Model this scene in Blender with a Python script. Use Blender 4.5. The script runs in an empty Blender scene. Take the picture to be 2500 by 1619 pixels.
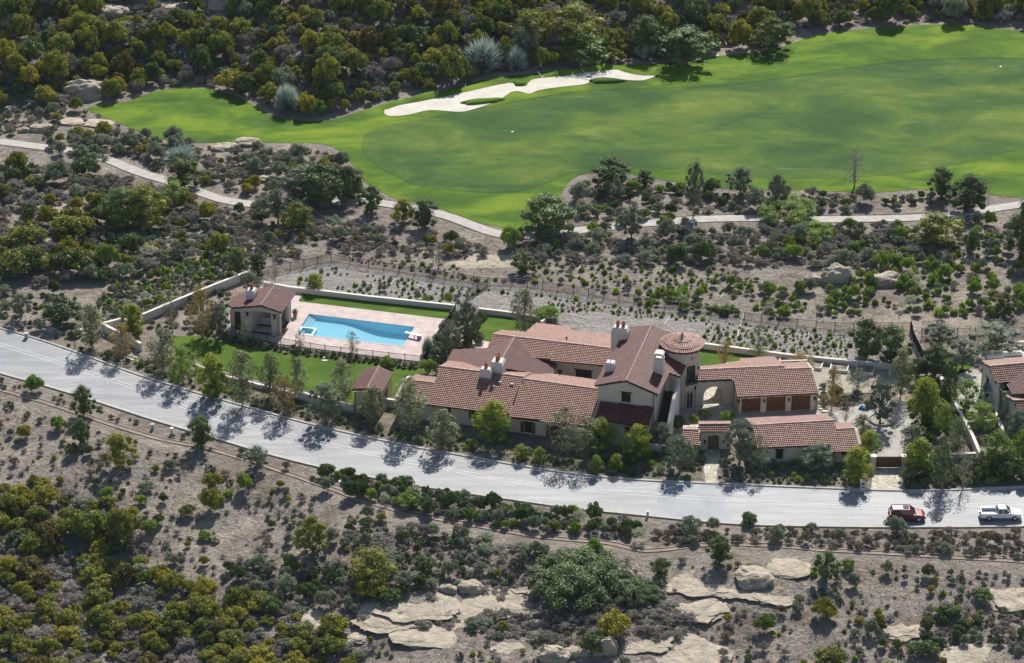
import bpy, math, random
import numpy as np
from mathutils import Vector, Matrix
from mathutils.geometry import tessellate_polygon
R = math.radians
scene = bpy.context.scene
col = scene.collection
rnd = random.Random(7)

# ---------------------------------------------------------------- camera, sky, sun, exposure
F, CX, CY = 7089.0, 1250.0, 809.5
PITCH = R(27.0); CZ = 185.0
CAM = Vector((0, -CZ / math.tan(PITCH), CZ))
FW = Vector((0, math.cos(PITCH), -math.sin(PITCH))); UP = Vector((0, math.sin(PITCH), math.cos(PITCH))); RT = Vector((1, 0, 0))
cd = bpy.data.cameras.new('camera'); cam = bpy.data.objects.new('camera', cd); col.objects.link(cam)
cam.location = CAM; cam.rotation_euler = (math.pi / 2 - PITCH, 0, 0)
cd.sensor_width = 36.0; cd.lens = 36.0 * F / 2500.0; cd.clip_start = 1; cd.clip_end = 4000
scene.camera = cam
SUN_EL, SUN_AZ = R(40), R(13)          # sun stands behind the scene, a little to the right (azimuth clockwise from +Y)
w = bpy.data.worlds.new('World'); scene.world = w; w.use_nodes = True
nt = w.node_tree; bg = nt.nodes['Background']
sky = nt.nodes.new('ShaderNodeTexSky'); sky.sky_type = 'NISHITA'; sky.sun_disc = False
sky.sun_elevation = SUN_EL; sky.sun_rotation = SUN_AZ; sky.altitude = 100; sky.air_density = 1.0; sky.dust_density = 0.8
nt.links.new(sky.outputs[0], bg.inputs[0]); bg.inputs[1].default_value = 0.09
sl = bpy.data.lights.new('sun', 'SUN'); sl.energy = 5.0; sl.angle = R(0.5); sl.color = (1.0, 0.965, 0.915)
so = bpy.data.objects.new('sun', sl); col.objects.link(so)
sd = Vector((math.sin(SUN_AZ) * math.cos(SUN_EL), math.cos(SUN_AZ) * math.cos(SUN_EL), math.sin(SUN_EL)))
so.rotation_euler = sd.to_track_quat('Z', 'Y').to_euler(); so.location = (60, 200, 150)
scene.view_settings.view_transform = 'Standard'; scene.view_settings.look = 'None'
scene.view_settings.exposure = 0.36; scene.view_settings.gamma = 1.0
scene.render.engine = 'CYCLES'
scene.cycles.max_bounces = 6; scene.cycles.transparent_max_bounces = 8

# ---------------------------------------------------------------- photo point -> place in the world
def ray(px, py): return FW + RT * ((px - CX) / F) + UP * ((CY - py) / F)
def W(px, py, z=0.0):
    d = ray(px, py); t = (z - CZ) / d.z
    return CAM + d * t
def on_plane(px, py, P, N):
    d = ray(px, py); t = (P - CAM).dot(N) / d.dot(N)
    return CAM + d * t
def pw(pts, z=0.0): return [W(x, y, z) for x, y in pts]
def interp(xs, ys, x): return float(np.interp(x, xs, ys))
_yb = pw([(-700, 330), (-60, 305), (120, 262), (215, 246), (300, 228), (368, 212), (473, 204), (560, 216), (640, 250), (700, 284), (800, 287), (861, 268), (940, 247), (1050, 222), (1182, 186), (1250, 176), (1397, 163), (1513, 151), (1670, 143), (1754, 128), (1880, 114), (1985, 80), (2090, 64), (2222, 54), (2353, 52), (2500, 66), (3200, 90)])
_yc = pw([(-700, 700), (-60, 938), (0, 957), (120, 1003), (300, 1062), (500, 1108), (700, 1168), (900, 1238), (1100, 1290), (1300, 1322), (1480, 1347), (1600, 1357), (1760, 1350), (2000, 1360), (2250, 1372), (2500, 1388), (3200, 1420)])
YBX, YBY = [p.x for p in _yb], [p.y for p in _yb]
YCX, YCY = [p.x for p in _yc], [p.y for p in _yc]
def und(x, y):
    return (math.sin(x * .11 + 1.3) * math.sin(y * .13 + .4) * .9 + math.sin(x * .27 + y * .11) * .45 + math.sin(x * .19 - y * .31 + 2) * .4 + math.sin(x * .61 + 1) * math.sin(y * .53) * .18)
def H(x, y):
    a = y - interp(YBX, YBY, x)
    if a > 0:
        s = min(1, a / 10.0); return 0.23 * a * s + und(x, y) * .9 * s
    b = interp(YCX, YCY, x) - y
    if b > 0:
        s = min(1, b / 9.0); return -0.09 * b * s + und(x, y) * .55 * s
    return 0.0
POOL = pw([(755, 768), (1012, 800), (984, 846), (723, 816)])
def inpoly(x, y, P):
    c = False; n = len(P); j = n - 1
    for i in range(n):
        a, b = P[i], P[j]
        if (a[1] > y) != (b[1] > y) and x < (b[0] - a[0]) * (y - a[1]) / (b[1] - a[1]) + a[0]: c = not c
        j = i
    return c
def G(px, py):
    """where the sight line through a photo point meets the ground"""
    z = 0.0
    for _ in range(14):
        p = W(px, py, z); h = H(p.x, p.y)
        if abs(h - z) < .01: break
        z += (h - z) * .6
    return Vector((p.x, p.y, H(p.x, p.y)))
def mpp(p):  # metres per photo pixel at p
    return (p - CAM).dot(FW) / F

# ---------------------------------------------------------------- materials
def lin(c): return tuple(c[:3]) + (1.0,)
def newmat(name):
    m = bpy.data.materials.new(name); m.use_nodes = True; n = m.node_tree
    return m, n, n.nodes['Principled BSDF']
def ramp(n, stops, fac):
    r = n.nodes.new('ShaderNodeValToRGB'); e = r.color_ramp.elements
    e[0].position, e[0].color = stops[0][0], lin(stops[0][1]); e[1].position, e[1].color = stops[-1][0], lin(stops[-1][1])
    for p, c in stops[1:-1]:
        k = e.new(p); k.color = lin(c)
    n.links.new(fac, r.inputs[0]); return r.outputs[0]
def noise(n, scale, detail=4, rough=.55, vec=None, dist=0):
    t = n.nodes.new('ShaderNodeTexNoise'); t.inputs['Scale'].default_value = scale; t.inputs['Detail'].default_value = detail
    t.inputs['Roughness'].default_value = rough; t.inputs['Distortion'].default_value = dist
    if vec is None: vec = geo(n)
    n.links.new(vec, t.inputs['Vector']); return t.outputs['Fac']
def geo(n):
    g = n.nodes.new('ShaderNodeNewGeometry'); return g.outputs['Position']
def mapping(n, scale, rot=(0, 0, 0), vec=None):
    m = n.nodes.new('ShaderNodeMapping'); m.inputs['Scale'].default_value = scale; m.inputs['Rotation'].default_value = rot
    n.links.new(vec or geo(n), m.inputs['Vector']); return m.outputs[0]
def mix(n, a, b, fac, mode='MIX'):
    m = n.nodes.new('ShaderNodeMix'); m.data_type = 'RGBA'; m.blend_type = mode
    for k, v in ((6, a), (7, b)):
        if isinstance(v, tuple): m.inputs[k].default_value = lin(v)
        else: n.links.new(v, m.inputs[k])
    if isinstance(fac, (int, float)): m.inputs[0].default_value = fac
    else: n.links.new(fac, m.inputs[0])
    return m.outputs[2]
def math_(n, op, a, b=None):
    m = n.nodes.new('ShaderNodeMath'); m.operation = op
    for k, v in enumerate((a, b)):
        if v is None: continue
        if isinstance(v, (int, float)): m.inputs[k].default_value = v
        else: n.links.new(v, m.inputs[k])
    return m.outputs[0]
def bump(n, bs, h, strength=.5, dist=.1):
    b = n.nodes.new('ShaderNodeBump'); b.inputs['Strength'].default_value = strength; b.inputs['Distance'].default_value = dist
    n.links.new(h, b.inputs['Height']); n.links.new(b.outputs[0], bs.inputs['Normal'])
def plain(name, c, rough=.8, var=.15, scale=1.5, metal=0, bmp=0, spec=None):
    m, n, b = newmat(name)
    f = noise(n, scale, 5)
    lo = tuple(x * (1 - var) for x in c); hi = tuple(min(1, x * (1 + var)) for x in c)
    n.links.new(ramp(n, [(.3, lo), (.7, hi)], f), b.inputs['Base Color'])
    b.inputs['Roughness'].default_value = rough; b.inputs['Metallic'].default_value = metal
    b.inputs['Specular IOR Level'].default_value = .25 if spec is None else spec
    if bmp: bump(n, b, noise(n, scale * 6, 4), .5, bmp)
    return m
def leafmat(name, cols, trans=.3, objvar=.12, rough=.6):
    m, n, b = newmat(name); out = n.nodes['Material Output']
    a = n.nodes.new('ShaderNodeAttribute'); a.attribute_name = 'tint'
    oi = n.nodes.new('ShaderNodeObjectInfo')
    s = math_(n, 'ADD', a.outputs['Fac'], math_(n, 'MULTIPLY', math_(n, 'SUBTRACT', oi.outputs['Random'], .5), objvar * 4))
    k = len(cols) - 1
    c = ramp(n, [(i / k, cols[i]) for i in range(k + 1)], s)
    n.links.new(c, b.inputs['Base Color']); b.inputs['Roughness'].default_value = .55; b.inputs['Specular IOR Level'].default_value = .32
    t = n.nodes.new('ShaderNodeBsdfTranslucent'); n.links.new(mix(n, c, (.9, 1, .35), .25, 'MULTIPLY'), t.inputs[0])
    ms = n.nodes.new('ShaderNodeMixShader'); ms.inputs[0].default_value = trans
    n.links.new(b.outputs[0], ms.inputs[1]); n.links.new(t.outputs[0], ms.inputs[2]); n.links.new(ms.outputs[0], out.inputs[0])
    return m
M = {}
def mk_ground(name, warm=1.0):
    m, n, b = newmat(name)
    big = noise(n, .03, 6, .62, dist=.8); mid = noise(n, .13, 8, .68, dist=.9); med = noise(n, .55, 7, .7, dist=.5); fine = noise(n, 2.6, 6, .75)
    if warm:
        c1 = ramp(n, [(.34, (0.183, 0.140, 0.107)), (.44, (0.287, 0.238, 0.195)), (.52, (0.360, 0.323, 0.287)), (.60, (0.470, 0.397, 0.311)), (.70, (0.659, 0.549, 0.409))], mid)
        c2 = ramp(n, [(.32, (0.165, 0.128, 0.098)), (.46, (0.305, 0.262, 0.220)), (.58, (0.403, 0.354, 0.299)), (.72, (0.573, 0.488, 0.378))], med)
        c = mix(n, c1, c2, .42)
        c = mix(n, c, (0.610, 0.500, 0.366), ramp(n, [(.56, (0, 0, 0)), (.68, (.55, .55, .55))], big))
    else:
        c1 = ramp(n, [(.34, (0.305, 0.275, 0.244)), (.50, (0.403, 0.378, 0.348)), (.64, (0.488, 0.451, 0.403))], mid)
        c2 = ramp(n, [(.34, (0.268, 0.232, 0.201)), (.50, (0.390, 0.366, 0.342)), (.68, (0.525, 0.488, 0.451))], med)
        c = mix(n, c1, c2, .5)
    c = mix(n, c, ramp(n, [(.35, (.55, .55, .55)), (.65, (1.25, 1.22, 1.18))], fine), .8, 'MULTIPLY')
    dk = noise(n, 1.1, 6, .75)
    c = mix(n, c, (.095, .072, .055), ramp(n, [(.57, (0, 0, 0)), (.68, (.7, .7, .7) if warm else (.6, .6, .6))], dk))
    pb = noise(n, 6.0, 2, .5); c = mix(n, c, (.60, .54, .46), ramp(n, [(.68, (0, 0, 0)), (.74, (.7, .7, .7))], pb))
    n.links.new(c, b.inputs['Base Color']); b.inputs['Roughness'].default_value = .95; b.inputs['Specular IOR Level'].default_value = .1
    bump(n, b, math_(n, 'ADD', math_(n, 'MULTIPLY', dk, 2.0), math_(n, 'ADD', fine, math_(n, 'MULTIPLY', med, 2.5))), .9, .30)
    return m
M['ground'] = mk_ground('dry_soil')
M['gravel'] = mk_ground('grey_gravel', 0)
def mk_grass(name, cols, sc=1.0, stripe=0, frost=0):
    m, n, b = newmat(name)
    v = mapping(n, (.055, .095, .1), (0, 0, R(10)))
    a = noise(n, 1.0 * sc, 6, .62, v, .5); f = noise(n, 5.0, 4, .7); mid = noise(n, .5, 5, .7, mapping(n, (.7, 1.3, 1), (0, 0, R(12))))
    s = math_(n, 'ADD', math_(n, 'MULTIPLY', a, .74), math_(n, 'ADD', math_(n, 'MULTIPLY', f, .10), math_(n, 'MULTIPLY', mid, .16)))
    c = ramp(n, cols, s)
    if frost:
        st = noise(n, 1, 6, .75, mapping(n, (.06, .55, 1), (0, 0, R(6))), 1.2)
        k = ramp(n, [(.60, (0, 0, 0)), (.74, (.35, .35, .35))], st)
        c = mix(n, c, (.36, .40, .30), k)
    n.links.new(c, b.inputs['Base Color']); b.inputs['Roughness'].default_value = .9; b.inputs['Specular IOR Level'].default_value = .1
    bump(n, b, f, .35, .05)
    return m
M['rough'] = mk_grass('rough_turf', [(.40, (.045, .092, .010)), (.48, (.072, .140, .012)), (.54, (.120, .195, .014)), (.62, (.19, .255, .02))])
M['fairway'] = mk_grass('fairway_turf', [(.40, (.038, .082, .020)), (.47, (.054, .108, .022)), (.525, (.078, .134, .022)), (.585, (.112, .165, .026)), (.66, (.18, .22, .04))], 1.0, frost=1)
M['lawn'] = mk_grass('lawn_turf', [(.34, (.045, .092, .010)), (.5, (.070, .128, .012)), (.64, (.105, .165, .016))], 4)
def mk_asphalt():
    m, n, b = newmat('worn_asphalt')
    a = noise(n, 1, 6, .7, mapping(n, (.07, .9, 1), (0, 0, R(-12)))); f = noise(n, 4, 5, .75); pch = noise(n, .08, 3)
    s = math_(n, 'ADD', math_(n, 'MULTIPLY', a, .55), math_(n, 'ADD', math_(n, 'MULTIPLY', f, .25), math_(n, 'MULTIPLY', pch, .2)))
    c = ramp(n, [(.40, (.180, .179, .180)), (.5, (.242, .241, .241)), (.58, (.308, .305, .302)), (.68, (.435, .43, .425))], s)
    v = n.nodes.new('ShaderNodeTexVoronoi'); v.feature = 'DISTANCE_TO_EDGE'; v.inputs['Scale'].default_value = .16; nn = n.nodes.new('ShaderNodeTexNoise'); nn.inputs['Scale'].default_value = .5; nn.inputs['Detail'].default_value = 6
    va = n.nodes.new('ShaderNodeVectorMath'); va.operation = 'SCALE'; va.inputs[3].default_value = 5; n.links.new(geo(n), nn.inputs['Vector']); n.links.new(nn.outputs['Color'], va.inputs[0])
    vb = n.nodes.new('ShaderNodeVectorMath'); n.links.new(geo(n), vb.inputs[0]); n.links.new(va.outputs[0], vb.inputs[1]); n.links.new(vb.outputs[0], v.inputs['Vector'])
    c = mix(n, (.13, .13, .135), c, ramp(n, [(.004, (.55, .55, .55)), (.012, (1, 1, 1))], v.outputs['Distance']))
    n.links.new(c, b.inputs['Base Color']); b.inputs['Roughness'].default_value = .62; b.inputs['Specular IOR Level'].default_value = .5
    bump(n, b, noise(n, 9, 4), .3, .02)
    return m
M['road'] = mk_asphalt()
M['paint'] = plain('road_paint', (.58, .58, .56), .7, .25, 2.0)
M['curb'] = plain('curb_concrete', (.45, .43, .39), .85, .15, 1.2)
M['path'] = plain('path_concrete', (.43, .40, .35), .85, .16, .8)
M['court'] = plain('court_concrete', (.40, .375, .33), .85, .14, .6)
M['granite'] = plain('gravel_granite', (.36, .32, .25), .95, .22, .7, bmp=.05)
M['mulch'] = plain('garden_mulch', (.20, .165, .13), .95, .35, 1.1, bmp=.15)
M['stucco'] = plain('cream_stucco', (.60, .515, .425), .9, .07, 1.2, bmp=.01)
M['stucco_w'] = plain('white_stucco', (.66, .60, .54), .9, .06, 1.2)
M['stucco_y'] = plain('ochre_stucco', (.62, .50, .33), .9, .08, 1.2)
M['cap'] = plain('wall_cap', (.72, .67, .58), .9, .08, 1.2)
M['wood'] = plain('brown_wood', (.16, .075, .035), .6, .3, 2.0)
M['dwood'] = plain('dark_wood', (.065, .035, .022), .6, .25, 2.0)
M['iron'] = plain('black_iron', (.02, .02, .022), .5, .1, 2.0)
M['pot'] = plain('terracotta_pot', (.36, .13, .07), .75, .15, 3.0)
M['white'] = plain('white_plastic', (.78, .78, .76), .45, .04, 3.0)
M['grey'] = plain('grey_metal', (.28, .29, .30), .5, .15, 3.0)
M['glass'] = plain('window_glass', (.02, .025, .03), .08, .1, 1.0, spec=.8)
M['sand'] = plain('bunker_sand', (.60, .555, .465), .95, .10, .5, bmp=.04)
M['lip'] = M['rough']
M['cloth'] = plain('white_cloth', (.70, .66, .60), .9, .08, 3.0)
M['blue'] = plain('blue_tarp', (.03, .17, .55), .4, .15, 3.0)
M['trunk'] = plain('bark', (.20, .165, .13), .9, .25, 4.0)
M['ptrunk'] = plain('pale_bark', (.38, .34, .28), .9, .2, 4.0)
def mk_rock():
    m, n, b = newmat('sandstone')
    a = noise(n, .5, 8, .7, dist=.5); st = noise(n, 1, 6, .7, mapping(n, (.5, .5, 3.5), (.2, .1, 0)), .8)
    c = mix(n, ramp(n, [(.30, (.26, .215, .165)), (.46, (.44, .375, .285)), (.66, (.62, .53, .40))], a), ramp(n, [(.35, (.30, .25, .19)), (.62, (.58, .50, .38))], st), .5)
    n.links.new(c, b.inputs['Base Color']); b.inputs['Roughness'].default_value = .95; b.inputs['Specular IOR Level'].default_value = .1
    bump(n, b, math_(n, 'ADD', a, st), 1.0, .35); return m
M['rock'] = mk_rock()
def mk_tile(name, stops):
    m, n, b = newmat(name)
    a = n.nodes.new('ShaderNodeAttribute'); a.attribute_name = 'tint'
    c = ramp(n, stops, a.outputs['Fac'])
    d = noise(n, .6, 5)
    c = mix(n, c, (.36, .24, .19), ramp(n, [(.55, (0, 0, 0)), (.8, (.3, .3, .3))], d))
    n.links.new(c, b.inputs['Base Color']); b.inputs['Roughness'].default_value = .6; b.inputs['Specular IOR Level'].default_value = .35
    return m
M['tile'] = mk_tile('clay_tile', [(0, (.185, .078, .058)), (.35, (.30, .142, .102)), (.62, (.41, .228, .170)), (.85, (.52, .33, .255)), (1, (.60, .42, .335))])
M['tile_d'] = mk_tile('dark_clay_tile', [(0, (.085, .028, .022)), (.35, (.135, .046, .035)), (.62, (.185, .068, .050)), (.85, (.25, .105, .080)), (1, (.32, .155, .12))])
M['pan'] = plain('clay_pan', (.085, .04, .032), .8, .2, 2.0)  # kept dark: shade in the gaps between tiles is painted into it
M['mortar'] = plain('mortar', (.62, .50, .42), .9, .1, 3.0)
def mk_paver(name, c0, c1, c2, ang, sx, sy):
    m, n, b = newmat(name)
    br = n.nodes.new('ShaderNodeTexBrick'); n.links.new(mapping(n, (1, 1, 1), (0, 0, ang)), br.inputs['Vector'])
    br.inputs['Scale'].default_value = 1; br.inputs['Brick Width'].default_value = sx; br.inputs['Row Height'].default_value = sy
    br.inputs['Mortar Size'].default_value = .018; br.offset = 0.5 if sx != sy else 0
    br.inputs['Color1'].default_value = lin(c0); br.inputs['Color2'].default_value = lin(c1); br.inputs['Mortar'].default_value = lin(c2)
    v = noise(n, .7, 5)
    c = mix(n, br.outputs['Color'], ramp(n, [(.3, (.75, .75, .75)), (.7, (1, 1, 1))], v), 1.0, 'MULTIPLY')
    n.links.new(c, b.inputs['Base Color']); b.inputs['Roughness'].default_value = .85; return m
M['paver'] = mk_paver('deck_pavers', (.60, .47, .42), (.67, .57, .51), (.38, .28, .24), R(30), .42, .42)
def mk_flag():
    m, n, b = newmat('flagstone')
    v = n.nodes.new('ShaderNodeTexVoronoi'); v.feature = 'DISTANCE_TO_EDGE'; v.inputs['Scale'].default_value = 1.5; n.links.new(geo(n), v.inputs['Vector'])
    v2 = n.nodes.new('ShaderNodeTexVoronoi'); v2.inputs['Scale'].default_value = 1.5; n.links.new(geo(n), v2.inputs['Vector'])
    sp = n.nodes.new('ShaderNodeSeparateColor'); n.links.new(v2.outputs['Color'], sp.inputs[0])
    c = ramp(n, [(0, (.42, .37, .27)), (.5, (.52, .47, .36)), (1, (.60, .56, .47))], sp.outputs[0])
    c = mix(n, (.27, .24, .17), c, math_(n, 'GREATER_THAN', v.outputs['Distance'], .045))
    n.links.new(c, b.inputs['Base Color']); b.inputs['Roughness'].default_value = .85; return m
M['flag'] = mk_flag()
M['basin'] = plain('pool_plaster', (.50, .88, .985), .7, .02, .8)
M['step'] = plain('pool_step', (.58, .82, .87), .7, .02, .8)
def mk_water():
    m, n, b = newmat('pool_water'); out = n.nodes['Material Output']; n.nodes.remove(b)
    t = n.nodes.new('ShaderNodeBsdfTransparent'); t.inputs[0].default_value = (.87, .99, 1.0, 1)
    g = n.nodes.new('ShaderNodeBsdfGlossy'); g.inputs['Roughness'].default_value = .03
    fr = n.nodes.new('ShaderNodeFresnel'); fr.inputs[0].default_value = 1.33
    bp = n.nodes.new('ShaderNodeBump'); bp.inputs['Strength'].default_value = .12; bp.inputs['Distance'].default_value = .05
    n.links.new(noise(n, 2.5, 3), bp.inputs['Height']); n.links.new(bp.outputs[0], g.inputs['Normal'])
    ms = n.nodes.new('ShaderNodeMixShader'); n.links.new(math_(n, 'MULTIPLY', fr.outputs[0], .6), ms.inputs[0]); n.links.new(t.outputs[0], ms.inputs[1]); n.links.new(g.outputs[0], ms.inputs[2])
    n.links.new(ms.outputs[0], out.inputs[0]); return m
M['water'] = mk_water()
M['redcar'] = plain('red_car_paint', (.20, .008, .014), .22, .03, 1.0, spec=.6)
M['whitecar'] = plain('white_car_paint', (.78, .79, .80), .25, .03, 1.0, spec=.6)
M['tyre'] = plain('tyre_rubber', (.02, .02, .02), .8, .1, 3.0)
M['chrome'] = plain('wheel_alloy', (.55, .56, .58), .3, .05, 3.0, metal=.8)
M['redlamp'] = plain('red_lamp', (.35, .01, .01), .2, .05, 3.0)
M['lamp'] = plain('lamp_glass', (.75, .75, .72), .15, .05, 3.0)
# foliage
L = {}
L['sumac'] = leafmat('olive_green_leaves', [(0.075, 0.101, 0.025), (0.159, 0.19, 0.032), (0.267, 0.281, 0.036), (0.426, 0.362, 0.045)], 0.28, .16)
L['gold'] = leafmat('golden_green_leaves', [(0.099, 0.119, 0.022), (0.23, 0.237, 0.029), (0.394, 0.365, 0.037), (0.492, 0.365, 0.054)], 0.28, .14)
L['rust'] = leafmat('rusty_leaves', [(0.075, 0.071, 0.022), (0.15, 0.127, 0.027), (0.221, 0.165, 0.031)], 0.25, .14)
L['oak'] = leafmat('dark_green_leaves', [(0.057, 0.092, 0.032), (0.109, 0.162, 0.045), (0.183, 0.242, 0.069)], 0.25, .14)
L['green'] = leafmat('fresh_green_leaves', [(0.117, 0.18, 0.031), (0.222, 0.317, 0.047), (0.366, 0.466, 0.075)], 0.31, .14)
L['sage'] = leafmat('grey_sage_leaves', [(0.164, 0.151, 0.131), (0.26, 0.235, 0.203), (0.367, 0.319, 0.271)], 0.18, .14)
L['brown'] = leafmat('dry_brown_leaves', [(0.135, 0.112, 0.085), (0.225, 0.187, 0.135), (0.33, 0.275, 0.20)], 0.18, .14)
L['greysage'] = leafmat('grey_green_leaves', [(0.152, 0.178, 0.11), (0.249, 0.275, 0.178), (0.375, 0.392, 0.268)], 0.22, .12)
L['silver'] = leafmat('silver_leaves', [(0.242, 0.301, 0.266), (0.411, 0.47, 0.435), (0.58, 0.628, 0.58)], 0.22, .05)
L['olive'] = leafmat('olive_tree_leaves', [(0.098, 0.122, 0.078), (0.171, 0.204, 0.13), (0.277, 0.31, 0.212)], 0.22, .08)
L['camphor'] = leafmat('yellow_green_leaves', [(0.071, 0.122, 0.017), (0.172, 0.23, 0.023), (0.345, 0.389, 0.029), (0.517, 0.517, 0.043)], 0.33, .06)
L['syc'] = leafmat('sycamore_leaves', [(0.055, 0.075, 0.03), (0.12, 0.145, 0.058), (0.28, 0.3, 0.13), (0.7, 0.7, 0.48)], 0.28, .08)  # palest stop paints white leaf sparkle into the colour
L['sycr'] = leafmat('autumn_sycamore_leaves', [(0.142, 0.106, 0.043), (0.27, 0.198, 0.064), (0.425, 0.312, 0.085), (0.482, 0.255, 0.071)], 0.31, .08)
L['cactus'] = leafmat('cactus_pads', [(0.076, 0.098, 0.054), (0.126, 0.154, 0.084), (0.185, 0.21, 0.118)], 0.00, .08)
L['agave'] = leafmat('agave_leaves', [(0.068, 0.137, 0.068), (0.123, 0.218, 0.123), (0.191, 0.3, 0.164)], 0.15, .04)
L['flower'] = leafmat('pale_flower_heads', [(0.378, 0.378, 0.252), (0.529, 0.529, 0.378), (0.693, 0.68, 0.529)], 0.22, .04)

# ---------------------------------------------------------------- mesh helpers
class MB:
    def __init__(s): s.v = []; s.f = []; s.t = []; s.m = []
    def add(s, vs, fs, t=.5, mi=0):
        o = len(s.v); s.v += [tuple(v) for v in vs]
        for f in fs: s.f.append([o + i for i in f]); s.t.append(t); s.m.append(mi)
        return s
    def box(s, c, d, rz=0, t=.5, mi=0):
        x, y, z = d[0] / 2, d[1] / 2, d[2] / 2; ca, sa = math.cos(rz), math.sin(rz); vs = []
        for dz in (-z, z):
            for dx, dy in ((-x, -y), (x, -y), (x, y), (-x, y)): vs.append((c[0] + dx * ca - dy * sa, c[1] + dx * sa + dy * ca, c[2] + dz))
        return s.add(vs, [(0, 3, 2, 1), (4, 5, 6, 7), (0, 1, 5, 4), (1, 2, 6, 5), (2, 3, 7, 6), (3, 0, 4, 7)], t, mi)
    def beam(s, a, b, wd, ht, t=.5, mi=0):
        a, b = Vector(a), Vector(b); d = (b - a).normalized()
        side = d.cross(Vector((0, 0, 1)))
        if side.length < 1e-4: side = Vector((1, 0, 0))
        side.normalize(); u = side.cross(d).normalized(); vs = []
        for p in (a, b):
            for i, j in ((-1, -1), (1, -1), (1, 1), (-1, 1)): vs.append(p + side * (i * wd / 2) + u * (j * ht / 2))
        return s.add(vs, [(0, 1, 2, 3), (7, 6, 5, 4), (0, 4, 5, 1), (1, 5, 6, 2), (2, 6, 7, 3), (3, 7, 4, 0)], t, mi)
    def tube(s, pts, rs, n=6, t=.5, mi=0, cap=True):
        base = len(s.v); pts = [Vector(p) for p in pts]
        for i, p in enumerate(pts):
            d = (pts[min(i + 1, len(pts) - 1)] - pts[max(i - 1, 0)]).normalized()
            a = d.orthogonal().normalized() if abs(d.z) < .99 else Vector((1, 0, 0)); a = (a - d * a.dot(d)).normalized(); b = d.cross(a)
            for k in range(n):
                an = 2 * math.pi * k / n; s.v.append(tuple(p + (a * math.cos(an) + b * math.sin(an)) * rs[i]))
        for i in range(len(pts) - 1):
            for k in range(n):
                k2 = (k + 1) % n
                s.f.append([base + i * n + k, base + i * n + k2, base + (i + 1) * n + k2, base + (i + 1) * n + k]); s.t.append(t); s.m.append(mi)
        if cap:
            s.f.append([base + k for k in range(n)][::-1]); s.t.append(t); s.m.append(mi)
            s.f.append([base + (len(pts) - 1) * n + k for k in range(n)]); s.t.append(t); s.m.append(mi)
        return s
    def lathe(s, c, prof, n=24, t=.5, mi=0):
        base = len(s.v)
        for r, z in prof:
            for k in range(n):
                a = 2 * math.pi * k / n; s.v.append((c[0] + r * math.cos(a), c[1] + r * math.sin(a), c[2] + z))
        for i in range(len(prof) - 1):
            for k in range(n):
                k2 = (k + 1) % n
                s.f.append([base + i * n + k, base + i * n + k2, base + (i + 1) * n + k2, base + (i + 1) * n + k]); s.t.append(t); s.m.append(mi)
        return s
    def prism(s, poly, z0, z1, t=.5, mi=0):
        n = len(poly); vs = [(p[0], p[1], z0) for p in poly] + [(p[0], p[1], z1) for p in poly]
        tri = tessellate_polygon([[Vector((p[0], p[1], 0)) for p in poly]])
        fs = [tuple(n + i for i in q) for q in tri] + [tuple(reversed(q)) for q in tri]
        fs += [(i, (i + 1) % n, n + (i + 1) % n, n + i) for i in range(n)]
        return s.add(vs, fs, t, mi)
    def build(s, name, mat, parent=None, smooth=False, loc=None):
        me = bpy.data.meshes.new(name)
        me.from_pydata(s.v, [], s.f); me.validate(clean_customdata=False)
        for q in (mat if isinstance(mat, (list, tuple)) else [mat]): me.materials.append(q)
        if len(me.polygons) == len(s.t):
            at = me.attributes.new('tint', 'FLOAT', 'FACE'); at.data.foreach_set('value', s.t)
            me.polygons.foreach_set('material_index', s.m)
        if smooth: me.polygons.foreach_set('use_smooth', [True] * len(me.polygons))
        me.update()
        o = bpy.data.objects.new(name, me); col.objects.link(o)
        if loc is not None:
            o.location = loc
        if parent is not None:
            o.parent = parent
            if loc is None: o.matrix_parent_inverse = Matrix.Translation(-WL(parent))
        return o
_wl = {}
def WL(o): return _wl.get(o.name, Vector((0, 0, 0)))
def fixup(mb):
    import bmesh
def tag(o, label, cat, group=None):
    o['label'] = label; o['category'] = cat
    if group: o['group'] = group
    return o
def thing(name, loc, label, cat, group=None, rz=0):
    o = bpy.data.objects.new(name, None); col.objects.link(o); o.location = loc; o.rotation_euler = (0, 0, rz); o.empty_display_size = .5
    tag(o, label, cat, group); _wl[o.name] = Vector(loc); return o
def lthing(name, loc, label, cat, group=None, rz=0):
    o = thing(name, loc, label, cat, group, rz); _wl[o.name] = Vector((0, 0, 0)); return o   # children given in local coordinates
def struct(o, kind='structure'): o['kind'] = kind; return o
def mesh_thing(mb, name, mat, base, label, cat, group=None, smooth=False):
    """a thing that is one mesh, given in world coordinates, origin moved to its base"""
    b = Vector(base); mb.v = [(v[0] - b.x, v[1] - b.y, v[2] - b.z) for v in mb.v]
    o = mb.build(name, mat, smooth=smooth); o.location = b; return tag(o, label, cat, group)
def sheet(name, poly, z, mat, kind='structure', thick=0.0):
    mb = MB(); n = len(poly); vs = [(p[0], p[1], z) for p in poly]
    tri = tessellate_polygon([[Vector((p[0], p[1], 0)) for p in poly]])
    fs = []
    for q in tri:
        a, b, c = [Vector(vs[i]) for i in q]
        fs.append(tuple(q) if (b - a).cross(c - a).z > 0 else tuple(reversed(q)))
    mb.add(vs, fs)
    if thick: mb.add([(p[0], p[1], z) for p in poly] + [(p[0], p[1], z - thick) for p in poly], [(i, (i + 1) % n, n + (i + 1) % n, n + i) for i in range(n)])
    return struct(mb.build(name, mat), kind)
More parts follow.
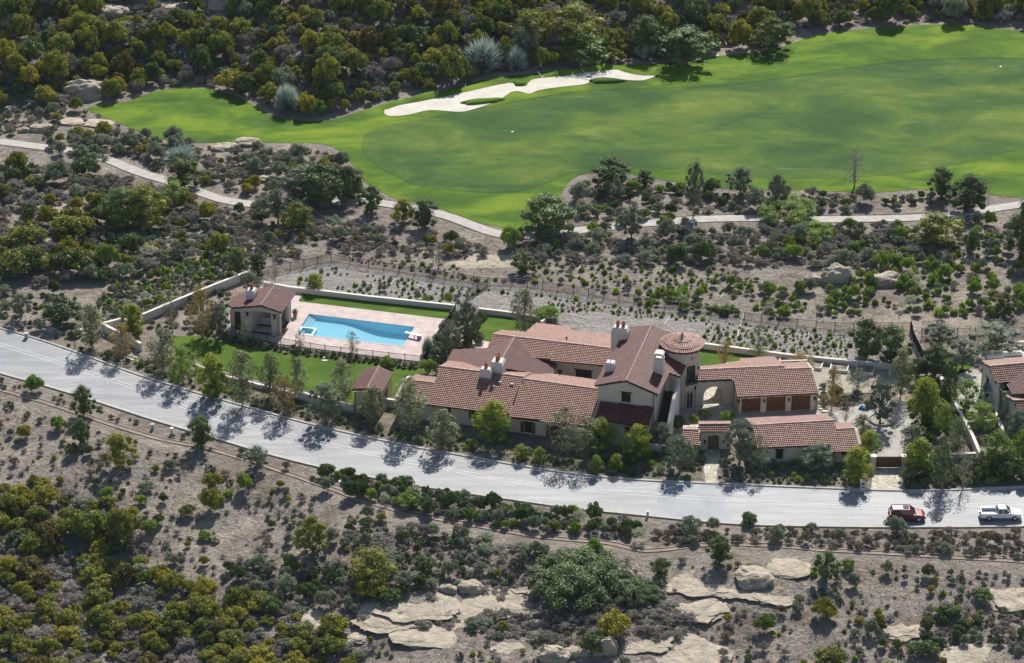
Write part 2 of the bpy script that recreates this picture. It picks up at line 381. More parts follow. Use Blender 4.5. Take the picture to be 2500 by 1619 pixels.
def smooth_line(pts, sub=6):
    out = []; n = len(pts)
    for i in range(n - 1):
        p0, p1, p2, p3 = pts[max(i - 1, 0)], pts[i], pts[i + 1], pts[min(i + 2, n - 1)]
        for k in range(sub):
            t = k / sub
            out.append(.5 * ((2 * p1) + (p2 - p0) * t + (2 * p0 - 5 * p1 + 4 * p2 - p3) * t * t + (3 * p1 - p0 - 3 * p2 + p3) * t ** 3))
    out.append(pts[-1]); return out
def smooth_loop(pts, sub=4):
    n = len(pts); out = []
    for i in range(n):
        p0, p1, p2, p3 = pts[(i - 1) % n], pts[i], pts[(i + 1) % n], pts[(i + 2) % n]
        for k in range(sub):
            t = k / sub
            out.append(.5 * ((2 * p1) + (p2 - p0) * t + (2 * p0 - 5 * p1 + 4 * p2 - p3) * t * t + (3 * p1 - p0 - 3 * p2 + p3) * t ** 3))
    return out
def offset_line(pts, d):
    out = []
    for i, p in enumerate(pts):
        a, b = pts[max(i - 1, 0)], pts[min(i + 1, len(pts) - 1)]; t = (b - a); t.z = 0; t.normalize()
        out.append(Vector((p.x - t.y * d, p.y + t.x * d, p.z)))
    return out
def strip(name, line, d0, d1, z, mat, thick=0.0):
    a, b = offset_line(line, d0), offset_line(line, d1); n = len(a); mb = MB()
    vs = [(p.x, p.y, z) for p in a] + [(p.x, p.y, z) for p in b]
    fs = [((i, i + 1, n + i + 1, n + i) if d1 > d0 else (i, n + i, n + i + 1, i + 1)) for i in range(n - 1)]
    mb.add(vs, fs)
    if thick:
        for q, s in ((a, 1), (b, -1)):
            mb.add([(p.x, p.y, z) for p in q] + [(p.x, p.y, z - thick) for p in q], [(i, i + 1, n + i + 1, n + i) for i in range(n - 1)])
        mb.add([(a[0].x, a[0].y, z), (b[0].x, b[0].y, z), (b[0].x, b[0].y, z - thick), (a[0].x, a[0].y, z - thick)], [(0, 1, 2, 3)])
        mb.add([(a[-1].x, a[-1].y, z), (b[-1].x, b[-1].y, z), (b[-1].x, b[-1].y, z - thick), (a[-1].x, a[-1].y, z - thick)], [(0, 1, 2, 3)])
    return struct(mb.build(name, mat))

# ---------------------------------------------------------------- the ground and what is laid on it
def build_ground():
    xs = np.arange(-230, 230.1, 1.25); ys = np.concatenate([np.arange(-150, 260.1, 1.25)])
    ppoly = [(p.x, p.y) for p in POOL]; cx = sum(p[0] for p in ppoly) / 4; cy = sum(p[1] for p in ppoly) / 4
    big = [(cx + (a - cx) * 1.18, cy + (b - cy) * 1.45) for a, b in ppoly]
    vs = []
    for y in ys:
        for x in xs:
            z = H(x, y)
            if abs(x - cx) < 12 and abs(y - cy) < 9 and inpoly(x, y, big): z = -2.5
            vs.append((x, y, z))
    nx = len(xs); fs = []
    for j in range(len(ys) - 1):
        for i in range(nx - 1):
            a = j * nx + i; fs.append((a, a + 1, a + nx + 1, a + nx))
    # skirt out to the horizon
    mb = MB(); mb.add(vs, fs)
    x0, x1, y0, y1 = xs[0], xs[-1], ys[0], ys[-1]; B = 2500
    def edge(pts, out):
        n = len(pts); mb.add(pts + out, [(i, n + i, n + i + 1, i + 1) for i in range(n - 1)])
    edge([(x, y0, H(x, y0)) for x in xs], [(x * 6, -900, -60) for x in xs])
    edge([(x, y1, H(x, y1)) for x in xs][::-1], [(x * 8, B, 420) for x in xs][::-1])
    edge([(x0, y, H(x0, y)) for y in ys][::-1], [(-1400, (-900 if i == 0 else B if i == len(ys) - 1 else y * 6), (-60 if y < 0 else min(420, H(x0, y) * 3))) for i, y in enumerate(ys)][::-1])
    edge([(x1, y, H(x1, y)) for y in ys], [(1400, (-900 if i == 0 else B if i == len(ys) - 1 else y * 6), (-60 if y < 0 else min(420, H(x1, y) * 3))) for i, y in enumerate(ys)])
    struct(mb.build('ground', M['ground'], smooth=True))
build_ground()
def build_haze():
    mb = MB(); mb.box((0, 50, 45), (1000, 1180, 300)); o = mb.build('haze', None)
    m = bpy.data.materials.new('haze_air'); m.use_nodes = True; n = m.node_tree; n.nodes.remove(n.nodes['Principled BSDF'])
    v = n.nodes.new('ShaderNodeVolumePrincipled'); v.inputs['Color'].default_value = (.80, .88, 1.0, 1); v.inputs['Density'].default_value = HAZE
    n.links.new(v.outputs[0], n.nodes['Material Output'].inputs['Volume']); o.data.materials.clear(); o.data.materials.append(m); struct(o, 'stuff')
HAZE = .00003
build_haze()
# golf turf
TURF = [(215, 262), (260, 254), (315, 247), (368, 226), (420, 217), (473, 214), (536, 223), (583, 239), (620, 257), (667, 284), (725, 294), (798, 295), (861, 278), (940, 255), (1050, 231), (1182, 194), (1250, 184), (1397, 171), (1513, 159), (1670, 152), (1754, 137), (1880, 123), (1985, 89), (2090, 73), (2222, 63), (2353, 60), (2500, 76), (3100, 110), (3100, 520), (2500, 483), (2405, 472), (2330, 470), (2248, 462), (2150, 470), (2038, 468), (1922, 464), (1800, 463), (1723, 455), (1618, 440), (1513, 422), (1450, 420), (1400, 436), (1381, 457), (1362, 490), (1345, 520), (1310, 548), (1262, 560), (1224, 556), (1160, 541), (1100, 519), (1030, 497), (970, 487), (925, 465), (893, 446), (866, 410), (838, 378), (788, 352), (656, 349), (525, 349), (446, 348), (368, 333), (294, 301), (250, 285), (220, 272)]
turf = smooth_loop(pw(TURF), 3)
sheet('rough_turf', turf, .04, M['rough'])
FAIR = [(882, 357), (893, 326), (945, 307), (1050, 289), (1150, 270), (1250, 252), (1407, 226), (1565, 218), (1723, 213), (1880, 197), (2038, 173), (2195, 152), (2353, 144), (2500, 144), (3100, 160), (3100, 300), (2700, 330), (2500, 362), (2353, 399), (2195, 425), (2038, 436), (1828, 434), (1700, 420), (1600, 410), (1480, 406), (1400, 420), (1330, 450), (1250, 470), (1129, 468), (1024, 455), (945, 420), (893, 385)]
sheet('fairway_turf', smooth_loop(pw(FAIR), 4), .065, M['fairway'])
M['fringe'] = mk_grass('fringe_turf', [(.40, (.030, .066, .010)), (.48, (.045, .090, .012)), (.54, (.07, .12, .014)), (.62, (.10, .15, .02))])
fl_ = smooth_line(pw([(1050, 289), (1150, 270), (1250, 252), (1407, 226), (1565, 218), (1723, 213), (1880, 197), (2038, 173), (2195, 152), (2353, 144), (2500, 144), (3100, 160)]), 5)
strip('mowing_edge', fl_, -.05, .40, .075, M['fringe'])
def berm(name, line, wd, ht, mat, label, cat):
    a = offset_line(line, -wd / 2); b = offset_line(line, wd / 2); n = len(line); mb = MB()
    vs = [(p.x, p.y, 0) for p in a] + [(p.x, p.y, ht * min(1, 3 * min(i, n - 1 - i) / n) * (.8 + .3 * math.sin(i * .7))) for i, p in enumerate(line)] + [(p.x, p.y, 0) for p in b]
    mb.add(vs, [(i, i + 1, n + i + 1, n + i) for i in range(n - 1)] + [(n + i, n + i + 1, 2 * n + i + 1, 2 * n + i) for i in range(n - 1)])
    o = mb.build(name, mat, smooth=True); o.location.z = .03; struct(o)
BUNK = [(938, 272), (961, 258), (1024, 246), (1119, 228), (1208, 208), (1240, 204), (1258, 206), (1264, 212), (1284, 211), (1292, 201), (1310, 192), (1360, 187), (1407, 181), (1476, 171), (1513, 171), (1539, 181), (1570, 186), (1601, 186), (1570, 197), (1528, 196), (1500, 192), (1468, 190), (1445, 195), (1430, 206), (1381, 212), (1334, 218), (1310, 223), (1292, 230), (1266, 224), (1248, 226), (1236, 234), (1208, 250), (1155, 268), (1119, 274), (1050, 270), (998, 281), (950, 284)]
sheet('bunker_sand', smooth_loop(pw(BUNK), 4), .09, M['sand'])
def mound(name, cx, cy, wpx, hpx, ht, mat, rot=0, kind='structure'):
    c = G(cx, cy); k = mpp(c); rx = wpx * k / 2; ry = hpx * k / .46 / 2; mb = MB(); n = 28; ca, sa = math.cos(rot), math.sin(rot)
    prof = [(1.0, 0), (.9, .45), (.7, .8), (.4, .97), (.02, 1)]; base = 0
    vs = []; fs = []
    for r, z in prof:
        for i in range(n):
            a = 2 * math.pi * i / n; q = r * (1 + .12 * math.sin(3 * a + 1) + .06 * math.sin(5 * a))
            x, y = rx * q * math.cos(a), ry * q * math.sin(a); vs.append((x * ca - y * sa, x * sa + y * ca, z * ht - .02))
    for j in range(len(prof) - 1):
        for i in range(n): fs.append((j * n + i, j * n + (i + 1) % n, (j + 1) * n + (i + 1) % n, (j + 1) * n + i))
    mb.add(vs, fs); o = mb.build(name, mat, smooth=True); o.location = (c.x, c.y, .05); struct(o, kind); return o
mound('grass_island', 1176, 250, 112, 14, .55, M['lip'], R(14))
mound('grass_mound', 1268, 206, 30, 14, .5, M['lip'])
mound('grass_mound', 1480, 200, 90, 12, .5, M['lip'])
berm('bunker_lip', smooth_line(pw([(930, 268), (961, 255), (1024, 242), (1119, 223), (1208, 203), (1255, 199)]), 5), 2.6, .85, M['lip'], '', '')
berm('bunker_lip', smooth_line(pw([(1270, 199), (1300, 190), (1360, 182), (1407, 176), (1476, 167), (1513, 167), (1545, 176), (1600, 182)]), 5), 2.4, .8, M['lip'], '', '')
# sandy/dirt ribbon round the turf, island of dirt at its lower side
sheet('dirt_patch', smooth_loop(pw([(1385, 462), (1410, 440), (1450, 424), (1513, 426), (1618, 444), (1723, 459), (1922, 468), (2038, 470), (2150, 474), (2248, 466), (2330, 474), (2400, 478), (2405, 505), (2240, 522), (1990, 526), (1720, 524), (1540, 545), (1400, 555), (1330, 560), (1352, 515)]), 3), .052, M['ground'])
# cart path
CART = [(-300, 330), (-100, 338), (0, 347), (126, 363), (200, 373), (257, 388), (336, 420), (410, 443), (473, 465), (551, 490), (630, 500), (740, 496), (840, 494), (900, 493), (945, 499), (1020, 512), (1092, 529), (1155, 552), (1200, 568), (1240, 575), (1300, 576), (1365, 568), (1476, 557), (1586, 546), (1722, 536), (1854, 534), (1996, 537), (2143, 535), (2243, 532), (2330, 524), (2400, 514), (2500, 499), (2700, 470), (3000, 430)]
cart = smooth_line(pw(CART), 5)
strip('cart_path', cart, -1.08, 1.08, .10, M['path'], .15)
# road
ROADC = None
RF = smooth_line(pw([(-400, 700), (-150, 762), (0, 804), (63, 821), (140, 846), (226, 877), (294, 902), (370, 928), (462, 956), (604, 996), (720, 1028), (840, 1057), (998, 1091), (1120, 1113), (1250, 1136), (1370, 1155), (1502, 1170), (1610, 1177), (1723, 1182), (1880, 1189), (2038, 1195), (2195, 1200), (2350, 1198), (2500, 1190), (2700, 1176), (3000, 1150)]), 4)
RN = smooth_line(pw([(-400, 790), (-150, 862), (0, 911), (90, 936), (184, 964), (275, 993), (367, 1023), (525, 1070), (656, 1109), (788, 1142), (920, 1168), (1050, 1191), (1250, 1220), (1400, 1241), (1565, 1258), (1700, 1272), (1828, 1281), (2038, 1286), (2250, 1287), (2500, 1285), (2700, 1278), (3000, 1262)]), 4)
def band(name, A, B, z, mat, thick=0):
    return sheet(name, A + B[::-1], z, mat, thick=thick)
band('road', RF, RN, .03, M['road'])
M['road2'] = plain('newer_asphalt', (.335, .338, .345), .7, .16, .35, bmp=.01)
sheet('asphalt_patch', [p for p in RF if W(1592, 1176).x < p.x < W(1790, 1185).x] + [p for p in RN if W(1594, 1262).x < p.x < W(1800, 1279).x][::-1], .0325, M['road2'])
strip('kerb', RF, -.02, .28, .17, M['curb'], .16)
strip('gutter', RF, -.45, -.02, .036, M['curb'])
strip('kerb', RN, -.26, .02, .16, M['curb'], .16)
strip('gutter', RN, .02, .42, .036, M['curb'])
CL = smooth_line(pw([(-400, 735), (-150, 795), (0, 841), (100, 872), (194, 903), (336, 950), (504, 1013), (660, 1052), (840, 1094), (1040, 1136), (1250, 1175), (1430, 1196), (1618, 1210), (1830, 1224), (2038, 1236), (2195, 1239), (2350, 1235), (2500, 1227), (2700, 1216), (3000, 1200)]), 5)
strip('road_marking', CL, .28, .39, .036, M['paint'])
strip('road_marking', CL, -.39, -.28, .036, M['paint'])
sheet('gravel_slope', pw([(640, 694), (709, 662), (809, 642), (900, 657), (1050, 680), (1190, 701), (1136, 735), (1112, 753), (900, 731), (708, 708)]), .03, M['gravel'])
sheet('gravel_slope', pw([(1196, 701), (1250, 701), (1400, 720), (1586, 750), (1775, 778), (1900, 797), (2038, 810), (2200, 811), (2185, 897), (2050, 888), (1929, 876), (1800, 859), (1690, 846), (1600, 830), (1460, 820), (1334, 783), (1262, 773), (1168, 761), (1140, 738)]), .03, M['gravel'])
# garden bed ground along the house side of the road
BEDN = offset_line(RF, .29)
bed_top = pw([(2500, 1050), (2300, 1085), (2215, 1120), (2130, 1112), (2040, 1080), (1840, 1080), (1650, 1060), (1500, 1060), (1250, 1030), (1000, 965), (860, 985), (720, 950), (560, 918), (480, 880), (420, 850), (350, 815), (240, 780), (150, 800)])
bn = [p for p in BEDN if p.x < W(2500, 1190).x and p.x > W(110, 835).x]
sheet('garden_bed', bn + bed_top, .045, M['mulch'])
# lawns
sheet('lawn', smooth_loop(pw([(424, 822), (470, 820), (525, 829), (605, 850), (777, 872), (900, 888), (1021, 901), (1050, 911), (1020, 925), (985, 935), (960, 970), (905, 985), (860, 983), (827, 976), (766, 962), (722, 950), (625, 926), (555, 908), (483, 880), (440, 858), (415, 838)]), 1), .055, M['lawn'])
sheet('lawn', pw([(724, 738), (738, 714), (1108, 758), (1094, 781)]), .06, M['lawn'])
sheet('lawn', pw([(1186, 770), (1262, 776), (1335, 786), (1300, 815), (1181, 836), (1149, 828)]), .05, M['lawn'])
sheet('lawn', pw([(1690, 848), (1712, 848), (1838, 868), (1860, 880), (1800, 905), (1690, 905)]), .05, M['lawn'])
# pool deck with the hole for the pool
deck = pw([(690, 700), (738, 720), (728, 737), (1094, 781), (1028, 884), (860, 864), (675, 840), (545, 815), (552, 790), (575, 735), (640, 700)])
tri = tessellate_polygon([[Vector((p.x, p.y, 0)) for p in deck], [Vector((p.x, p.y, 0)) for p in POOL][::-1]])
mb = MB(); allp = deck + POOL[::-1]; mb.add([(p.x, p.y, .08) for p in allp], [q if ((allp[q[1]] - allp[q[0]]).cross(allp[q[2]] - allp[q[0]])).z > 0 else q[::-1] for q in [tuple(t) for t in tri]])
struct(mb.build('pool_deck', M['paver']))
sheet('patio', pw([(1120, 826), (1200, 836), (1198, 853), (1085, 845)]), .065, M['paver'])
sheet('courtyard', pw([(1600, 985), (1720, 900), (1830, 890), (1830, 1000), (1850, 1040), (1700, 1075), (1590, 1075)]), .056, M['court'])
sheet('courtyard', pw([(1330, 890), (1500, 905), (1480, 950), (1310, 920)]), .06, M['court'])
sheet('motor_court', pw([(1790, 985), (1985, 990), (2005, 1012), (2060, 1003), (2110, 985), (2180, 975), (2224, 992), (2240, 1030), (2210, 1060), (2203, 1112), (2134, 1112), (2110, 1080), (2080, 1050), (1830, 1050)]), .06, M['court'])
sheet('gravel_yard', smooth_loop(pw([(1880, 868), (1960, 875), (2140, 888), (2200, 900), (2195, 935), (2130, 960), (2060, 960), (2000, 990), (1960, 960), (1900, 900)]), 2), .05, M['granite'])
sheet('driveway', pw([(2128, 1142), (2200, 1142), (2203, 1175), (2213, 1200), (2126, 1200), (2130, 1170)]), .075, M['flag'])
sheet('driveway', pw([(2128, 1108), (2202, 1108), (2200, 1144), (2128, 1144)]), .07, M['court'])
sheet('walkway', smooth_loop(pw([(1722, 1100), (1757, 1100), (1757, 1126), (1750, 1150), (1752, 1172), (1760, 1184), (1724, 1184), (1722, 1165), (1718, 1150), (1721, 1126)]), 2), .075, M['flag'])
# arch light patch: paved floor, its paler colour stands for sunlight through the arch
sheet('terrace', pw([(1690, 905), (1800, 900), (1820, 950), (1780, 1000), (1700, 1003)]), .07, M['flag'])
# drainage channel below the road
CH = smooth_line(pw([(-300, 858), (0, 950), (60, 968), (120, 985), (200, 1012), (300, 1045), (400, 1074), (500, 1093), (600, 1122), (700, 1155), (800, 1190), (900, 1226), (1000, 1253), (1100, 1272), (1200, 1290), (1330, 1312), (1480, 1325), (1560, 1343), (1610, 1343), (1680, 1335), (1760, 1328), (1900, 1333), (2000, 1342), (2200, 1353), (2350, 1362), (2500, 1371), (2800, 1395)]), 4)
M['channel'] = plain('channel_soil', (.27, .20, .15), .95, .2, 1.0); M['chedge'] = plain('stained_concrete', (.37, .32, .26), .9, .35, .5)
strip('drainage_channel', CH, -.32, .32, .02, M['channel'])
strip('channel_edge', CH, .32, .44, .10, M['chedge'], .11)
strip('channel_edge', CH, -.44, -.32, .10, M['chedge'], .11)

# ---------------------------------------------------------------- walls and fences
def wall(pts_px, ht, label, mat='stucco_w', th=.3, z0=-.1, cap=True, world=None, group=None, steps=0):
    P = world or pw(pts_px); mb = MB(); cp = MB(); n = len(P)
    a, b = offset_line(P, th / 2), offset_line(P, -th / 2); vs = []
    hs = [ht[i] if isinstance(ht, (list, tuple)) else ht for i in range(n)]
    for q in (a, b):
        for i, p in enumerate(q): vs += [(p.x, p.y, z0), (p.x, p.y, hs[i])]
    fs = []
    for i in range(n - 1):
        A, B, C, D = 2 * i, 2 * i + 1, 2 * i + 2, 2 * i + 3; o = 2 * n
        fs += [(A, B, D, C), (o + A, o + C, o + D, o + B), (B, o + B, o + D, D)]
    fs += [(0, 2 * n, 2 * n + 1, 1), (2 * n - 2, 2 * n - 1, 4 * n - 1, 4 * n - 2)]
    base = P[0]; root = thing('garden_wall', (base.x, base.y, 0), label, 'wall', group)
    mb.add(vs, fs); mb.build('wall_body', M[mat], root)
    if cap:
        a, b = offset_line(P, th / 2 + .06), offset_line(P, -th / 2 - .06); vs = []
        for q in (a, b):
            for i, p in enumerate(q): vs += [(p.x, p.y, hs[i] + .003), (p.x, p.y, hs[i] + .09)]
        cp.add(vs, fs + [(2 * i, 2 * i + 2, 2 * n + 2 * i + 2, 2 * n + 2 * i) for i in range(n - 1)]); cp.build('coping', M['cap'], root)
    return root
wall([(644, 700), (708, 712), (900, 735), (1110, 757)], .75, 'long low cream wall behind the pool and its lawn strip')
wall([(1168, 764), (1228, 771), (1262, 776), (1332, 787), (1322, 797)], .7, 'low cream wall closing the small lawn behind the house')
wall([(1690, 848), (1800, 862), (1929, 879), (2050, 891), (2180, 903)], .8, 'low cream wall behind the tower lawn and the raised beds')
wall([(349, 785), (430, 752), (520, 715), (604, 682)], [1.1, 1.2, 1.2, 1.2], 'diagonal cream wall climbing left of the pool house')
wall([(247, 806), (268, 818), (310, 838), (345, 858)], 1.2, 'cream entry wall beside the stepping stone path at left')
wall([(247, 806), (272, 800), (300, 793), (322, 803)], 1.0, 'short stepped cream wall joining the entry wall at left')
wall([(722, 972), (766, 985), (827, 999), (862, 1008), (880, 992)], 1.15, 'cream wall between the big lawn and the road trees')
wall([(918, 990), (975, 998), (982, 985)], 1.2, 'short cream wall between the tile roofed pavilion and the main house')
wall([(478, 900), (540, 925), (640, 950), (722, 972)], .6, 'low cream retaining wall along the lower edge of the big lawn')
wall([(1580, 1100), (1645, 1108)], 1.0, 'short cream wall left of the covered entry gate')
wall([(2065, 1135), (2116, 1138)], 1.5, 'cream wall between the front wing and the wooden driveway gate')
wall([(2213, 1136), (2270, 1134), (2380, 1128)], 1.3, 'cream wall right of the wooden driveway gate behind trees')
wall([(2300, 955), (2340, 1022), (2372, 1083), (2392, 1130)], 1.3, 'long diagonal boundary wall between the two properties')
wall([(2352, 1048), (2432, 1045)], 1.1, 'cream wall on the neighbour side above the feathery trees')
def pillar(px, py, w_, h_, label):
    p = W(px, py); r = thing('gate_pillar', p, label, 'pillar', None)
    MB().box((0, 0, h_ / 2), (w_, w_, h_)).build('shaft', M['stucco'], r, loc=(0, 0, 0))
    MB().box((0, 0, h_ + .063), (w_ + .16, w_ + .16, .12)).build('cap', M['cap'], r, loc=(0, 0, 0))
    return r
pillar(2130.5, 1143, .65, 1.75, 'cream pillar left of the wooden driveway gate')
pillar(2206, 1143, .65, 1.75, 'cream pillar right of the wooden driveway gate')
pillar(2300, 950, .7, 1.6, 'capped pillar at the top end of the diagonal boundary wall')
pillar(2393, 1132, .7, 1.7, 'capped pillar at the road end of the diagonal boundary wall')
g = thing('driveway_gate', W(2168, 1143), 'dark brown timber driveway gate between two cream pillars', 'gate')
a = W(2135.5, 1142); b = W(2200.5, 1142); ln = (b - a).length
mb = MB(); npl = 9
for i in range(npl): mb.box((0, (i % 2) * .004, .12 + (i + .5) * 1.45 / npl), (ln, .06, 1.45 / npl - .015))
mb.build('gate_panel', M['wood'], g, loc=(0, 0, 0))
mb = MB()
for x in (-ln / 2 + .06, 0, ln / 2 - .06): MB().box((x, -.045, .85), (.10, .03, 1.5)).build('gate_stile', M['dwood'], g, loc=(0, 0, 0))
MB().box((0, 0, 1.65), (ln, .10, .10)).build('top_rail', M['dwood'], g, loc=(0, 0, 0))
def fence(pts, ht, label, world=None, post=2.4, gap=.125, name='metal_fence', picket=True, mesh_fence=False, zf=None):
    P = world or [G(x, y) for x, y in pts]; root = thing(name, P[0], label, 'fence'); pk = MB(); rl = MB(); posts = []
    for i in range(len(P) - 1):
        a, b = P[i], P[i + 1]; d = b - a; L_ = math.hypot(d.x, d.y); n = max(1, round(L_ / post))
        za, zb = H(a.x, a.y), H(b.x, b.y)
        at = lambda t: Vector((a.x + d.x * t, a.y + d.y * t, H(a.x + d.x * t, a.y + d.y * t)))
        for k in range(n + (1 if i == len(P) - 2 else 0)): posts.append(at(k / n))
        for k in range(n):
            p, q = at(k / n), at((k + 1) / n)
            for hh in (ht - .04, .15): rl.beam(p + Vector((0, 0, hh)), q + Vector((0, 0, hh)), .045, .06)
            m_ = int((q - p).length / gap)
            for j in range(1, m_):
                c = p.lerp(q, j / m_); pk.box((c.x, c.y, c.z + ht / 2), (.03, .03, ht - .06))
    o_ = len(rl.v); rl.add(pk.v, pk.f); rl.build('fence_panel', M['iron'], root)
    first = None
    for c in posts:
        if first is None:
            m2 = MB().box((0, 0, (ht + .12) / 2 - .06), (.10, .10, ht + .24)); first = m2.build('post', M['iron'], root, loc=c - P[0])
        else:
            o = first.copy(); col.objects.link(o); o.parent = root; o.location = c - P[0]
    return root
fence([(552, 812), (686, 844), (794, 862), (1028, 888)], 1.2, 'black picket fence along the near side of the pool terrace')
fence([(1034, 886), (1068, 830), (1100, 782), (1112, 762)], 1.25, 'black picket fence along the right side of the pool terrace')
fence([(590, 690), (640, 673), (709, 660), (809, 640), (900, 655), (1050, 678), (1192, 699)], 1.35, 'black picket fence round the planted slope above the pool house')
fence([(1192, 699), (1138, 730)], 1.35, 'short black picket fence running down beside the slope planting')
fence([(1196, 699), (1250, 699), (1400, 718), (1586, 748), (1775, 776), (1900, 795), (2038, 808), (2222, 808)], 1.35, 'long black picket fence crossing the planted slope behind the house')
fence([(2224, 806), (2230, 835), (2252, 880)], 1.6, 'black picket fence descending to the neighbour boundary')
fence([(2250, 824), (2380, 822), (2520, 820)], 1.4, 'dark fence behind the neighbouring property')
fence([(262, 793), (330, 778)], .9, 'low dark fence beside the left entry wall')
# ---------------------------------------------------------------- building helpers
class Plane:
    def __init__(s, a, b, c):
        A, B, C = W(*a), W(*b), W(*c); s.P = A; s.N = (B - A).cross(C - A).normalized()
        if s.N.z < 0: s.N = -s.N
    def at(s, px, py): return on_plane(px, py, s.P, s.N)
    def z(s, x, y): return s.P.z - (s.N.x * (x - s.P.x) + s.N.y * (y - s.P.y)) / s.N.z
trs = random.Random(11)
def tiles(mb, P, N, poly, eave, cw=.25, ch=.33):
    """rows of barrel tiles over a roof slope; poly: world points on it, eave: direction along the eave"""
    u = (eave - N * eave.dot(N)).normalized(); v = N.cross(u)
    if v.z < 0: v = -v
    uv = [((p - P).dot(u), (p - P).dot(v)) for p in poly]
    us = [q[0] for q in uv]; vs_ = [q[1] for q in uv]
    v0 = min(vs_); row = 0; vv = v0 + ch * .35
    while vv < max(vs_):
        uu = min(us) + cw * .5; rt_ = trs.uniform(-.05, .05)
        while uu < max(us):
            if inpoly(uu, vv, uv):
                t = min(1, max(0, .5 + rt_ + trs.gauss(0, .10))); w0, w1 = cw * .48, cw * .38; a0 = vv - ch * .5; a1 = vv + ch * .56
                ring = []
                for (s_, lift, ww) in ((a0, .085, w0), (a1, .01, w1)):
                    for an in (0, 55, 125, 180):
                        c, sn = math.cos(R(an)), math.sin(R(an)); ring.append(P + u * (uu + c * ww) + v * s_ + N * (lift + sn * ww * .72))
                mb.add(ring, [(0, 1, 5, 4), (1, 2, 6, 5), (2, 3, 7, 6), (0, 3, 2, 1)], t)
            uu += cw
        vv += ch; row += 1
def fascia(P, N, poly, th=.16):
    n = len(poly); vs = [p - Vector((0, 0, 0)) for p in poly] + [p - Vector((0, 0, th)) for p in poly]
    nf = N.normalized(); ax = max(range(3), key=lambda i: abs(nf[i]))
    tri = tessellate_polygon([[Vector((p.x, p.y, 0)) for p in poly]]); fs = []; mi = []
    for q in tri: fs.append(tuple(q)); fs.append(tuple(n + i for i in q))
    mb = MB(); mb.add(vs, fs, mi=0); mb.add(vs, [(i, (i + 1) % n, n + (i + 1) % n, n + i) for i in range(n)], mi=1); return mb
def slope(root, pl, poly_px, e0, e1, name='roof', label=None, mat='tile'):
    poly = [pl.at(x, y) for x, y in poly_px]; e = W(*e1, 0) - W(*e0, 0) if len(e0) == 2 else e1 - e0
    base = fascia(pl.P, pl.N, poly); o = base.build(name, [M['pan'], M['dwood']], root)
    t = MB(); tiles(t, pl.P, pl.N, poly, e); k = t.build('barrel_tiles', M[mat], root)
    k.parent = o; k.matrix_parent_inverse = Matrix.Identity(4)
    k.matrix_parent_inverse = Matrix.Identity(4)
    return o
def ridge(root, a, b, r=.15, off=.07, mat='tile'):
    mb = MB(); d = b - a; n = max(2, int(d.length / .4)); u = d.normalized(); s = u.cross(Vector((0, 0, 1))).normalized(); nn = s.cross(u)
    for i in range(n):
        p, q = a + d * (i / n), a + d * ((i + 1.08) / n); ring = []
        for c0, rr in ((p, r), (q, r * .82)):
            for an in (-10, 50, 130, 190): ring.append(c0 + s * (math.cos(R(an)) * rr) + nn * (math.sin(R(an)) * rr + off))
        mb.add(ring, [(0, 1, 5, 4), (1, 2, 6, 5), (2, 3, 7, 6), (0, 3, 2, 1)], trs.uniform(.4, .9))
    m2 = mb
    for i in range(n):
        p = a + d * (i / n); m2.add([p + s * (math.cos(R(an)) * r * 1.1) + nn * (math.sin(R(an)) * r * 1.1 + off) - u * .04 for an in (0, 60, 120, 180)] + [p + s * (math.cos(R(an)) * r * 1.1) + nn * (math.sin(R(an)) * r * 1.1 + off) + u * .05 for an in (0, 60, 120, 180)], [(0, 1, 5, 4), (1, 2, 6, 5), (2, 3, 7, 6)], .5, 1)
    return mb.build('ridge_tiles', [M[mat], M['mortar']], root)
def wallplane(A, B):
    e = (B - A); e.z = 0; L_ = e.length; e.normalize(); return e, Vector((e.y, -e.x, 0)), L_     # direction, outward normal, length
def spans(A, B, rect):
    e, N, L_ = wallplane(A, B); a = on_plane(rect[0], rect[3], A, N); b = on_plane(rect[2], rect[1], A, N)
    return (a - A).dot(e), (b - A).dot(e), a.z, b.z
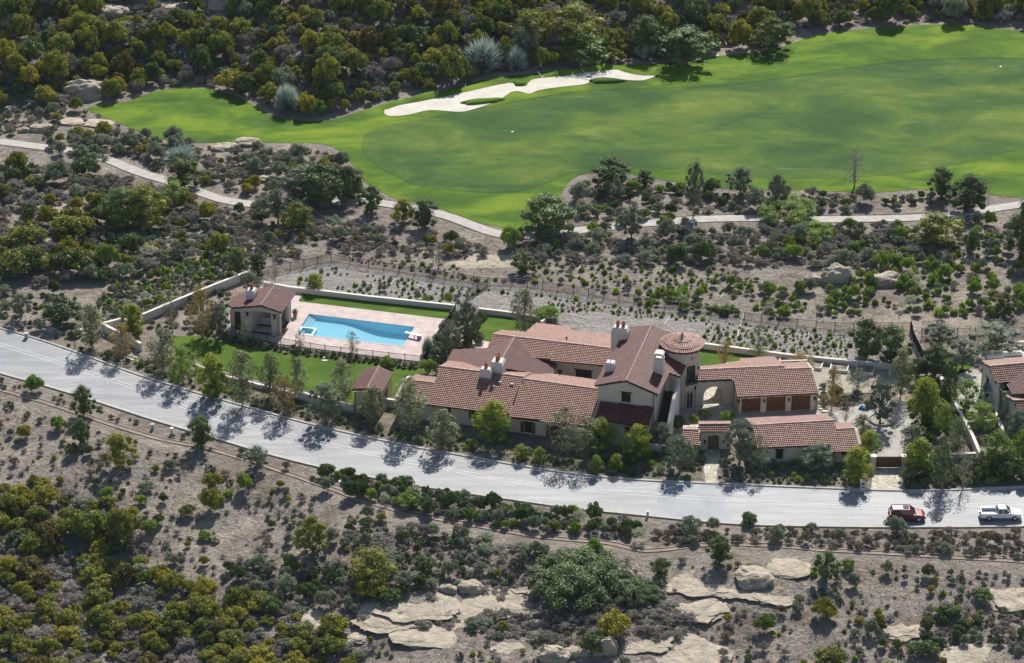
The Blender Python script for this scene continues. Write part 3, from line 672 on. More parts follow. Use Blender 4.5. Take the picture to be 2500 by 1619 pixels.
def window(root, A, B, s0, s1, z0, z1, depth=.14, kind='window', shutters=(0, 0), grid=(2, 3), name=None):
    e, N, L_ = wallplane(A, B); c = A + e * ((s0 + s1) / 2) - N * depth; rz = math.atan2(e.y, e.x); w_ = s1 - s0; h_ = z1 - z0; zc = (z0 + z1) / 2
    def P(ds, dn, z): q = c + e * ds + N * dn; return (q.x, q.y, z)
    if kind == 'window':
        f = MB(); t_ = .07
        f.box(P(0, 0, z1 - t_ / 2), (w_, .08, t_), rz); f.box(P(0, 0, z0 + t_ / 2), (w_, .08, t_), rz)
        for sg in (-1, 1): f.box(P(sg * (w_ / 2 - t_ / 2), 0, zc), (t_, .08, h_ - 2 * t_), rz)
        for i in range(1, grid[0]): f.box(P(-w_ / 2 + w_ * i / grid[0], 0.012, zc), (.035, .05, h_ - 2 * t_), rz)
        for j in range(1, grid[1]): f.box(P(0, .004, z0 + h_ * j / grid[1]), (w_ - 2 * t_, .04, .035), rz)
        fr = f.build('window', M['dwood'], root)
        g_ = MB(); g_.box(P(0, -.03, zc), (w_ - 2 * t_ + .02, .02, h_ - 2 * t_ + .02), rz); k = g_.build('pane', M['glass'], root); k.parent = fr; k.matrix_parent_inverse = Matrix.Identity(4)
        sill = MB(); sill.box(P(0, depth + .03, z0 - .05), (w_ + .2, .22, .09), rz); k = sill.build('sill', M['cap'], root); k.parent = fr; k.matrix_parent_inverse = Matrix.Identity(4)
        lt = MB(); lt.box(P(0, depth + .02, z1 + .08), (w_ + .4, .1, .14), rz); k = lt.build('lintel', M['dwood'], root); k.parent = fr; k.matrix_parent_inverse = Matrix.Identity(4)
        for sg, on in zip((-1, 1), shutters):
            if on:
                sh = MB(); ww = w_ * .5
                sh.box(P(sg * (w_ / 2 + ww / 2 + .03), depth + .03, zc), (ww, .05, h_ * 1.08), rz)
                for j in range(6): sh.box(P(sg * (w_ / 2 + ww / 2 + .03), depth + .06, z0 + h_ * (j + .5) / 6), (ww * .8, .03, .06), rz)
                k = sh.build('shutter', M['wood'], root); k.parent = fr; k.matrix_parent_inverse = Matrix.Identity(4)
    elif kind in ('door', 'garage_door'):
        f = MB(); nb = 4 if kind == 'door' else 5; mt = M['dwood'] if kind == 'door' else M['wood']
        if kind == 'door':
            for i in range(nb): f.box(P(-w_ / 2 + w_ * (i + .5) / nb, 0, zc), (w_ / nb - .012, .06, h_), rz)
        else:
            for i in range(nb):
                for k in range(4): f.box(P(-w_ / 2 + w_ * (k + .5) / 4, .004 * ((i + k) % 2), z0 + h_ * (i + .5) / nb), (w_ / 4 - .03, .07, h_ / nb - .035), rz)
            f.box(P(0, -.04, zc), (w_, .03, h_), rz)
        fr = f.build(name or kind, mt, root)
        hd = MB(); hd.box(P(w_ * .38 if kind == 'door' else 0, .06, z0 + (1.05 if kind == 'door' else .5)), (.05, .06, .22), rz); k = hd.build('handle', M['iron'], root); k.parent = fr; k.matrix_parent_inverse = Matrix.Identity(4)
def wall_run(root, A, B, planes, ops=(), th=.35, mat='stucco', z0=0.0, name='wall', top=None, drop=.14, skew=0):
    A, B = Vector((A.x, A.y, 0)), Vector((B.x, B.y, 0)); e, N, L_ = wallplane(A, B); brk = {0.0, L_}; OP = []
    for o in ops:
        if 'px' in o: s0, s1, za, zb = spans(A, B, o['px'])
        else: s0, s1, za, zb = o['s']
        za = o.get('z0', za); zb = o.get('z1', zb); s0 = max(s0, .03); s1 = min(s1, L_ - .03)
        if s1 - s0 < .1: continue
        OP.append((s0, s1, za, zb, o)); brk |= {s0, s1}
        if o.get('arch'):
            for i in range(1, 14): brk.add((s0 + s1) / 2 - (s1 - s0) / 2 * math.cos(math.pi * i / 14))
    n = max(1, int(L_ / .5)); brk |= {L_ * i / n for i in range(n + 1)}; bl = sorted(brk); bl = [b for i, b in enumerate(bl) if i == 0 or b - bl[i - 1] > 1e-4]
    mb = MB()
    def tz(s, dn=0):
        if top is not None: return top(s) if callable(top) else top
        p = A + e * s - N * dn; return min(q.z(p.x, p.y) for q in planes) - drop
    def pc(sa, sb, ba, bb, ta, tb):
        vs = []
        for s_, lo, hi in ((sa, ba, ta), (sb, bb, tb)):
            for dn in (0, th): p = A + e * s_ - N * dn; vs += [(p.x, p.y, lo), (p.x, p.y, hi)]
        mb.add(vs, [(0, 1, 5, 4), (2, 6, 7, 3), (0, 4, 6, 2), (1, 3, 7, 5), (0, 2, 3, 1), (4, 5, 7, 6)])
    for sa, sb in zip(bl[:-1], bl[1:]):
        m = (sa + sb) / 2; hit = [o for o in OP if o[0] < m < o[1]]
        ta, tb = tz(sa), tz(sb); lo = z0
        if not hit: pc(sa, sb, lo, lo, ta, tb); continue
        s0, s1, za, zb, o = hit[0]
        if za - lo > .05: pc(sa, sb, lo, lo, za, za)
        def hz(s):
            if not o.get('arch'): return zb
            r = (s1 - s0) / 2; k = max(0, 1 - ((s - (s0 + s1) / 2) / r) ** 2); rise = min(r, o.get('rise', r)); return zb - rise + rise * math.sqrt(k)
        pc(sa, sb, min(hz(sa), ta - .03), min(hz(sb), tb - .03), ta, tb)
    w_ = mb.build(name, M[mat], root)
    for s0, s1, za, zb, o in OP:
        if o.get('kind'): window(root, A, B, s0, s1, za, zb, kind=o['kind'], depth=o.get('depth', .14), shutters=o.get('sh', (0, 0)), grid=o.get('grid', (2, 3)), name=o.get('name'))
    return w_
def rafters(root, a, b, plane, n, inw):
    """small beam ends under an eave from a to b"""
    first = None
    for i in range(n):
        p = a.lerp(b, (i + .5) / n); q = p + inw * .55; z0 = plane.z(p.x, p.y) - .25; z1 = plane.z(q.x, q.y) - .25
        mb = MB(); mb.beam((p.x, p.y, z0), (q.x, q.y, z1), .12, .16); mb.build('rafter', M['dwood'], root)
def chimney(root, plane, px, py, w_, d_, h_, rz, pots=1, hood=False, cap=True, zbase=None, below=1.5, pot_h=.75):
    p = plane.at(px, py) if plane else W(px, py, zbase); e = Vector((math.cos(rz), math.sin(rz), 0)); n = Vector((-e.y, e.x, 0)); c = p + n * (d_ / 2); z0 = p.z
    mb = MB(); mb.box((c.x, c.y, z0 + (h_ * .72 - below) / 2), (w_, d_, h_ * .72 + below), rz)
    ca, sa = math.cos(rz), math.sin(rz); vs = []
    for z, k in ((z0 + h_ * .72, 1.0), (z0 + h_, .8)):
        for dx, dy in ((-1, -1), (1, -1), (1, 1), (-1, 1)):
            x, y = dx * w_ / 2 * k, dy * d_ / 2 * k; vs.append((c.x + x * ca - y * sa, c.y + x * sa + y * ca, z + .001))
    mb.add(vs, [(4, 5, 6, 7), (0, 1, 5, 4), (1, 2, 6, 5), (2, 3, 7, 6), (3, 0, 4, 7)])
    o = mb.build('chimney', M['stucco_w'], root)
    for i in range(pots):
        off = (i - (pots - 1) / 2) * .75; q = c + (e * off if w_ >= d_ else n * off) ; r = .24
        pm = MB(); pm.lathe((q.x, q.y, z0 + h_), [(r, 0), (r * .88, pot_h * .45), (r * .92, pot_h * .8), (r * 1.15, pot_h * .84), (r * 1.15, pot_h), (r * .8, pot_h), (r * .7, pot_h * .3), (.01, pot_h * .28)], 16)
        k = pm.build('chimney_pot', M['pot'], root, smooth=False); k.parent = o; k.matrix_parent_inverse = Matrix.Identity(4)
    if hood:
        pm = MB(); pm.box((c.x, c.y, z0 + h_ + .06), (w_ * 1.0, d_ * 1.0, .12), rz)
        for s_ in (-1, 1):
            q = c + e * (s_ * w_ * .4); pm.box((q.x, q.y, z0 + h_ + .42), (.14, d_ * .9, .6), rz)
        ring = []
        for dn in (-d_ * .5, d_ * .5):
            for i in range(9):
                an = math.pi * i / 8; q = c + e * (math.cos(an) * w_ * .5) + n * dn; ring.append((q.x, q.y, z0 + h_ + .72 + .32 * math.sin(an)))
        pm.add(ring, [(i, i + 1, 10 + i, 9 + i) for i in range(8)] + [tuple(range(9)), tuple(range(17, 8, -1))])
        k = pm.build('chimney_hood', M['stucco_w'], root); k.parent = o; k.matrix_parent_inverse = Matrix.Identity(4)
    return o
def z_for(x, y, py):
    lo, hi = -2, 15
    for _ in range(40):
        m = (lo + hi) / 2; q = Vector((x, y, m)) - CAM; yy = CY - F * q.dot(UP) / q.dot(FW)
        if yy > py: lo = m
        else: hi = m
    return (lo + hi) / 2
def sconce(root, p, out):
    mb = MB(); q = p + out * .14
    mb.box((p.x + out.x * .03, p.y + out.y * .03, p.z), (.12, .12, .25)); mb.lathe((q.x, q.y, p.z - .25), [(.02, -.08), (.09, 0), (.13, .32), (.16, .34), (.03, .48), (.01, .55)], 8)
    return mb.build('wall_lantern', M['iron'], root)
def rect(Pa, Pb, z, dn, df, uL, uR):
    A = W(*Pa, z); B = W(*Pb, z); e, N, L_ = wallplane(A, B)
    c = lambda u, v: A + e * u + N * v
    return c(uL, dn), c(uR, dn), c(uR, -df), c(uL, -df)
def nz(v): q = Vector((v.x, v.y, 0)); q.normalize(); return q

# ================================================================ main house
b0 = W(1241, 1065)
H1 = thing('main_house', (b0.x, b0.y, 0), 'large cream stucco house with red barrel tile roofs, round tower and three garage doors', 'house')
# wing A (front)
An = Plane((1072.7, 895.4, 5.1), (1278, 921.3, 5.1), (1241, 1011, 3.0))
Anr = Plane((1278, 926, 5.0), (1473, 953, 5.0), (1241, 1019, 2.9))
slope(H1, An, [(975, 979), (1241, 1012), (1279, 921.5), (1072.7, 895.4), (1061, 936), (1000, 929)], (1036, 985), (1241, 1011))
slope(H1, Anr, [(1241, 1019), (1440, 1041), (1470, 962), (1474, 953), (1278, 926)], (1241, 1019), (1440, 1041))
Af = Plane((1072.7, 895.4, 5.1), (1278, 921.3, 5.1), (1223, 908, 3.9))
Af = Plane((1072.7, 895.4, 5.1), (1278, 921.3, 5.1), (1095, 883, 3.75))
slope(H1, Af, [(1072.7, 895.4), (1278, 921.3), (1298, 913), (1290, 905), (1095, 883)], (1072.7, 895.4), (1278, 921.3))
Afr = Plane((1278, 926, 5.0), (1473, 953, 5.0), (1452, 929, 3.4))
slope(H1, Afr, [(1278, 926), (1474, 953), (1470, 932), (1452, 929), (1300, 908.5), (1290, 911)], (1278, 926), (1473, 953))
Aaf = Plane((1000, 929, An.at(1000, 929).z), (1061, 936, An.at(1061, 936).z), (1012, 916, An.at(1000, 929).z - .6))
slope(H1, Aaf, [(1000, 929), (1061, 936), (1066, 924), (1016, 916)], (1000, 929), (1061, 936))
ridge(H1, An.at(1072.7, 895.4), An.at(1278, 921.3)); ridge(H1, Anr.at(1278, 926), Anr.at(1474, 953)); ridge(H1, An.at(1000, 929), An.at(1061, 936))
nl, nr, fr_, fl = rect((1072.7, 895.4), (1278, 921.3), 5.1, 6.0, 4.2, .35, 22.2)
e, N, _ = wallplane(nl, nr); al = nl - e * 4.9
split = 9.6
wm = nl + e * split
wall_run(H1, al + e * .3, wm - N * .45, [An], [dict(px=(1092, 997, 1101, 1017), kind='window', grid=(1, 3)), dict(px=(1151, 1000, 1163, 1021), kind='window', grid=(2, 3), sh=(1, 1))])
wall_run(H1, wm, nr, [Anr], [dict(px=(1280, 1033, 1297.5, 1055), kind='window', grid=(2, 3), sh=(1, 1)), dict(px=(1343, 1043, 1361, 1066), kind='window', grid=(2, 3), sh=(1, 1))])
wall_run(H1, nr, fr_, [Anr, Afr]); wall_run(H1, fr_, fl, [Afr, Af]); wall_run(H1, fl, nl, [An, Af])
wall_run(H1, al + e * .3 - N * 5.6, al + e * .3, [An, Aaf]); wall_run(H1, nl + e * 0 - N * 5.6, al + e * .3 - N * 5.6, [Aaf])
rafters(H1, W(1040, 987, 3), W(1235, 1011, 3), An, 5, -N); rafters(H1, W(1248, 1020, 2.9), W(1430, 1040, 2.9), Anr, 5, -N)
ARZ = math.atan2(e.y, e.x)
chimney(H1, An, 1184, 925, 1.6, 1.1, 1.35, ARZ, 1)
chimney(H1, An, 1211, 911, 1.75, 1.9, 1.5, ARZ, 2)
for x, y in ((1204, 946), (1220, 936), (1250, 941)):
    p = An.at(x, y); mb = MB(); mb.box((p.x, p.y, p.z + .16), (.42, .36, .22), ARZ); mb.build('roof_vent', M['grey'], H1)
# wing M
Ml = Plane((1257, 824, 5.15), (1222, 884, 5.15), (1095, 883, 3.0)); Mr = Plane((1257, 824, 5.15), (1222, 884, 5.15), (1359.5, 890, 3.4))
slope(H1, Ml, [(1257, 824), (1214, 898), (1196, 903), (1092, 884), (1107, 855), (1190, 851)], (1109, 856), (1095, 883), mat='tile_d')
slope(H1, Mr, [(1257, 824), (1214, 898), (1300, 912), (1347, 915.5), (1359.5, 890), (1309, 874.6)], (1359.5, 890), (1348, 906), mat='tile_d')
ridge(H1, Ml.at(1257, 824), Ml.at(1215, 896), mat='tile_d')
a, b = Ml.at(1109, 857), Ml.at(1096, 882); ee = nz(a - b); nn = Vector((ee.y, -ee.x, 0)); mlA = a + nn * .6; mlB = b + nn * .6
wall_run(H1, mlA, mlB - ee * 1.5, [Ml]); a2 = Mr.at(1359.5, 890); wall_run(H1, a2 - nn * .5 - ee * 4, a2 - nn * .5 - ee * .3, [Mr])
wall_run(H1, a2 - nn * .5 - ee * .3, mlA - ee * .3, [Ml, Mr])
# wing B (back)
Bn = Plane((1205, 817, 5.1), (1490, 851, 5.1), (1480, 892.5, 4.25)); Bf = Plane((1205, 817, 5.1), (1490, 851, 5.1), (1307.6, 790, 3.0))
slope(H1, Bn, [(1189, 852), (1311, 876.5), (1482, 893), (1492, 851.5), (1205, 817)], (1311, 876), (1478, 892))
slope(H1, Bf, [(1205, 817), (1491, 851), (1494, 819), (1393, 807.6), (1393, 800.6), (1307.6, 790), (1281.7, 812.3), (1221, 807)], (1205, 817), (1490, 851))
ridge(H1, Bn.at(1205, 817), Bn.at(1490, 851))
A_, B_ = Bn.at(1192, 851), Bn.at(1480, 892); e, N, L_ = wallplane(A_, B_)
A_ = W(1205, 817, 5.1) + N * 2.35; B_ = W(1490, 851, 5.1) + N * 2.35; e, N, L_ = wallplane(A_, B_)
wall_run(H1, A_ + e * .3, B_, [Bn], [dict(px=(1363, 906, 1370, 925), kind='window', grid=(1, 2), z0=1.1), dict(px=(1405, 907, 1445, 930), kind='window', grid=(4, 2), z0=.6)])
wall_run(H1, A_ + e * .3 - N * 4.2, A_ + e * .3, [Bn, Bf])
f1 = A_ - N * 10.4
wall_run(H1, B_ - N * 10.2, A_ - N * 10.2 + e * 6.5, [Bf]); wall_run(H1, A_ - N * 10.2 + e * 6.5, A_ - N * 4.2 + e * 6.5, [Bf]); wall_run(H1, A_ - N * 4.2 + e * 6.5, A_ - N * 4.2 + e * .3, [Bf])
rafters(H1, Bn.at(1325, 877.5), Bn.at(1475, 891.5), Bn, 7, -N)
sconce(H1, A_ + e * 10.9 + Vector((0, 0, 2.1)) + N * .0, N)
# two storey block T
Tl = Plane((1592, 794, 8.6), (1528.5, 930.4, 8.6), (1452, 942, 7.2)); Tr = Plane((1592, 794, 8.6), (1528.5, 930.4, 8.6), (1605, 964, 7.2))
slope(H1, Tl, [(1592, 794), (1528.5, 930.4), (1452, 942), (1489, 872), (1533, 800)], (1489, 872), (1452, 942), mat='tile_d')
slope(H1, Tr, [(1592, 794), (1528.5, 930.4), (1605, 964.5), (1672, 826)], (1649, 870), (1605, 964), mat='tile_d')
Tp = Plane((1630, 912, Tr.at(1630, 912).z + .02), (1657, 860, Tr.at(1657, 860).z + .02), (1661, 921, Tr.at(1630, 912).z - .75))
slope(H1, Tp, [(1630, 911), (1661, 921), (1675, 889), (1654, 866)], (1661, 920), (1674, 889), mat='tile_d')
ridge(H1, Tl.at(1592, 794), Tl.at(1528.5, 930.4), mat='tile_d')
Rf, Rb = W(1528.5, 930.4, 8.6), W(1592, 794, 8.6); e = nz(Rf - Rb); N = Vector((-e.y, e.x, 0))   # e to the camera, N to the right
fl_, frr, bl_, br_ = Rf - e * .35 - N * 3.8, Rf - e * .35 + N * 3.75, Rb + e * .4 - N * 3.4, Rb + e * .4 + N * 3.75
wall_run(H1, fl_, frr, [Tl, Tr], [dict(px=(1517, 960.5, 1540, 981), kind='window', grid=(1, 1))])
wall_run(H1, frr, br_, [Tr], [dict(s=(1.0, 1.5, 4.9, 6.1), kind='window', grid=(1, 2)), dict(s=(.6, 1.1, 1.0, 2.3), kind='window', grid=(1, 2))]); wall_run(H1, br_, bl_, [Tl, Tr]); wall_run(H1, bl_, fl_, [Tl])
TRZ = math.atan2(N.y, N.x)
cb = W(1512, 808, 9.1); cb = cb
chimney(H1, None, 1512, 808 + 30, 2.3, 1.3, 2.2, TRZ, 2, zbase=7.1, below=4.5)
c_ = chimney(H1, Tl, 1488, 910, 1.25, 1.2, 1.35, TRZ, 0); p = Tl.at(1488, 910); q = p + Vector((0, 0, 1.35)) - e * .6
k = MB().tube([q, q + Vector((0, 0, .5))], [.05, .05], 6).build('flue', M['grey'], H1)
chimney(H1, Tr, 1606, 914, 1.3, 1.25, 2.0, TRZ, 0, hood=True)
# lean-to in front of the block
Tz = Plane((1465, 981, 5.1), (1596, 995, 5.1), (1583, 1044.6, 3.65))
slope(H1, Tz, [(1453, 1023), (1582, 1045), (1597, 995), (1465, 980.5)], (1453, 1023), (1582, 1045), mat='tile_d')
a, b = Tz.at(1459, 1021), Tz.at(1580, 1042); e2, N2, L2 = wallplane(a, b)
a2, b2 = a - N2 * .5 + e2 * .2, b - N2 * .5 - e2 * .2
wall_run(H1, a2, b2, [Tz], [dict(px=(1525, 1045, 1537, 1066), kind='window', grid=(1, 2))]); wall_run(H1, b2, b2 - N2 * 2.6, [Tz]); wall_run(H1, a2 - N2 * 2.6, a2, [Tz])
rafters(H1, Tz.at(1462, 1023), Tz.at(1578, 1043), Tz, 4, -N2)
# sloping parapet wall between A and lean-to
a = W(1472, 950, 5.0); b = W(1442, 1041, 2.9); mb = MB(); nn_ = Vector((1, .3, 0)).normalized() * .28
mb.add([(a.x, a.y, 0), (b.x, b.y, 0), (b.x, b.y, 3.25), (a.x, a.y, 5.35)] + [(a.x + nn_.x, a.y + nn_.y, 0), (b.x + nn_.x, b.y + nn_.y, 0), (b.x + nn_.x, b.y + nn_.y, 3.25), (a.x + nn_.x, a.y + nn_.y, 5.35)], [(0, 1, 2, 3), (7, 6, 5, 4), (3, 2, 6, 7), (1, 5, 6, 2), (0, 3, 7, 4)])
mb.build('gable_parapet', M['stucco_w'], H1)
# outdoor stair and its curved parapet
A3 = W(1661, 925, 6.0); A3.z = 0; e3 = e; N3 = N
pn = N3
crv = [(1661, 921), (1660, 932), (1657, 946), (1652, 960), (1648, 975), (1645, 990), (1641.5, 1008), (1637, 1030), (1634, 1046)]
top = []
for x, y in crv:
    p = on_plane(x, y, A3, pn); top.append(p)
th3 = pn * .42; mb = MB(); n = len(top)
vs = [p for p in top] + [Vector((p.x, p.y, 0)) for p in top] + [p - th3 for p in top] + [Vector((p.x, p.y, 0)) - th3 for p in top]
fs = []
for i in range(n - 1): fs += [(i, i + 1, n + i + 1, n + i), (2 * n + i, 3 * n + i, 3 * n + i + 1, 2 * n + i + 1), (i, 2 * n + i, 2 * n + i + 1, i + 1)]
fs += [(n - 1, 3 * n - 1, 4 * n - 1, 2 * n - 1), (0, n, 3 * n, 2 * n)]
mb.add(vs, fs); mb.build('stair_parapet', M['stucco_w'], H1)
sd0 = (A3 - frr).dot(N3); wdt = sd0 - .42
back = frr + N3 * (wdt / 2 + .02) - e3 * ((frr - A3).dot(e3)); Ls = max(2, (top[-1] - top[0]).dot(e3)); mb = MB()
for i in range(16):
    p = back + e3 * (Ls * (i + .5) / 16); hh = 4.0 * (16 - i) / 16; mb.box((p.x, p.y, hh / 2), (wdt - .06, Ls / 16, hh), TRZ)
mb.build('outdoor_stair', M['pan'], H1)  # dark clay on the treads: the stair's shade is painted into the colour
pa = frr - e3 * ((frr - A3).dot(e3)) + N3 * .02; wall_run(H1, pa - e3 * .1, pa - e3 * .1 + N3 * (wdt - .02), [Tp], [dict(s=(.22, wdt - .25, 4.0, 6.1), arch=1)], mat='stucco_w', drop=.15, z0=4.0)
# round tower
TC = W(1661, 976, 0); RW = 2.45
b_ = MB(); b_.lathe((TC.x, TC.y, 0), [(RW, 0), (RW, 8.55)], 48); b_.build('tower_wall', M['stucco'], H1, smooth=True)
tb = MB(); tb.lathe((TC.x, TC.y, 0), [(3.0, 8.38), (3.0, 8.52), (.05, 9.42)], 48); tb.lathe((TC.x, TC.y, 0), [(RW - .1, 8.5), (3.0, 8.38)], 48)
tr = tb.build('tower_roof', M['pan'], H1); tl = MB(); rr = 3.02; kk = 0
while rr > .3:
    nT = max(8, int(2 * math.pi * rr / .30)); zz = 8.53 + (3.0 - rr) * .305 + (.06 if (kk // 2) % 2 else 0); band_ = kk // 3
    for i in range(nT):
        an = 2 * math.pi * (i + .5 * (kk % 2)) / nT; u_ = Vector((-math.sin(an), math.cos(an), 0)); o_ = Vector((math.cos(an), math.sin(an), 0)); up_ = Vector((0, 0, 1)); ring = []
        for r_, lift, ww in ((rr, .07, .15 if rr > .6 else .1), (max(.05, rr - .36), .05 + .11, .11 if rr > .6 else .05)):
            for a5 in (0, 55, 125, 180): ring.append(Vector((TC.x, TC.y, zz + lift)) + o_ * r_ + u_ * (math.cos(R(a5)) * ww) + up_ * (math.sin(R(a5)) * ww * .7))
        tl.add(ring, [(0, 1, 5, 4), (1, 2, 6, 5), (2, 3, 7, 6), (0, 3, 2, 1)], min(1, max(0, .55 + trs.gauss(0, .16))))
    rr -= .31; kk += 1
k = tl.build('barrel_tiles', M['tile'], H1); k.parent = tr; k.matrix_parent_inverse = Matrix.Identity(4)
fn = MB(); fn.lathe((TC.x, TC.y, 9.4), [(.26, 0), (.2, .18), (.12, .25), (.18, .42), (.18, .55), (.06, .62), (.09, .75), (.01, .95)], 12); fn.build('finial', M['grey'], H1)
for i in range(22):
    an = 2 * math.pi * i / 22; mb = MB(); mb.box((TC.x + math.cos(an) * 2.68, TC.y + math.sin(an) * 2.68, 8.28), (.42, .14, .17), an); mb.build('corbel', M['dwood'], H1)
def oncyl(off):  # offset to the right of the centre as seen, metres
    a = math.asin(off / RW); return Vector((math.sin(a), -math.cos(a), 0))
o_ = oncyl(1.24); p = TC + o_ * RW; z = z_for(p.x, p.y, 874.7); mb = MB(); s_ = Vector((-o_.y, o_.x, 0)); ring = []
for rr_, dd in ((.27, .0), (.27, .06), (.2, .06), (.2, .02)):
    for i in range(14): a5 = 2 * math.pi * i / 14; ring.append(p + o_ * dd + s_ * (math.cos(a5) * rr_) + Vector((0, 0, z + math.sin(a5) * rr_)))
mb.add(ring, [(j * 14 + i, j * 14 + (i + 1) % 14, (j + 1) * 14 + (i + 1) % 14, (j + 1) * 14 + i) for j in range(3) for i in range(14)]); rw = mb.build('round_window', M['cap'], H1)
mb = MB(); mb.add(ring[42:], [tuple(range(14))]); k = mb.build('pane', M['glass'], H1); k.parent = rw; k.matrix_parent_inverse = Matrix.Identity(4)
for (off, yt, yb, nm, mt) in ((1.15, 896, 934, 'balcony_door', 'glass'), (1.05, 957, 995, 'door', 'dwood')):
    o_ = oncyl(off); p = TC + o_ * (RW - .02); zt, zb_ = z_for(p.x, p.y, yt), z_for(p.x, p.y, yb); rz = math.atan2(o_.y, o_.x) + math.pi / 2
    zb_ = max(zb_, .02)
    mb = MB(); mb.box((p.x, p.y, (zt + zb_) / 2), (.86, .2, zt - zb_), rz); dr = mb.build(nm, M[mt], H1)
    mb = MB(); q = p + o_ * .07
    s_ = Vector((-o_.y, o_.x, 0))
    for sg in (-1, 1): mb.box((q.x + s_.x * sg * .5, q.y + s_.y * sg * .5, (zt + zb_) / 2 + .04), (.14, .2, zt - zb_ + .08), rz)
    mb.box((q.x, q.y, zt + .07), (.86, .2, .14), rz); mb.box((q.x, q.y, (zt + zb_) / 2 - .003), (.06, .12, zt - zb_ - .01), rz)
    k = mb.build('door_frame', M['stucco'] if nm == 'door' else M['dwood'], H1); k.parent = dr; k.matrix_parent_inverse = Matrix.Identity(4)
    if nm == 'balcony_door':
        mb = MB(); pts = []
        q = TC + o_ * (RW + .25); mb.box((q.x, q.y, zb_ - .1), (1.6, .9, .16), rz); bal = mb.build('balcony', M['curb'], H1)
        mb = MB(); q = TC + o_ * (RW + .62)
        cs = [TC + o_ * (RW - .1) - s_ * .76, q - s_ * .76, q + s_ * .76, TC + o_ * (RW - .1) + s_ * .76]
        for i in range(3):
            for hh in (.08, .95): mb.beam(cs[i] + Vector((0, 0, zb_ + hh)), cs[i + 1] + Vector((0, 0, zb_ + hh)), .04, .04)
            m_ = int((cs[i + 1] - cs[i]).length / .14)
            for j in range(m_ + 1): c = cs[i].lerp(cs[i + 1], j / m_); mb.box((c.x, c.y, zb_ + .5), (.025, .025, .9))
        k = mb.build('railing', M['iron'], H1); k.parent = bal; k.matrix_parent_inverse = Matrix.Identity(4)
for off, y in ((2.15, 897), (1.75, 946)):
    o_ = oncyl(off); p = TC + o_ * RW; p.z = z_for(p.x, p.y, y); sconce(H1, p, o_)
# garage wing
Gn = Plane((1707, 903.8, 4.6), (1914.8, 894.5, 4.6), (1801.7, 968, 3.0)); Gf = Plane((1707, 903.8, 4.6), (1914.8, 894.5, 4.6), (1892, 872.4, 3.05))
Gf2 = Plane((1917, 902, Gn.at(1917, 902).z), (1981, 899.8, Gn.at(1981, 899.8).z), (1966.6, 884.5, Gn.at(1981, 899.8).z - .95))
slope(H1, Gn, [(1801, 969), (1998, 960), (1981, 899.8), (1917, 902), (1915, 894.5), (1707, 903.8), (1700, 931), (1788, 927)], (1801.7, 968), (1997, 959))
slope(H1, Gf, [(1707, 903.8), (1915, 894.5), (1892, 872.4), (1805.7, 877), (1809.7, 884), (1772, 886.5), (1771, 890.5), (1712, 897)], (1707, 903.8), (1914.8, 894.5))
slope(H1, Gf2, [(1917, 902), (1981, 899.8), (1966.6, 885), (1910, 888.7)], (1917, 902), (1981, 899.8))
ridge(H1, Gn.at(1707, 903.8), Gn.at(1915, 894.5)); ridge(H1, Gn.at(1917, 902), Gn.at(1981, 899.8))
a, b = W(1798, 1010, 0), W(1995, 1002, 0); e4, N4, L4 = wallplane(a, b)
wall_run(H1, a, b, [Gn], [dict(px=(1809.7, 972, 1858, 1004.5), kind='garage_door', z0=0, depth=.4), dict(px=(1870.3, 968, 1918.8, 1003), kind='garage_door', z0=0, depth=.4), dict(px=(1931, 964.5, 1979.4, 1000), kind='garage_door', z0=0, depth=.4)], th=.55)
wall_run(H1, b, b - N4 * 8.4, [Gn, Gf2]); wall_run(H1, b - N4 * 8.4, a - N4 * 8.4, [Gf, Gf2] if False else [Gf]); wall_run(H1, a - N4 * 8.4, a, [Gn, Gf])
rafters(H1, W(1806, 969, 3), W(1994, 960, 3), Gn, 6, -N4)
for x, y in ((1803.8, 979), (1865.8, 977), (1926, 974), (1988.5, 971.5)):
    p = on_plane(x, y, a, N4); sconce(H1, p, N4)
# breezeway with the arch
a5 = Gn.at(1700, 931) - N4 * .4; b5 = Gn.at(1788, 927) - N4 * .4 + e4 * .25; a5.z = b5.z = 0; e5, N5, L5 = wallplane(a5, b5)
wall_run(H1, a5, b5, [Gn], [dict(px=(1717, 943, 1768, 996), arch=1, z0=0)], th=.55, z0=0, drop=.2)
for q in range(1): wall_run(H1, b5 - N5 * 4.6, a5 - N5 * 4.6, [Gf], [dict(s=(1.4, 4.6, 0, 3.0), arch=1)], th=.4, drop=.2)
rafters(H1, Gn.at(1706, 931), Gn.at(1784, 928), Gn, 3, -N4)
# ================================================================ front guest wing
p0 = W(1850, 1135); H2 = thing('guest_wing', (p0.x, p0.y, 0), 'low cream stucco wing with tile roof nearest the road, small barred window', 'house')
Cn = Plane((1836.3, 1039.5, 4.0), (2037, 1027.6, 4.0), (1848, 1094, 2.75)); Cf = Plane((1836.3, 1039.5, 4.0), (2037, 1027.6, 4.0), (1820, 1023.6, 2.8))
slope(H2, Cn, [(1848, 1094.5), (2024, 1085), (2030, 1104), (2101, 1098.5), (2086.4, 1046.7), (2042.5, 1049), (2037, 1027.6), (1836.3, 1039.5)], (1848, 1094), (2024, 1085))
slope(H2, Cf, [(1836.3, 1039.5), (2037, 1027.6), (2018.6, 1013), (1820, 1023.6)], (1836.3, 1039.5), (2037, 1027.6))
Cf2 = Plane((2042.5, 1049, Cn.at(2042.5, 1049).z), (2086.4, 1046.7, Cn.at(2086.4, 1046.7).z), (2075.8, 1033.7, Cn.at(2086.4, 1046.7).z - .8))
slope(H2, Cf2, [(2042.5, 1049), (2086.4, 1046.7), (2075.8, 1033.7), (2034, 1036)], (2042.5, 1049), (2086.4, 1046.7))
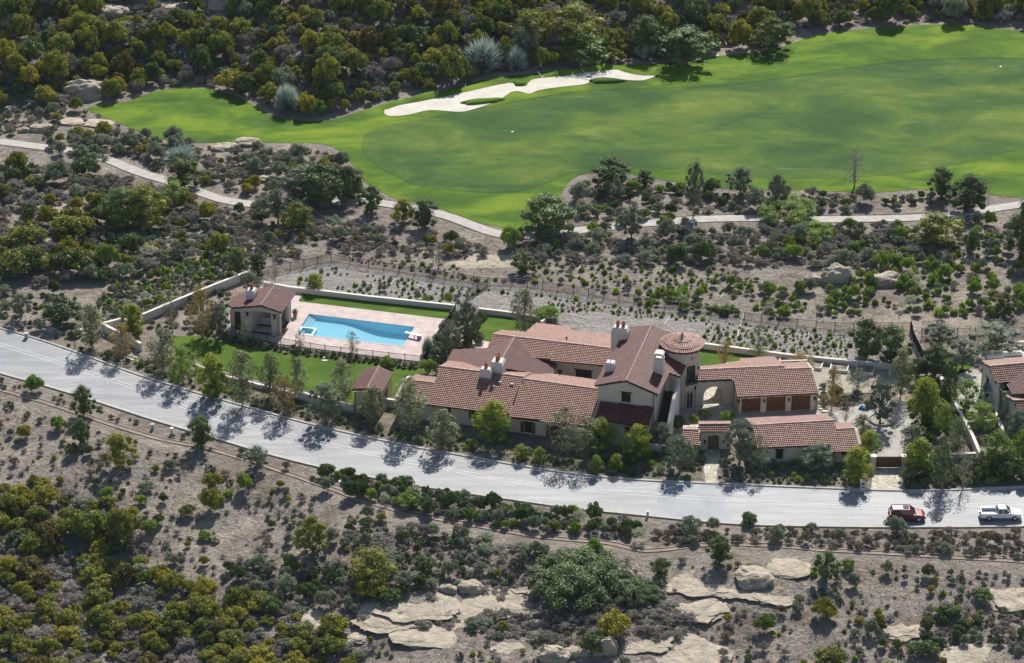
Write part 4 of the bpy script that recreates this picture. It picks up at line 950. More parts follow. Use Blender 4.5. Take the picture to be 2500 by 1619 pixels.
ridge(H2, Cn.at(1836.3, 1039.5), Cn.at(2037, 1027.6)); ridge(H2, Cn.at(2042.5, 1049), Cn.at(2086.4, 1046.7))
nl, nr, fr_, fl = rect((1836.3, 1039.5), (2037, 1027.6), 4.0, 3.0, 3.7, .35, 10.5)
e, N, _ = wallplane(nl, nr)
wall_run(H2, nl, nr, [Cn], [dict(px=(1894, 1098, 1912, 1121), kind='window', grid=(2, 3))]); wall_run(H2, nr, fr_, [Cn, Cf]); wall_run(H2, fr_, fl, [Cf]); wall_run(H2, fl, nl, [Cn, Cf], mat='stucco_w')
a, b = nr - e * .4 + N * .9, nr + e * 3.1 + N * .9
wall_run(H2, a, b, [Cn], [dict(s=(.9, 2.6, 1.0, 1.9))]); wall_run(H2, b, b - N * 4.0, [Cn, Cf2]); wall_run(H2, b - N * 4.0, a - N * 4.0, [Cf2]); wall_run(H2, a - N * .9, a, [Cn])
rafters(H2, Cn.at(1856, 1093.5), Cn.at(2018, 1085), Cn, 6, -N)
# window grille
A_, B_ = nl, nr; s0, s1, za, zb = spans(Vector((nl.x, nl.y, 0)), Vector((nr.x, nr.y, 0)), (1892, 1096, 1914, 1122)); mb = MB()
for i in range(5): q = nl + e * (s0 + (s1 - s0) * i / 4) + N * .12; mb.box((q.x, q.y, (za + zb) / 2), (.03, .03, zb - za))
for z in (za + .05, zb - .05): mb.beam((nl + e * s0 + N * .12).xy.to_3d() + Vector((0, 0, z)), (nl + e * s1 + N * .12).xy.to_3d() + Vector((0, 0, z)), .03, .03)
mb.build('window_grille', M['iron'], H2)
# ================================================================ covered entry gate
p0 = W(1740, 1099); H3 = thing('entry_gatehouse', (p0.x, p0.y, 0), 'small tile roofed entry gatehouse with dark arched gate above the flagstone walk', 'gatehouse')
Gu = Plane((1706, 1036.5, 3.45), (1784, 1036, 3.45), (1708, 1053, 2.95)); Guf = Plane((1706, 1036.5, 3.45), (1784, 1036, 3.45), (1710, 1030.5, 3.0))
slope(H3, Gu, [(1707, 1053.5), (1784, 1053), (1784, 1036), (1706, 1036.5)], (1708, 1053), (1784, 1053)); slope(H3, Guf, [(1706, 1036.5), (1784, 1036), (1784, 1030.5), (1706, 1031)], (1706, 1036), (1784, 1036))
Gl = Plane((1667, 1049.5, 3.3), (1706, 1050.5, 3.3), (1668, 1083.5, 2.45)); Glf = Plane((1667, 1049.5, 3.3), (1706, 1050.5, 3.3), (1666, 1044.5, 3.05))
slope(H3, Gl, [(1667.5, 1084), (1710, 1086.5), (1706, 1050.5), (1667, 1049.5)], (1668, 1083), (1710, 1086)); slope(H3, Glf, [(1667, 1049.5), (1706, 1050.5), (1705, 1045.5), (1666, 1044.5)], (1667, 1049), (1706, 1050))
ridge(H3, Gu.at(1706, 1036.5), Gu.at(1784, 1036)); ridge(H3, Gl.at(1667, 1049.5), Gl.at(1706, 1050.5))
a, b = W(1709, 1099, 0), W(1784, 1097, 0); e, N, L_ = wallplane(a, b)
wall_run(H3, a, b, [Gu], [dict(px=(1727, 1062, 1756, 1098), z0=0, arch=1, rise=.3)], th=.5); s0, s1, za, zb = spans(a, b, (1727, 1068, 1756, 1098))
gt = MB()
for i in range(8): q = a + e * (s0 + (s1 - s0) * (i + .5) / 8) - N * .3; gt.box((q.x, q.y, 1.0 + .13 * math.sin(math.pi * (i + .5) / 8)), ((s1 - s0) / 8 - .015, .07, 1.96 + .26 * math.sin(math.pi * (i + .5) / 8)), math.atan2(e.y, e.x))
gt.build('gate', M['dwood'], H3)
wall_run(H3, b - N * 1.6, a - N * 1.6, [Guf], [dict(s=(1.2, 3.2, 0, 2.5), arch=1, rise=.4)])
a2, b2 = W(1671, 1106, 0), W(1708, 1105.5, 0); e2, N2, L2 = wallplane(a2, b2)
wall_run(H3, a2, b2, [Gl], [dict(s=(.5, 1.5, 0, 2.0), arch=1, rise=.3)]); wall_run(H3, b2, b2 - N2 * 2.9, [Gl, Glf], drop=.16); wall_run(H3, a2 - N2 * 2.9, a2, [Gl, Glf], drop=.16); wall_run(H3, b2 - N2 * 2.9, a2 - N2 * 2.9, [Glf, Gl])
for x, y in ((1721, 1077), (1767, 1077)):
    sconce(H3, on_plane(x, y, a, N), N)
# ================================================================ pool house
p0 = W(684, 808); H4 = thing('pool_house', (p0.x, p0.y, 0), 'open fronted cream pool house with low tile roof beside the swimming pool', 'pool house')
Pl = Plane((669, 701.3, 4.6), (636, 747, 4.6), (575, 722, 3.3)); Pr = Plane((669, 701.3, 4.6), (636, 747, 4.6), (721.8, 716.5, 3.6))
slope(H4, Pl, [(669, 701.3), (636, 747), (566, 752.5), (555, 744), (575, 722), (622, 705.5)], (575, 722), (560, 752), mat='tile_d')
slope(H4, Pr, [(669, 701.3), (636, 747), (687, 763.5), (722, 716.5)], (721.8, 716.5), (687, 763), mat='tile_d'); ridge(H4, Pl.at(669, 701.3), Pl.at(636, 747), mat='tile_d')
Rf, Rb = W(636, 747, 4.6), W(669, 701.3, 4.6); e = nz(Rf - Rb); N = Vector((-e.y, e.x, 0))
fr = Rf - e * .35 + N * 2.55; fl = Rf - e * .35 - N * 4.7; br = Rb + e * .4 + N * 2.55; bl = Rb + e * .4 - N * 4.0
wall_run(H4, fl, fr, [Pl, Pr], [dict(px=(573, 762, 587, 794), kind='door', z0=.1, depth=.2), dict(px=(615, 764, 661, 807), z0=.08), dict(px=(601, 764, 606, 773), kind='window', grid=(1, 1)), dict(px=(667, 771, 672, 780), kind='window', grid=(1, 1))], th=.45)
wall_run(H4, fr, br, [Pr], [dict(s=(.9, 4.3, .08, 3.1), arch=1, rise=.7)], th=.5); wall_run(H4, br, bl, [Pl, Pr]); wall_run(H4, bl, fl, [Pl])
wall_run(H4, fl + N * 2.9 - e * .45, bl + N * 2.9 + e * .3, [Pl, Pr], th=.2)
chimney(H4, Pl, 611, 733, 1.3, 1.5, 1.4, math.atan2(N.y, N.x), 1, pot_h=.8)
# ================================================================ garden pavilion
p0 = W(868, 985); H5 = thing('garden_pavilion', (p0.x, p0.y, 0), 'small ochre walled pavilion with brown tile gable roof between lawn and road', 'pavilion')
Sl = Plane((925.7, 896.3, 4.0), (896, 950, 4.0), (891, 901, 3.2)); Sr = Plane((925.7, 896.3, 4.0), (896, 950, 4.0), (959, 910.7, 3.35))
slope(H5, Sl, [(925.7, 896.3), (896, 950), (860, 951.5), (891, 901)], (891, 901), (860, 951), mat='tile_d'); slope(H5, Sr, [(925.7, 896.3), (896, 950), (930, 960), (959, 910.7)], (959, 910.7), (930, 960), mat='tile_d'); ridge(H5, Sl.at(925.7, 896.3), Sl.at(896, 950), mat='tile_d')
Rf, Rb = W(896, 950, 4.0), W(925.7, 896.3, 4.0); e = nz(Rf - Rb); N = Vector((-e.y, e.x, 0))
fr = Rf - e * .35 + N * 1.75; fl = Rf - e * .35 - N * 1.9; br = Rb + e * .35 + N * 1.75; bl = Rb + e * .35 - N * 1.9
wall_run(H5, fl, fr, [Sl, Sr], mat='stucco_y'); wall_run(H5, fr, br, [Sr], [dict(s=(1.0, 4.6, 0, 2.5), arch=1, rise=.4)], mat='stucco_y'); wall_run(H5, br, bl, [Sl, Sr], mat='stucco_y'); wall_run(H5, bl, fl, [Sl], mat='stucco_y')
# ================================================================ neighbouring house
p0 = W(2410, 985); H6 = thing('neighbouring_house', (p0.x, p0.y, 0), 'cream house with bright tile roofs at the right edge of the photo', 'house')
Nn = Plane((2415.7, 895.3, 5.4), (2500, 888, 5.4), (2430, 934, 4.2)); Nf = Plane((2415.7, 895.3, 5.4), (2500, 888, 5.4), (2395.6, 883.3, 4.2))
slope(H6, Nn, [(2430, 934), (2660, 915), (2660, 874), (2415.7, 895.3)], (2430, 934), (2510, 927)); slope(H6, Nf, [(2415.7, 895.3), (2660, 874), (2640, 862), (2395.6, 883.3)], (2415.7, 895.3), (2500, 888)); ridge(H6, Nn.at(2415.7, 895.3), Nn.at(2660, 874))
N2l = Plane((2520, 900, 5.3), (2552, 975, 5.3), (2473, 962.5, 4.0)); N2r = Plane((2520, 900, 5.3), (2552, 975, 5.3), (2620, 960, 4.0))
slope(H6, N2l, [(2454, 932), (2473, 963), (2547, 963), (2520, 900)], (2454, 932), (2473, 963), mat='tile_d'); slope(H6, N2r, [(2520, 900), (2547, 963), (2640, 960), (2600, 905)], (2600, 905), (2640, 960), mat='tile_d')
N3n = Plane((2473, 979, 4.0), (2540, 976, 4.0), (2482, 1000, 3.3)); N3f = Plane((2473, 979, 4.0), (2540, 976, 4.0), (2455, 967, 3.3))
slope(H6, N3n, [(2484, 1001), (2560, 1000), (2550, 976), (2473, 979)], (2484, 1001), (2560, 1000)); slope(H6, N3f, [(2473, 979), (2550, 976), (2530, 963), (2455, 967)], (2473, 979), (2550, 976)); ridge(H6, N3n.at(2473, 979), N3n.at(2550, 976))
nl, nr, fr_, fl = rect((2415.7, 895.3), (2500, 888), 5.4, 3.6, 3.7, .4, 13.0)
wall_run(H6, nl, nr, [Nn], mat='stucco_w'); wall_run(H6, fl, nl, [Nn, Nf], [dict(s=(1.8, 2.9, 1.2, 2.9), kind='window')], mat='stucco_w'); wall_run(H6, nr, fr_, [Nn, Nf], mat='stucco_w'); wall_run(H6, fr_, fl, [Nf], mat='stucco_w')
a = N2l.at(2456, 934); b = N2l.at(2474, 962); e, N, L_ = wallplane(a, b); a, b = a - N * .35, b - N * .35
wall_run(H6, a, b, [N2l], mat='stucco_w'); c_ = N2r.at(2625, 960); wall_run(H6, b, c_, [N2l, N2r], mat='stucco_w')
a = N3n.at(2486, 1000); b = N3n.at(2558, 999); e, N, L_ = wallplane(a, b); a, b = a - N * .35, b - N * .35; c_ = N3f.at(2460, 967) + e * .3
wall_run(H6, a, b, [N3n], mat='stucco_w'); wall_run(H6, c_, a, [N3n, N3f], mat='stucco_w')
# ---------------------------------------------------------------- swimming pool
PT = lambda u, v: POOL[0].lerp(POOL[1], u).lerp(POOL[3].lerp(POOL[2], u), v)
pb = W(853, 846); PO = thing('swimming_pool', (pb.x, pb.y, 0), 'rectangular turquoise swimming pool with corner spa and entry steps', 'pool')
def pdep(u): t = min(1, max(0, (u - .30) / .45)); t = t * t * (3 - 2 * t); return .50 + .75 * t
mb = MB(); nu = 40; WZ = -.04
for i in range(nu + 1):
    for v in (0, .5, 1): p = PT(i / nu, v); mb.v.append((p.x, p.y, WZ - pdep(i / nu)))
for i in range(nu):
    for j in range(2): mb.f.append([i * 3 + j, i * 3 + 3 + j, i * 3 + 4 + j, i * 3 + 1 + j]); mb.t.append(.5); mb.m.append(0)
    for v in (0, 2):
        a, b = mb.v[i * 3 + v], mb.v[i * 3 + 3 + v]; mb.add([a, b, (b[0], b[1], .075), (a[0], a[1], .075)], [(0, 1, 2, 3)])
for i in (0, nu): a, b = mb.v[i * 3], mb.v[i * 3 + 2]; mb.add([a, b, (b[0], b[1], .075), (a[0], a[1], .075)], [(0, 1, 2, 3)])
mb.build('basin', M['basin'], PO)
def quadbox(mb, u0, u1, v0, v1, z0, z1):
    c = [PT(u0, v0), PT(u1, v0), PT(u1, v1), PT(u0, v1)]; mb.add([(p.x, p.y, z0) for p in c] + [(p.x, p.y, z1) for p in c], [(4, 5, 6, 7), (0, 1, 5, 4), (1, 2, 6, 5), (2, 3, 7, 6), (3, 0, 4, 7)])
for i, (u1, z) in enumerate(((.022, -.14), (.045, -.25), (.070, -.36))):
    m2 = MB(); quadbox(m2, .004 if i == 0 else (.022, .045)[i - 1] + .001, u1, .03, .60, -.56, z); m2.build('pool_step', M['step'], PO)
sp = MB(); S0, S1, V0, V1 = .002, .155, .63, .995
quadbox(sp, S0, S1, V0, V0 + .05, -.56, .10); quadbox(sp, S1 - .022, S1, V0 + .051, V1, -.56, .10); quadbox(sp, S0, S1 - .023, V1 - .05, V1, -.56, .10); quadbox(sp, S0, S0 + .02, V0 + .051, V1 - .051, -.56, .10)
quadbox(sp, S0 + .021, S0 + .05, V0 + .052, V1 - .052, -.56, -.2)
sp.build('spa_wall', M['step'], PO)
wt = MB(); c = [PT(u, v) for u, v in ((0, 0), (1, 0), (1, 1), (0, 1))]; wt.add([(p.x, p.y, WZ) for p in c], [(0, 3, 2, 1)]); f_ = wt.build('water', M['water'], PO)
struct(f_)
cp = []
for k, (a, b) in enumerate(((0, 1), (1, 2), (2, 3), (3, 0))):
    A_, B_ = POOL[a], POOL[b]; e, N, L_ = wallplane(A_, B_); ctr = sum(POOL, Vector()) / 4
    if (ctr - A_).dot(N) > 0: N = -N
    m2 = MB(); q = [A_ - e * .28, B_ + e * .28, B_ + e * .0 , A_]; m2.add([(A_ - e * .3 + N * .3).to_tuple(), (B_ + e * .3 + N * .3).to_tuple(), B_.to_tuple(), A_.to_tuple()], [(0, 1, 2, 3)])
    m2.v = [(x, y, .10) for x, y, z in m2.v]; m2.add([(A_.x, A_.y, .10), (B_.x, B_.y, .10), (B_.x, B_.y, .03), (A_.x, A_.y, .03)], [(0, 1, 2, 3)]); m2.build('coping', M['paver'], PO)
# diving board
a, b = W(991, 821, .0), W(1027, 829, .0); e = nz(b - a); rz = math.atan2(e.y, e.x); c = (a + b) / 2
D = lthing('diving_board', (c.x, c.y, .08), 'white diving board at the deep end of the pool', 'diving board', rz=rz)
MB().box((0, 0, .56), (2.5, .5, .06)).build('board', M['white'], D, loc=(0, 0, 0))
mb = MB(); mb.box((.95, 0, .22), (.55, .36, .40)); mb.build('stand', M['grey'], D, loc=(0, 0, 0))
for s_ in (-1, 1): MB().beam((.2, s_ * .16, .0), (.2, s_ * .16, .53), .06, .06).build('leg', M['grey'], D, loc=(0, 0, 0))
# ---------------------------------------------------------------- pots, seats, beds and small yard things
def agave_bm(mb, n, ln, z, seed, mi=0):
    r_ = random.Random(seed)
    for i in range(n):
        az = i * 2.399 + r_.uniform(-.2, .2); el = R(r_.uniform(15, 80)); d = Vector((math.cos(az) * math.cos(el), math.sin(az) * math.cos(el), math.sin(el))); s_ = Vector((-math.sin(az), math.cos(az), 0)); L_ = ln * r_.uniform(.75, 1.1)
        p = [Vector((0, 0, z)), Vector((0, 0, z)) + d * L_ * .45, Vector((0, 0, z)) + d * L_ + Vector((0, 0, -L_ * .12))]
        mb.add([p[0] - s_ * .05, p[0] + s_ * .05, p[1] + s_ * ln * .10, p[1] - s_ * ln * .10, p[2]], [(0, 1, 2, 3), (3, 2, 4)], r_.random(), mi)
for i, (x, y, lb) in enumerate(((720.5, 774, 'tall terracotta pot with spiky agave at the back corner of the pool house'), (693.5, 810, 'terracotta pot with spiky agave at the front corner of the pool house'))):
    r = lthing('potted_agave', W(x, y) + Vector((0, 0, .08)), lb, 'potted plant')
    m2 = MB().lathe((0, 0, 0), [(.22, 0), (.34, .35), (.38, .62), (.42, .64), (.42, .72), (.34, .72), (.3, .6), (.01, .6)], 18); m2.build('pot', M['pot'], r, loc=(0, 0, 0))
    m2 = MB(); agave_bm(m2, 46, .75, .62, i); m2.build('agave', L['agave'], r, loc=(0, 0, 0))
sf = lthing('outdoor_sofa', W(650, 795) + Vector((0, 0, .08)), 'white cushioned sofa inside the open pool house', 'sofa', rz=R(-15))
MB().box((0, 0, .2), (1.9, .85, .28)).build('frame', M['dwood'], sf, loc=(0, 0, 0))
for x in (-.46, .46): MB().box((x, -.02, .44), (.88, .78, .18)).build('seat_cushion', M['cloth'], sf, loc=(0, 0, 0)); MB().box((x, .36, .72), (.88, .2, .5)).build('back_cushion', M['cloth'], sf, loc=(0, 0, 0))
for x in (-.99, .99): MB().box((x, 0, .45), (.12, .85, .4)).build('armrest', M['cloth'], sf, loc=(0, 0, 0))
for i, (q, lb) in enumerate((([(1907, 877), (1958, 881), (1951, 900), (1898, 896)], 'raised planting bed nearest the garage roof, leftmost of four'), ([(1971, 882.5), (2010.6, 886), (2004, 905), (1984, 902)], 'raised planting bed just right of the garage roof corner'), ([(2030.5, 888.7), (2073, 891.8), (2067.8, 911.8), (2026.5, 907.8)], 'raised planting bed third from the garage, empty soil'), ([(2093, 896), (2137, 898.5), (2129.5, 919), (2089, 915.7)], 'raised planting bed farthest right below the rear wall'))):
    P = pw(q); c = sum(P, Vector()) / 4; r = thing('raised_bed', c, lb, 'planting bed', 'raised beds behind the garage')
    for k in range(4):
        a, b = P[k], P[(k + 1) % 4]; e, N, L_ = wallplane(a, b); mb = MB(); mb.beam(a - e * .08 + Vector((0, 0, .22)), b + e * .08 * (-1 if k % 2 else 1) + Vector((0, 0, .22 + .002 * k)), .16, .44); mb.build('bed_board', M['cap'], r)
    mb = MB(); mb.add([(p.x, p.y, .36) for p in P], [(0, 3, 2, 1)]); mb.build('soil', M['ground'], r)
c = W(2153, 1027); r = thing('tree_ring', c, 'round low kerb ring of gravel under the olive tree in the motor court', 'planter')
n = 40; mb = MB(); ring = [(1.72, .0), (1.72, .28), (1.58, .28), (1.58, .1)]
mb.lathe((c.x, c.y, .05), ring, n); mb.build('ring_kerb', M['curb'], r); mb = MB(); mb.lathe((c.x, c.y, .16), [(1.59, 0), (.01, .08)], n); mb.build('gravel', M['granite'], r)
mb = MB()
M['tarpobj'] = M['blue']
p = W(2112, 999); tr_ = random.Random(4); vs = []; fs = []
for j in range(7):
    for i in range(10): vs.append((p.x + (i - 4.5) * .2 + tr_.uniform(-.06, .06) + (j - 3) * .05, p.y + (j - 3) * .16 + .12 * math.sin(i * .9), .07 + (0 if i in (0, 9) or j in (0, 6) else .12 + tr_.uniform(0, .3))))
for j in range(6):
    for i in range(9):
        if abs(i - 4) + abs(j - 3) * 1.4 < 6.2: fs.append((j * 10 + i, j * 10 + i + 1, j * 10 + i + 11, j * 10 + i + 10))
mb.add(vs, fs); mesh_thing(mb, 'blue_tarp', M['blue'], p, 'crumpled blue tarp lying at the edge of the motor court', 'tarp')
st = [(2011, 943), (2010.5, 950), (2009.5, 957), (2008, 964), (2006, 971), (2005, 978), (2004, 985), (2004.5, 992), (2008, 999), (2014, 1005)]
for i, (x, y) in enumerate(st):
    p = W(x, y); mb = MB(); mb.prism([(p.x + .48 * math.cos(a) * (1 + .1 * math.sin(a * 3 + i)), p.y + .22 * math.sin(a)) for a in [k * math.pi / 4 for k in range(8)]], .04, .11); mesh_thing(mb, 'stepping_stone', M['cap'], p, ('first', 'second', 'third', 'fourth', 'fifth', 'sixth', 'seventh', 'eighth', 'ninth', 'tenth')[i] + ' stepping stone from the rear in the row beside the garage', 'stepping stone', 'stepping stones beside the garage')
for i, (x, y) in enumerate([(336, 858), (326, 862), (338, 867), (318, 868), (330, 873), (308, 874), (320, 879), (300, 881), (311, 886), (292, 888)]):
    p = W(x, y); mb = MB(); mb.prism([(p.x + .42 * math.cos(a) * (1 + .14 * math.sin(a * 2 + i)), p.y + .34 * math.sin(a + i)) for a in [k * math.pi / 4 for k in range(8)]], .04, .12); mesh_thing(mb, 'stepping_stone', M['flag'], p, ('first', 'second', 'third', 'fourth', 'fifth', 'sixth', 'seventh', 'eighth', 'ninth', 'tenth')[i] + ' stone from the top of the stepping path at the left entry wall', 'stepping stone', 'stepping stones at the left entry')
for i, (x, y) in enumerate([(796, 868), (795, 874), (793, 881)]):
    p = W(x, y); MBx = MB(); MBx.prism([(p.x + .45 * math.cos(a), p.y + .2 * math.sin(a)) for a in [k * math.pi / 4 for k in range(8)]], .04, .10); mesh_thing(MBx, 'stepping_stone', M['cap'], p, ('first', 'second', 'third', 'fourth', 'fifth', 'sixth', 'seventh', 'eighth', 'ninth', 'tenth')[i] + ' stepping stone counted from the pool gate down to the lawn', 'stepping stone', 'stepping stones at the pool gate')
# letterbox pillar by the driveway
r = lthing('letterbox_pillar', W(2106, 1196), 'white plastered letterbox pillar beside the flagstone driveway', 'letterbox')
MB().box((0, 0, .65), (.62, .55, 1.3)).build('pillar', M['stucco_w'], r, loc=(0, 0, 0)); MB().box((0, 0, 1.353), (.74, .66, .1)).build('cap', M['cap'], r, loc=(0, 0, 0))
MB().box((0, -.28, 1.02), (.34, .04, .26)).build('letterbox_door', M['iron'], r, loc=(0, 0, 0)); MB().box((0, -.28, .55), (.34, .04, .14)).build('number_plate', M['iron'], r, loc=(0, 0, 0))
def box_thing(name, px, py, dims, mat, label, cat, lid=True, rz=0):
    r = lthing(name, G(px, py), label, cat, rz=rz); x, y, z = dims
    MB().box((0, 0, z / 2), dims).build('case', M[mat], r, loc=(0, 0, 0)); MB().box((0, 0, z + .023), (x + .06, y + .06, .04)).build('lid', M[mat], r, loc=(0, 0, 0)); return r
box_thing('utility_box', 121, 808, (1.9, 1.1, .30), 'grey', 'low green grey utility box on the verge at far left', 'utility box', rz=R(-25))
box_thing('utility_pedestal', 199, 818, (.4, .4, .95), 'white', 'tall white utility pedestal, left of the pair by the sycamore', 'pedestal')
box_thing('utility_pedestal', 207, 826, (.5, .5, .75), 'white', 'shorter white utility pedestal, right of the pair by the sycamore', 'pedestal')
box_thing('utility_pedestal', 373, 1048, (.42, .42, .75), 'curb', 'small grey utility post between road and drainage channel', 'pedestal')
box_thing('utility_pedestal', 420, 1060, (.4, .4, .9), 'cap', 'small beige utility post at the kerb left of the round dark shrub', 'pedestal')
box_thing('utility_pedestal', 1581, 1262, (.28, .28, .8), 'cap', 'lone beige post at the near kerb in the middle of the road', 'pedestal')
box_thing('utility_pedestal', 65, 826, (.5, .5, .8), 'curb', 'squat grey utility post at the kerb, farthest left', 'pedestal')
box_thing('utility_plate', 836, 1176, (.9, .55, .06), 'cap', 'flat pale utility cover on the verge left of the shrubs', 'utility cover')
box_thing('utility_plate', 1042, 1200, (.8, .6, .06), 'cap', 'flat pale utility cover on the verge above the round grate', 'utility cover')
def lamp_post(px, py, h_, label):
    r = lthing('path_light', G(px, py), label, 'post light'); MB().tube([(0, 0, 0), (0, 0, h_)], [.06, .045], 8).build('post', M['dwood'], r, loc=(0, 0, 0))
    m2 = MB(); m2.lathe((0, 0, h_), [(.05, 0), (.17, .06), (.17, .12), (.12, .32), (.2, .34), (.02, .44)], 10); m2.build('lantern', M['grey'], r, loc=(0, 0, 0))
lamp_post(183, 850, 2.4, 'slim dark post light standing at the kerb on the left')
lamp_post(1043, 1088, 2.4, 'slim dark post light beside the silvery tree before the house')
p = G(1044, 1216); r = lthing('drain_grate', p, 'round metal drain grate on the verge below the road', 'drain')
m2 = MB(); m2.lathe((0, 0, 0), [(.62, 0), (.62, .16), (.5, .16), (.5, .06), (.02, .06)], 24); m2.build('frame', M['curb'], r, loc=(0, 0, 0)); m2 = MB()
for i in range(7): ww = 2 * math.sqrt(max(.01, .25 - (.14 * (i - 3)) ** 2)); m2.box((0, .14 * (i - 3), .12), (ww, .05, .04))
m2.build('grate', M['grey'], r, loc=(0, 0, 0))
p = G(1453, 1318); r = lthing('wire_cage', p, 'round wire mesh cage beside the drainage channel', 'cage'); m2 = MB()
for k in range(22): a = 2 * math.pi * k / 22; m2.beam((.62 * math.cos(a), .62 * math.sin(a), 0), (.62 * math.cos(a), .62 * math.sin(a), .9), .02, .02)
for z in (.05, .3, .6, .9):
    for k in range(22): a, b = 2 * math.pi * k / 22, 2 * math.pi * (k + 1) / 22; m2.beam((.62 * math.cos(a), .62 * math.sin(a), z), (.62 * math.cos(b), .62 * math.sin(b), z), .03, .03)
m2.build('mesh', M['grey'], r, loc=(0, 0, 0))
p = W(1095, 1142); m2 = MB()
for rr0, rr1 in ((.62, .72), (.0, .34)):
    n = 28; vs = [(rr * math.cos(2 * math.pi * k / n) + .0, rr * math.sin(2 * math.pi * k / n), 0) for rr in (max(rr0, .01), rr1) for k in range(n)]; m2.add(vs, [(k, n + k, n + (k + 1) % n, (k + 1) % n) for k in range(n)])
o = m2.build('manhole_cover', M['paint']); o.location = (p.x, p.y, .037); tag(o, 'round manhole cover set in the road in front of the house', 'manhole cover')
def pipe(pts, i):
    P = [G(x, y) + Vector((0, 0, .09)) for x, y in pts]; m2 = MB(); m2.tube(P, [.045] * len(P), 6); ds = ['left slope above the pool house, lower of two', 'left slope above the pool house, upper of two', 'planted slope right of the pool house fence', 'bare bank above the slope fence corner', 'bank below the brown scrub near the cart path', 'bank left of the round dark bush', 'bank right of the round dark bush', 'upper planted slope above the long fence', 'upper planted slope at the brown scrub', 'planted slope crossing the long fence behind the chimney', 'planted slope straight above the round tower', 'planted slope near the right end of the rear wall', 'dry bank at the right beyond the green scrub', 'foreground slope below the road at right'][i]
    mesh_thing(m2, 'irrigation_pipe', M['white'], P[0], 'thin white irrigation pipe on the ' + ds, 'pipe', 'irrigation pipes on the slopes')
for i, q in enumerate([[(743, 663), (762, 654), (783, 645)], [(783, 665), (800, 658), (825, 650)], [(953, 694), (962, 686), (975, 679)], [(882, 589), (890, 580), (898, 571)], [(1150, 637), (1160, 622), (1169, 613)], [(1294, 676), (1308, 660), (1318, 632)], [(1410, 661), (1416, 651), (1424, 639)], [(1759, 729), (1766, 718), (1770, 711)], [(1778, 695), (1785, 682), (1791, 671)], [(1620, 794), (1648, 758), (1673, 729)], [(1800, 823), (1809, 790), (1818, 760)], [(1972, 831), (1973, 820), (1974, 813)], [(2308, 749), (2320, 757), (2328, 762)], [(1977, 1297), (1977, 1320), (1978, 1342)]]): pipe(q, i)
# small white marker discs on the turf
for i, (x, y, lb) in enumerate(((2443, 164, 'small white yardage plate on the fairway near the right edge'), (1251, 323, 'small white yardage plate on the fairway below the bunker'), (1752, 137, 'small white plate at the upper edge of the rough turf'))):
    m2 = MB(); m2.lathe((0, 0, 0), [(.19, 0), (.19, .06), (.16, .08), (.01, .09)], 16); p = G(x, y); p.z += .06; mesh_thing(m2, 'yardage_plate', M['white'], p, lb, 'plate') if False else None
    o = m2.build('yardage_plate', M['white']); o.location = p; tag(o, lb, 'marker plate')
def rake(px, py, lb, s):
    r = lthing('bunker_rake', G(px, py) + Vector((0, 0, .1)), lb, 'rake', 'rakes in the bunker', rz=s)
    MB().tube([(0, 0, .06), (1.5, 0, .5)], [.03, .03], 5).build('handle', M['white'], r, loc=(0, 0, 0)); m2 = MB().box((0, 0, .05), (.08, .7, .06)); m2.build('rake_head', M['white'], r, loc=(0, 0, 0))
rake(1139, 222, 'bunker rake leaning at the upper lip, left of three', R(100)); rake(1325, 190, 'bunker rake at the upper lip in the middle of the bunker', R(125)); rake(1428, 180, 'bunker rake near the right end of the bunker', R(125))
# neighbour's garden
sheet('neighbour_terrace', smooth_loop(pw([(2335, 912), (2352, 903), (2392, 905), (2400, 930), (2392, 960), (2400, 1000), (2352, 1012), (2336, 985), (2350, 950), (2332, 930)]), 3), .05, M['path'])
sheet('neighbour_lawn', smooth_loop(pw([(2465, 1065), (2520, 1060), (2560, 1120), (2478, 1130)]), 2), .05, M['lawn'])
sheet('neighbour_lawn', smooth_loop(pw([(2300, 870), (2370, 868), (2365, 905), (2310, 915)]), 2), .05, M['lawn'])
sheet('neighbour_patio', pw([(2380, 858), (2600, 840), (2600, 880), (2400, 885)]), .05, M['path'])
r = lthing('playhouse', W(2404, 983), 'small white playhouse with grey hipped roof beside the neighbouring house', 'playhouse', rz=R(-6))
MB().box((0, 0, .25), (3.2, 2.2, .5)).build('porch', M['grey'], r, loc=(0, 0, 0)); MB().box((.6, .3, 1.2), (1.7, 1.4, 1.4)).build('cabin', M['white'], r, loc=(0, 0, 0))
m2 = MB(); m2.add([(-.45, -.6, 1.9), (1.65, -.6, 1.9), (1.65, 1.2, 1.9), (-.45, 1.2, 1.9), (.3, .3, 2.7), (.9, .3, 2.7)], [(0, 1, 5, 4), (1, 2, 5), (2, 3, 4, 5), (3, 0, 4), (0, 3, 2, 1)]); m2.build('roof', M['grey'], r, loc=(0, 0, 0))
for x in (.25, .95): MB().box((x, -.42, 1.35), (.4, .05, .5)).build('window', M['glass'], r, loc=(0, 0, 0))
m2 = MB()
for z in (.65, 1.05): m2.beam((-1.55, -1.05, z), (1.55, -1.05, z), .05, .07)
for i in range(13): m2.box((-1.5 + i * .25, -1.05, .8), (.05, .05, .6))
m2.build('railing', M['white'], r, loc=(0, 0, 0))
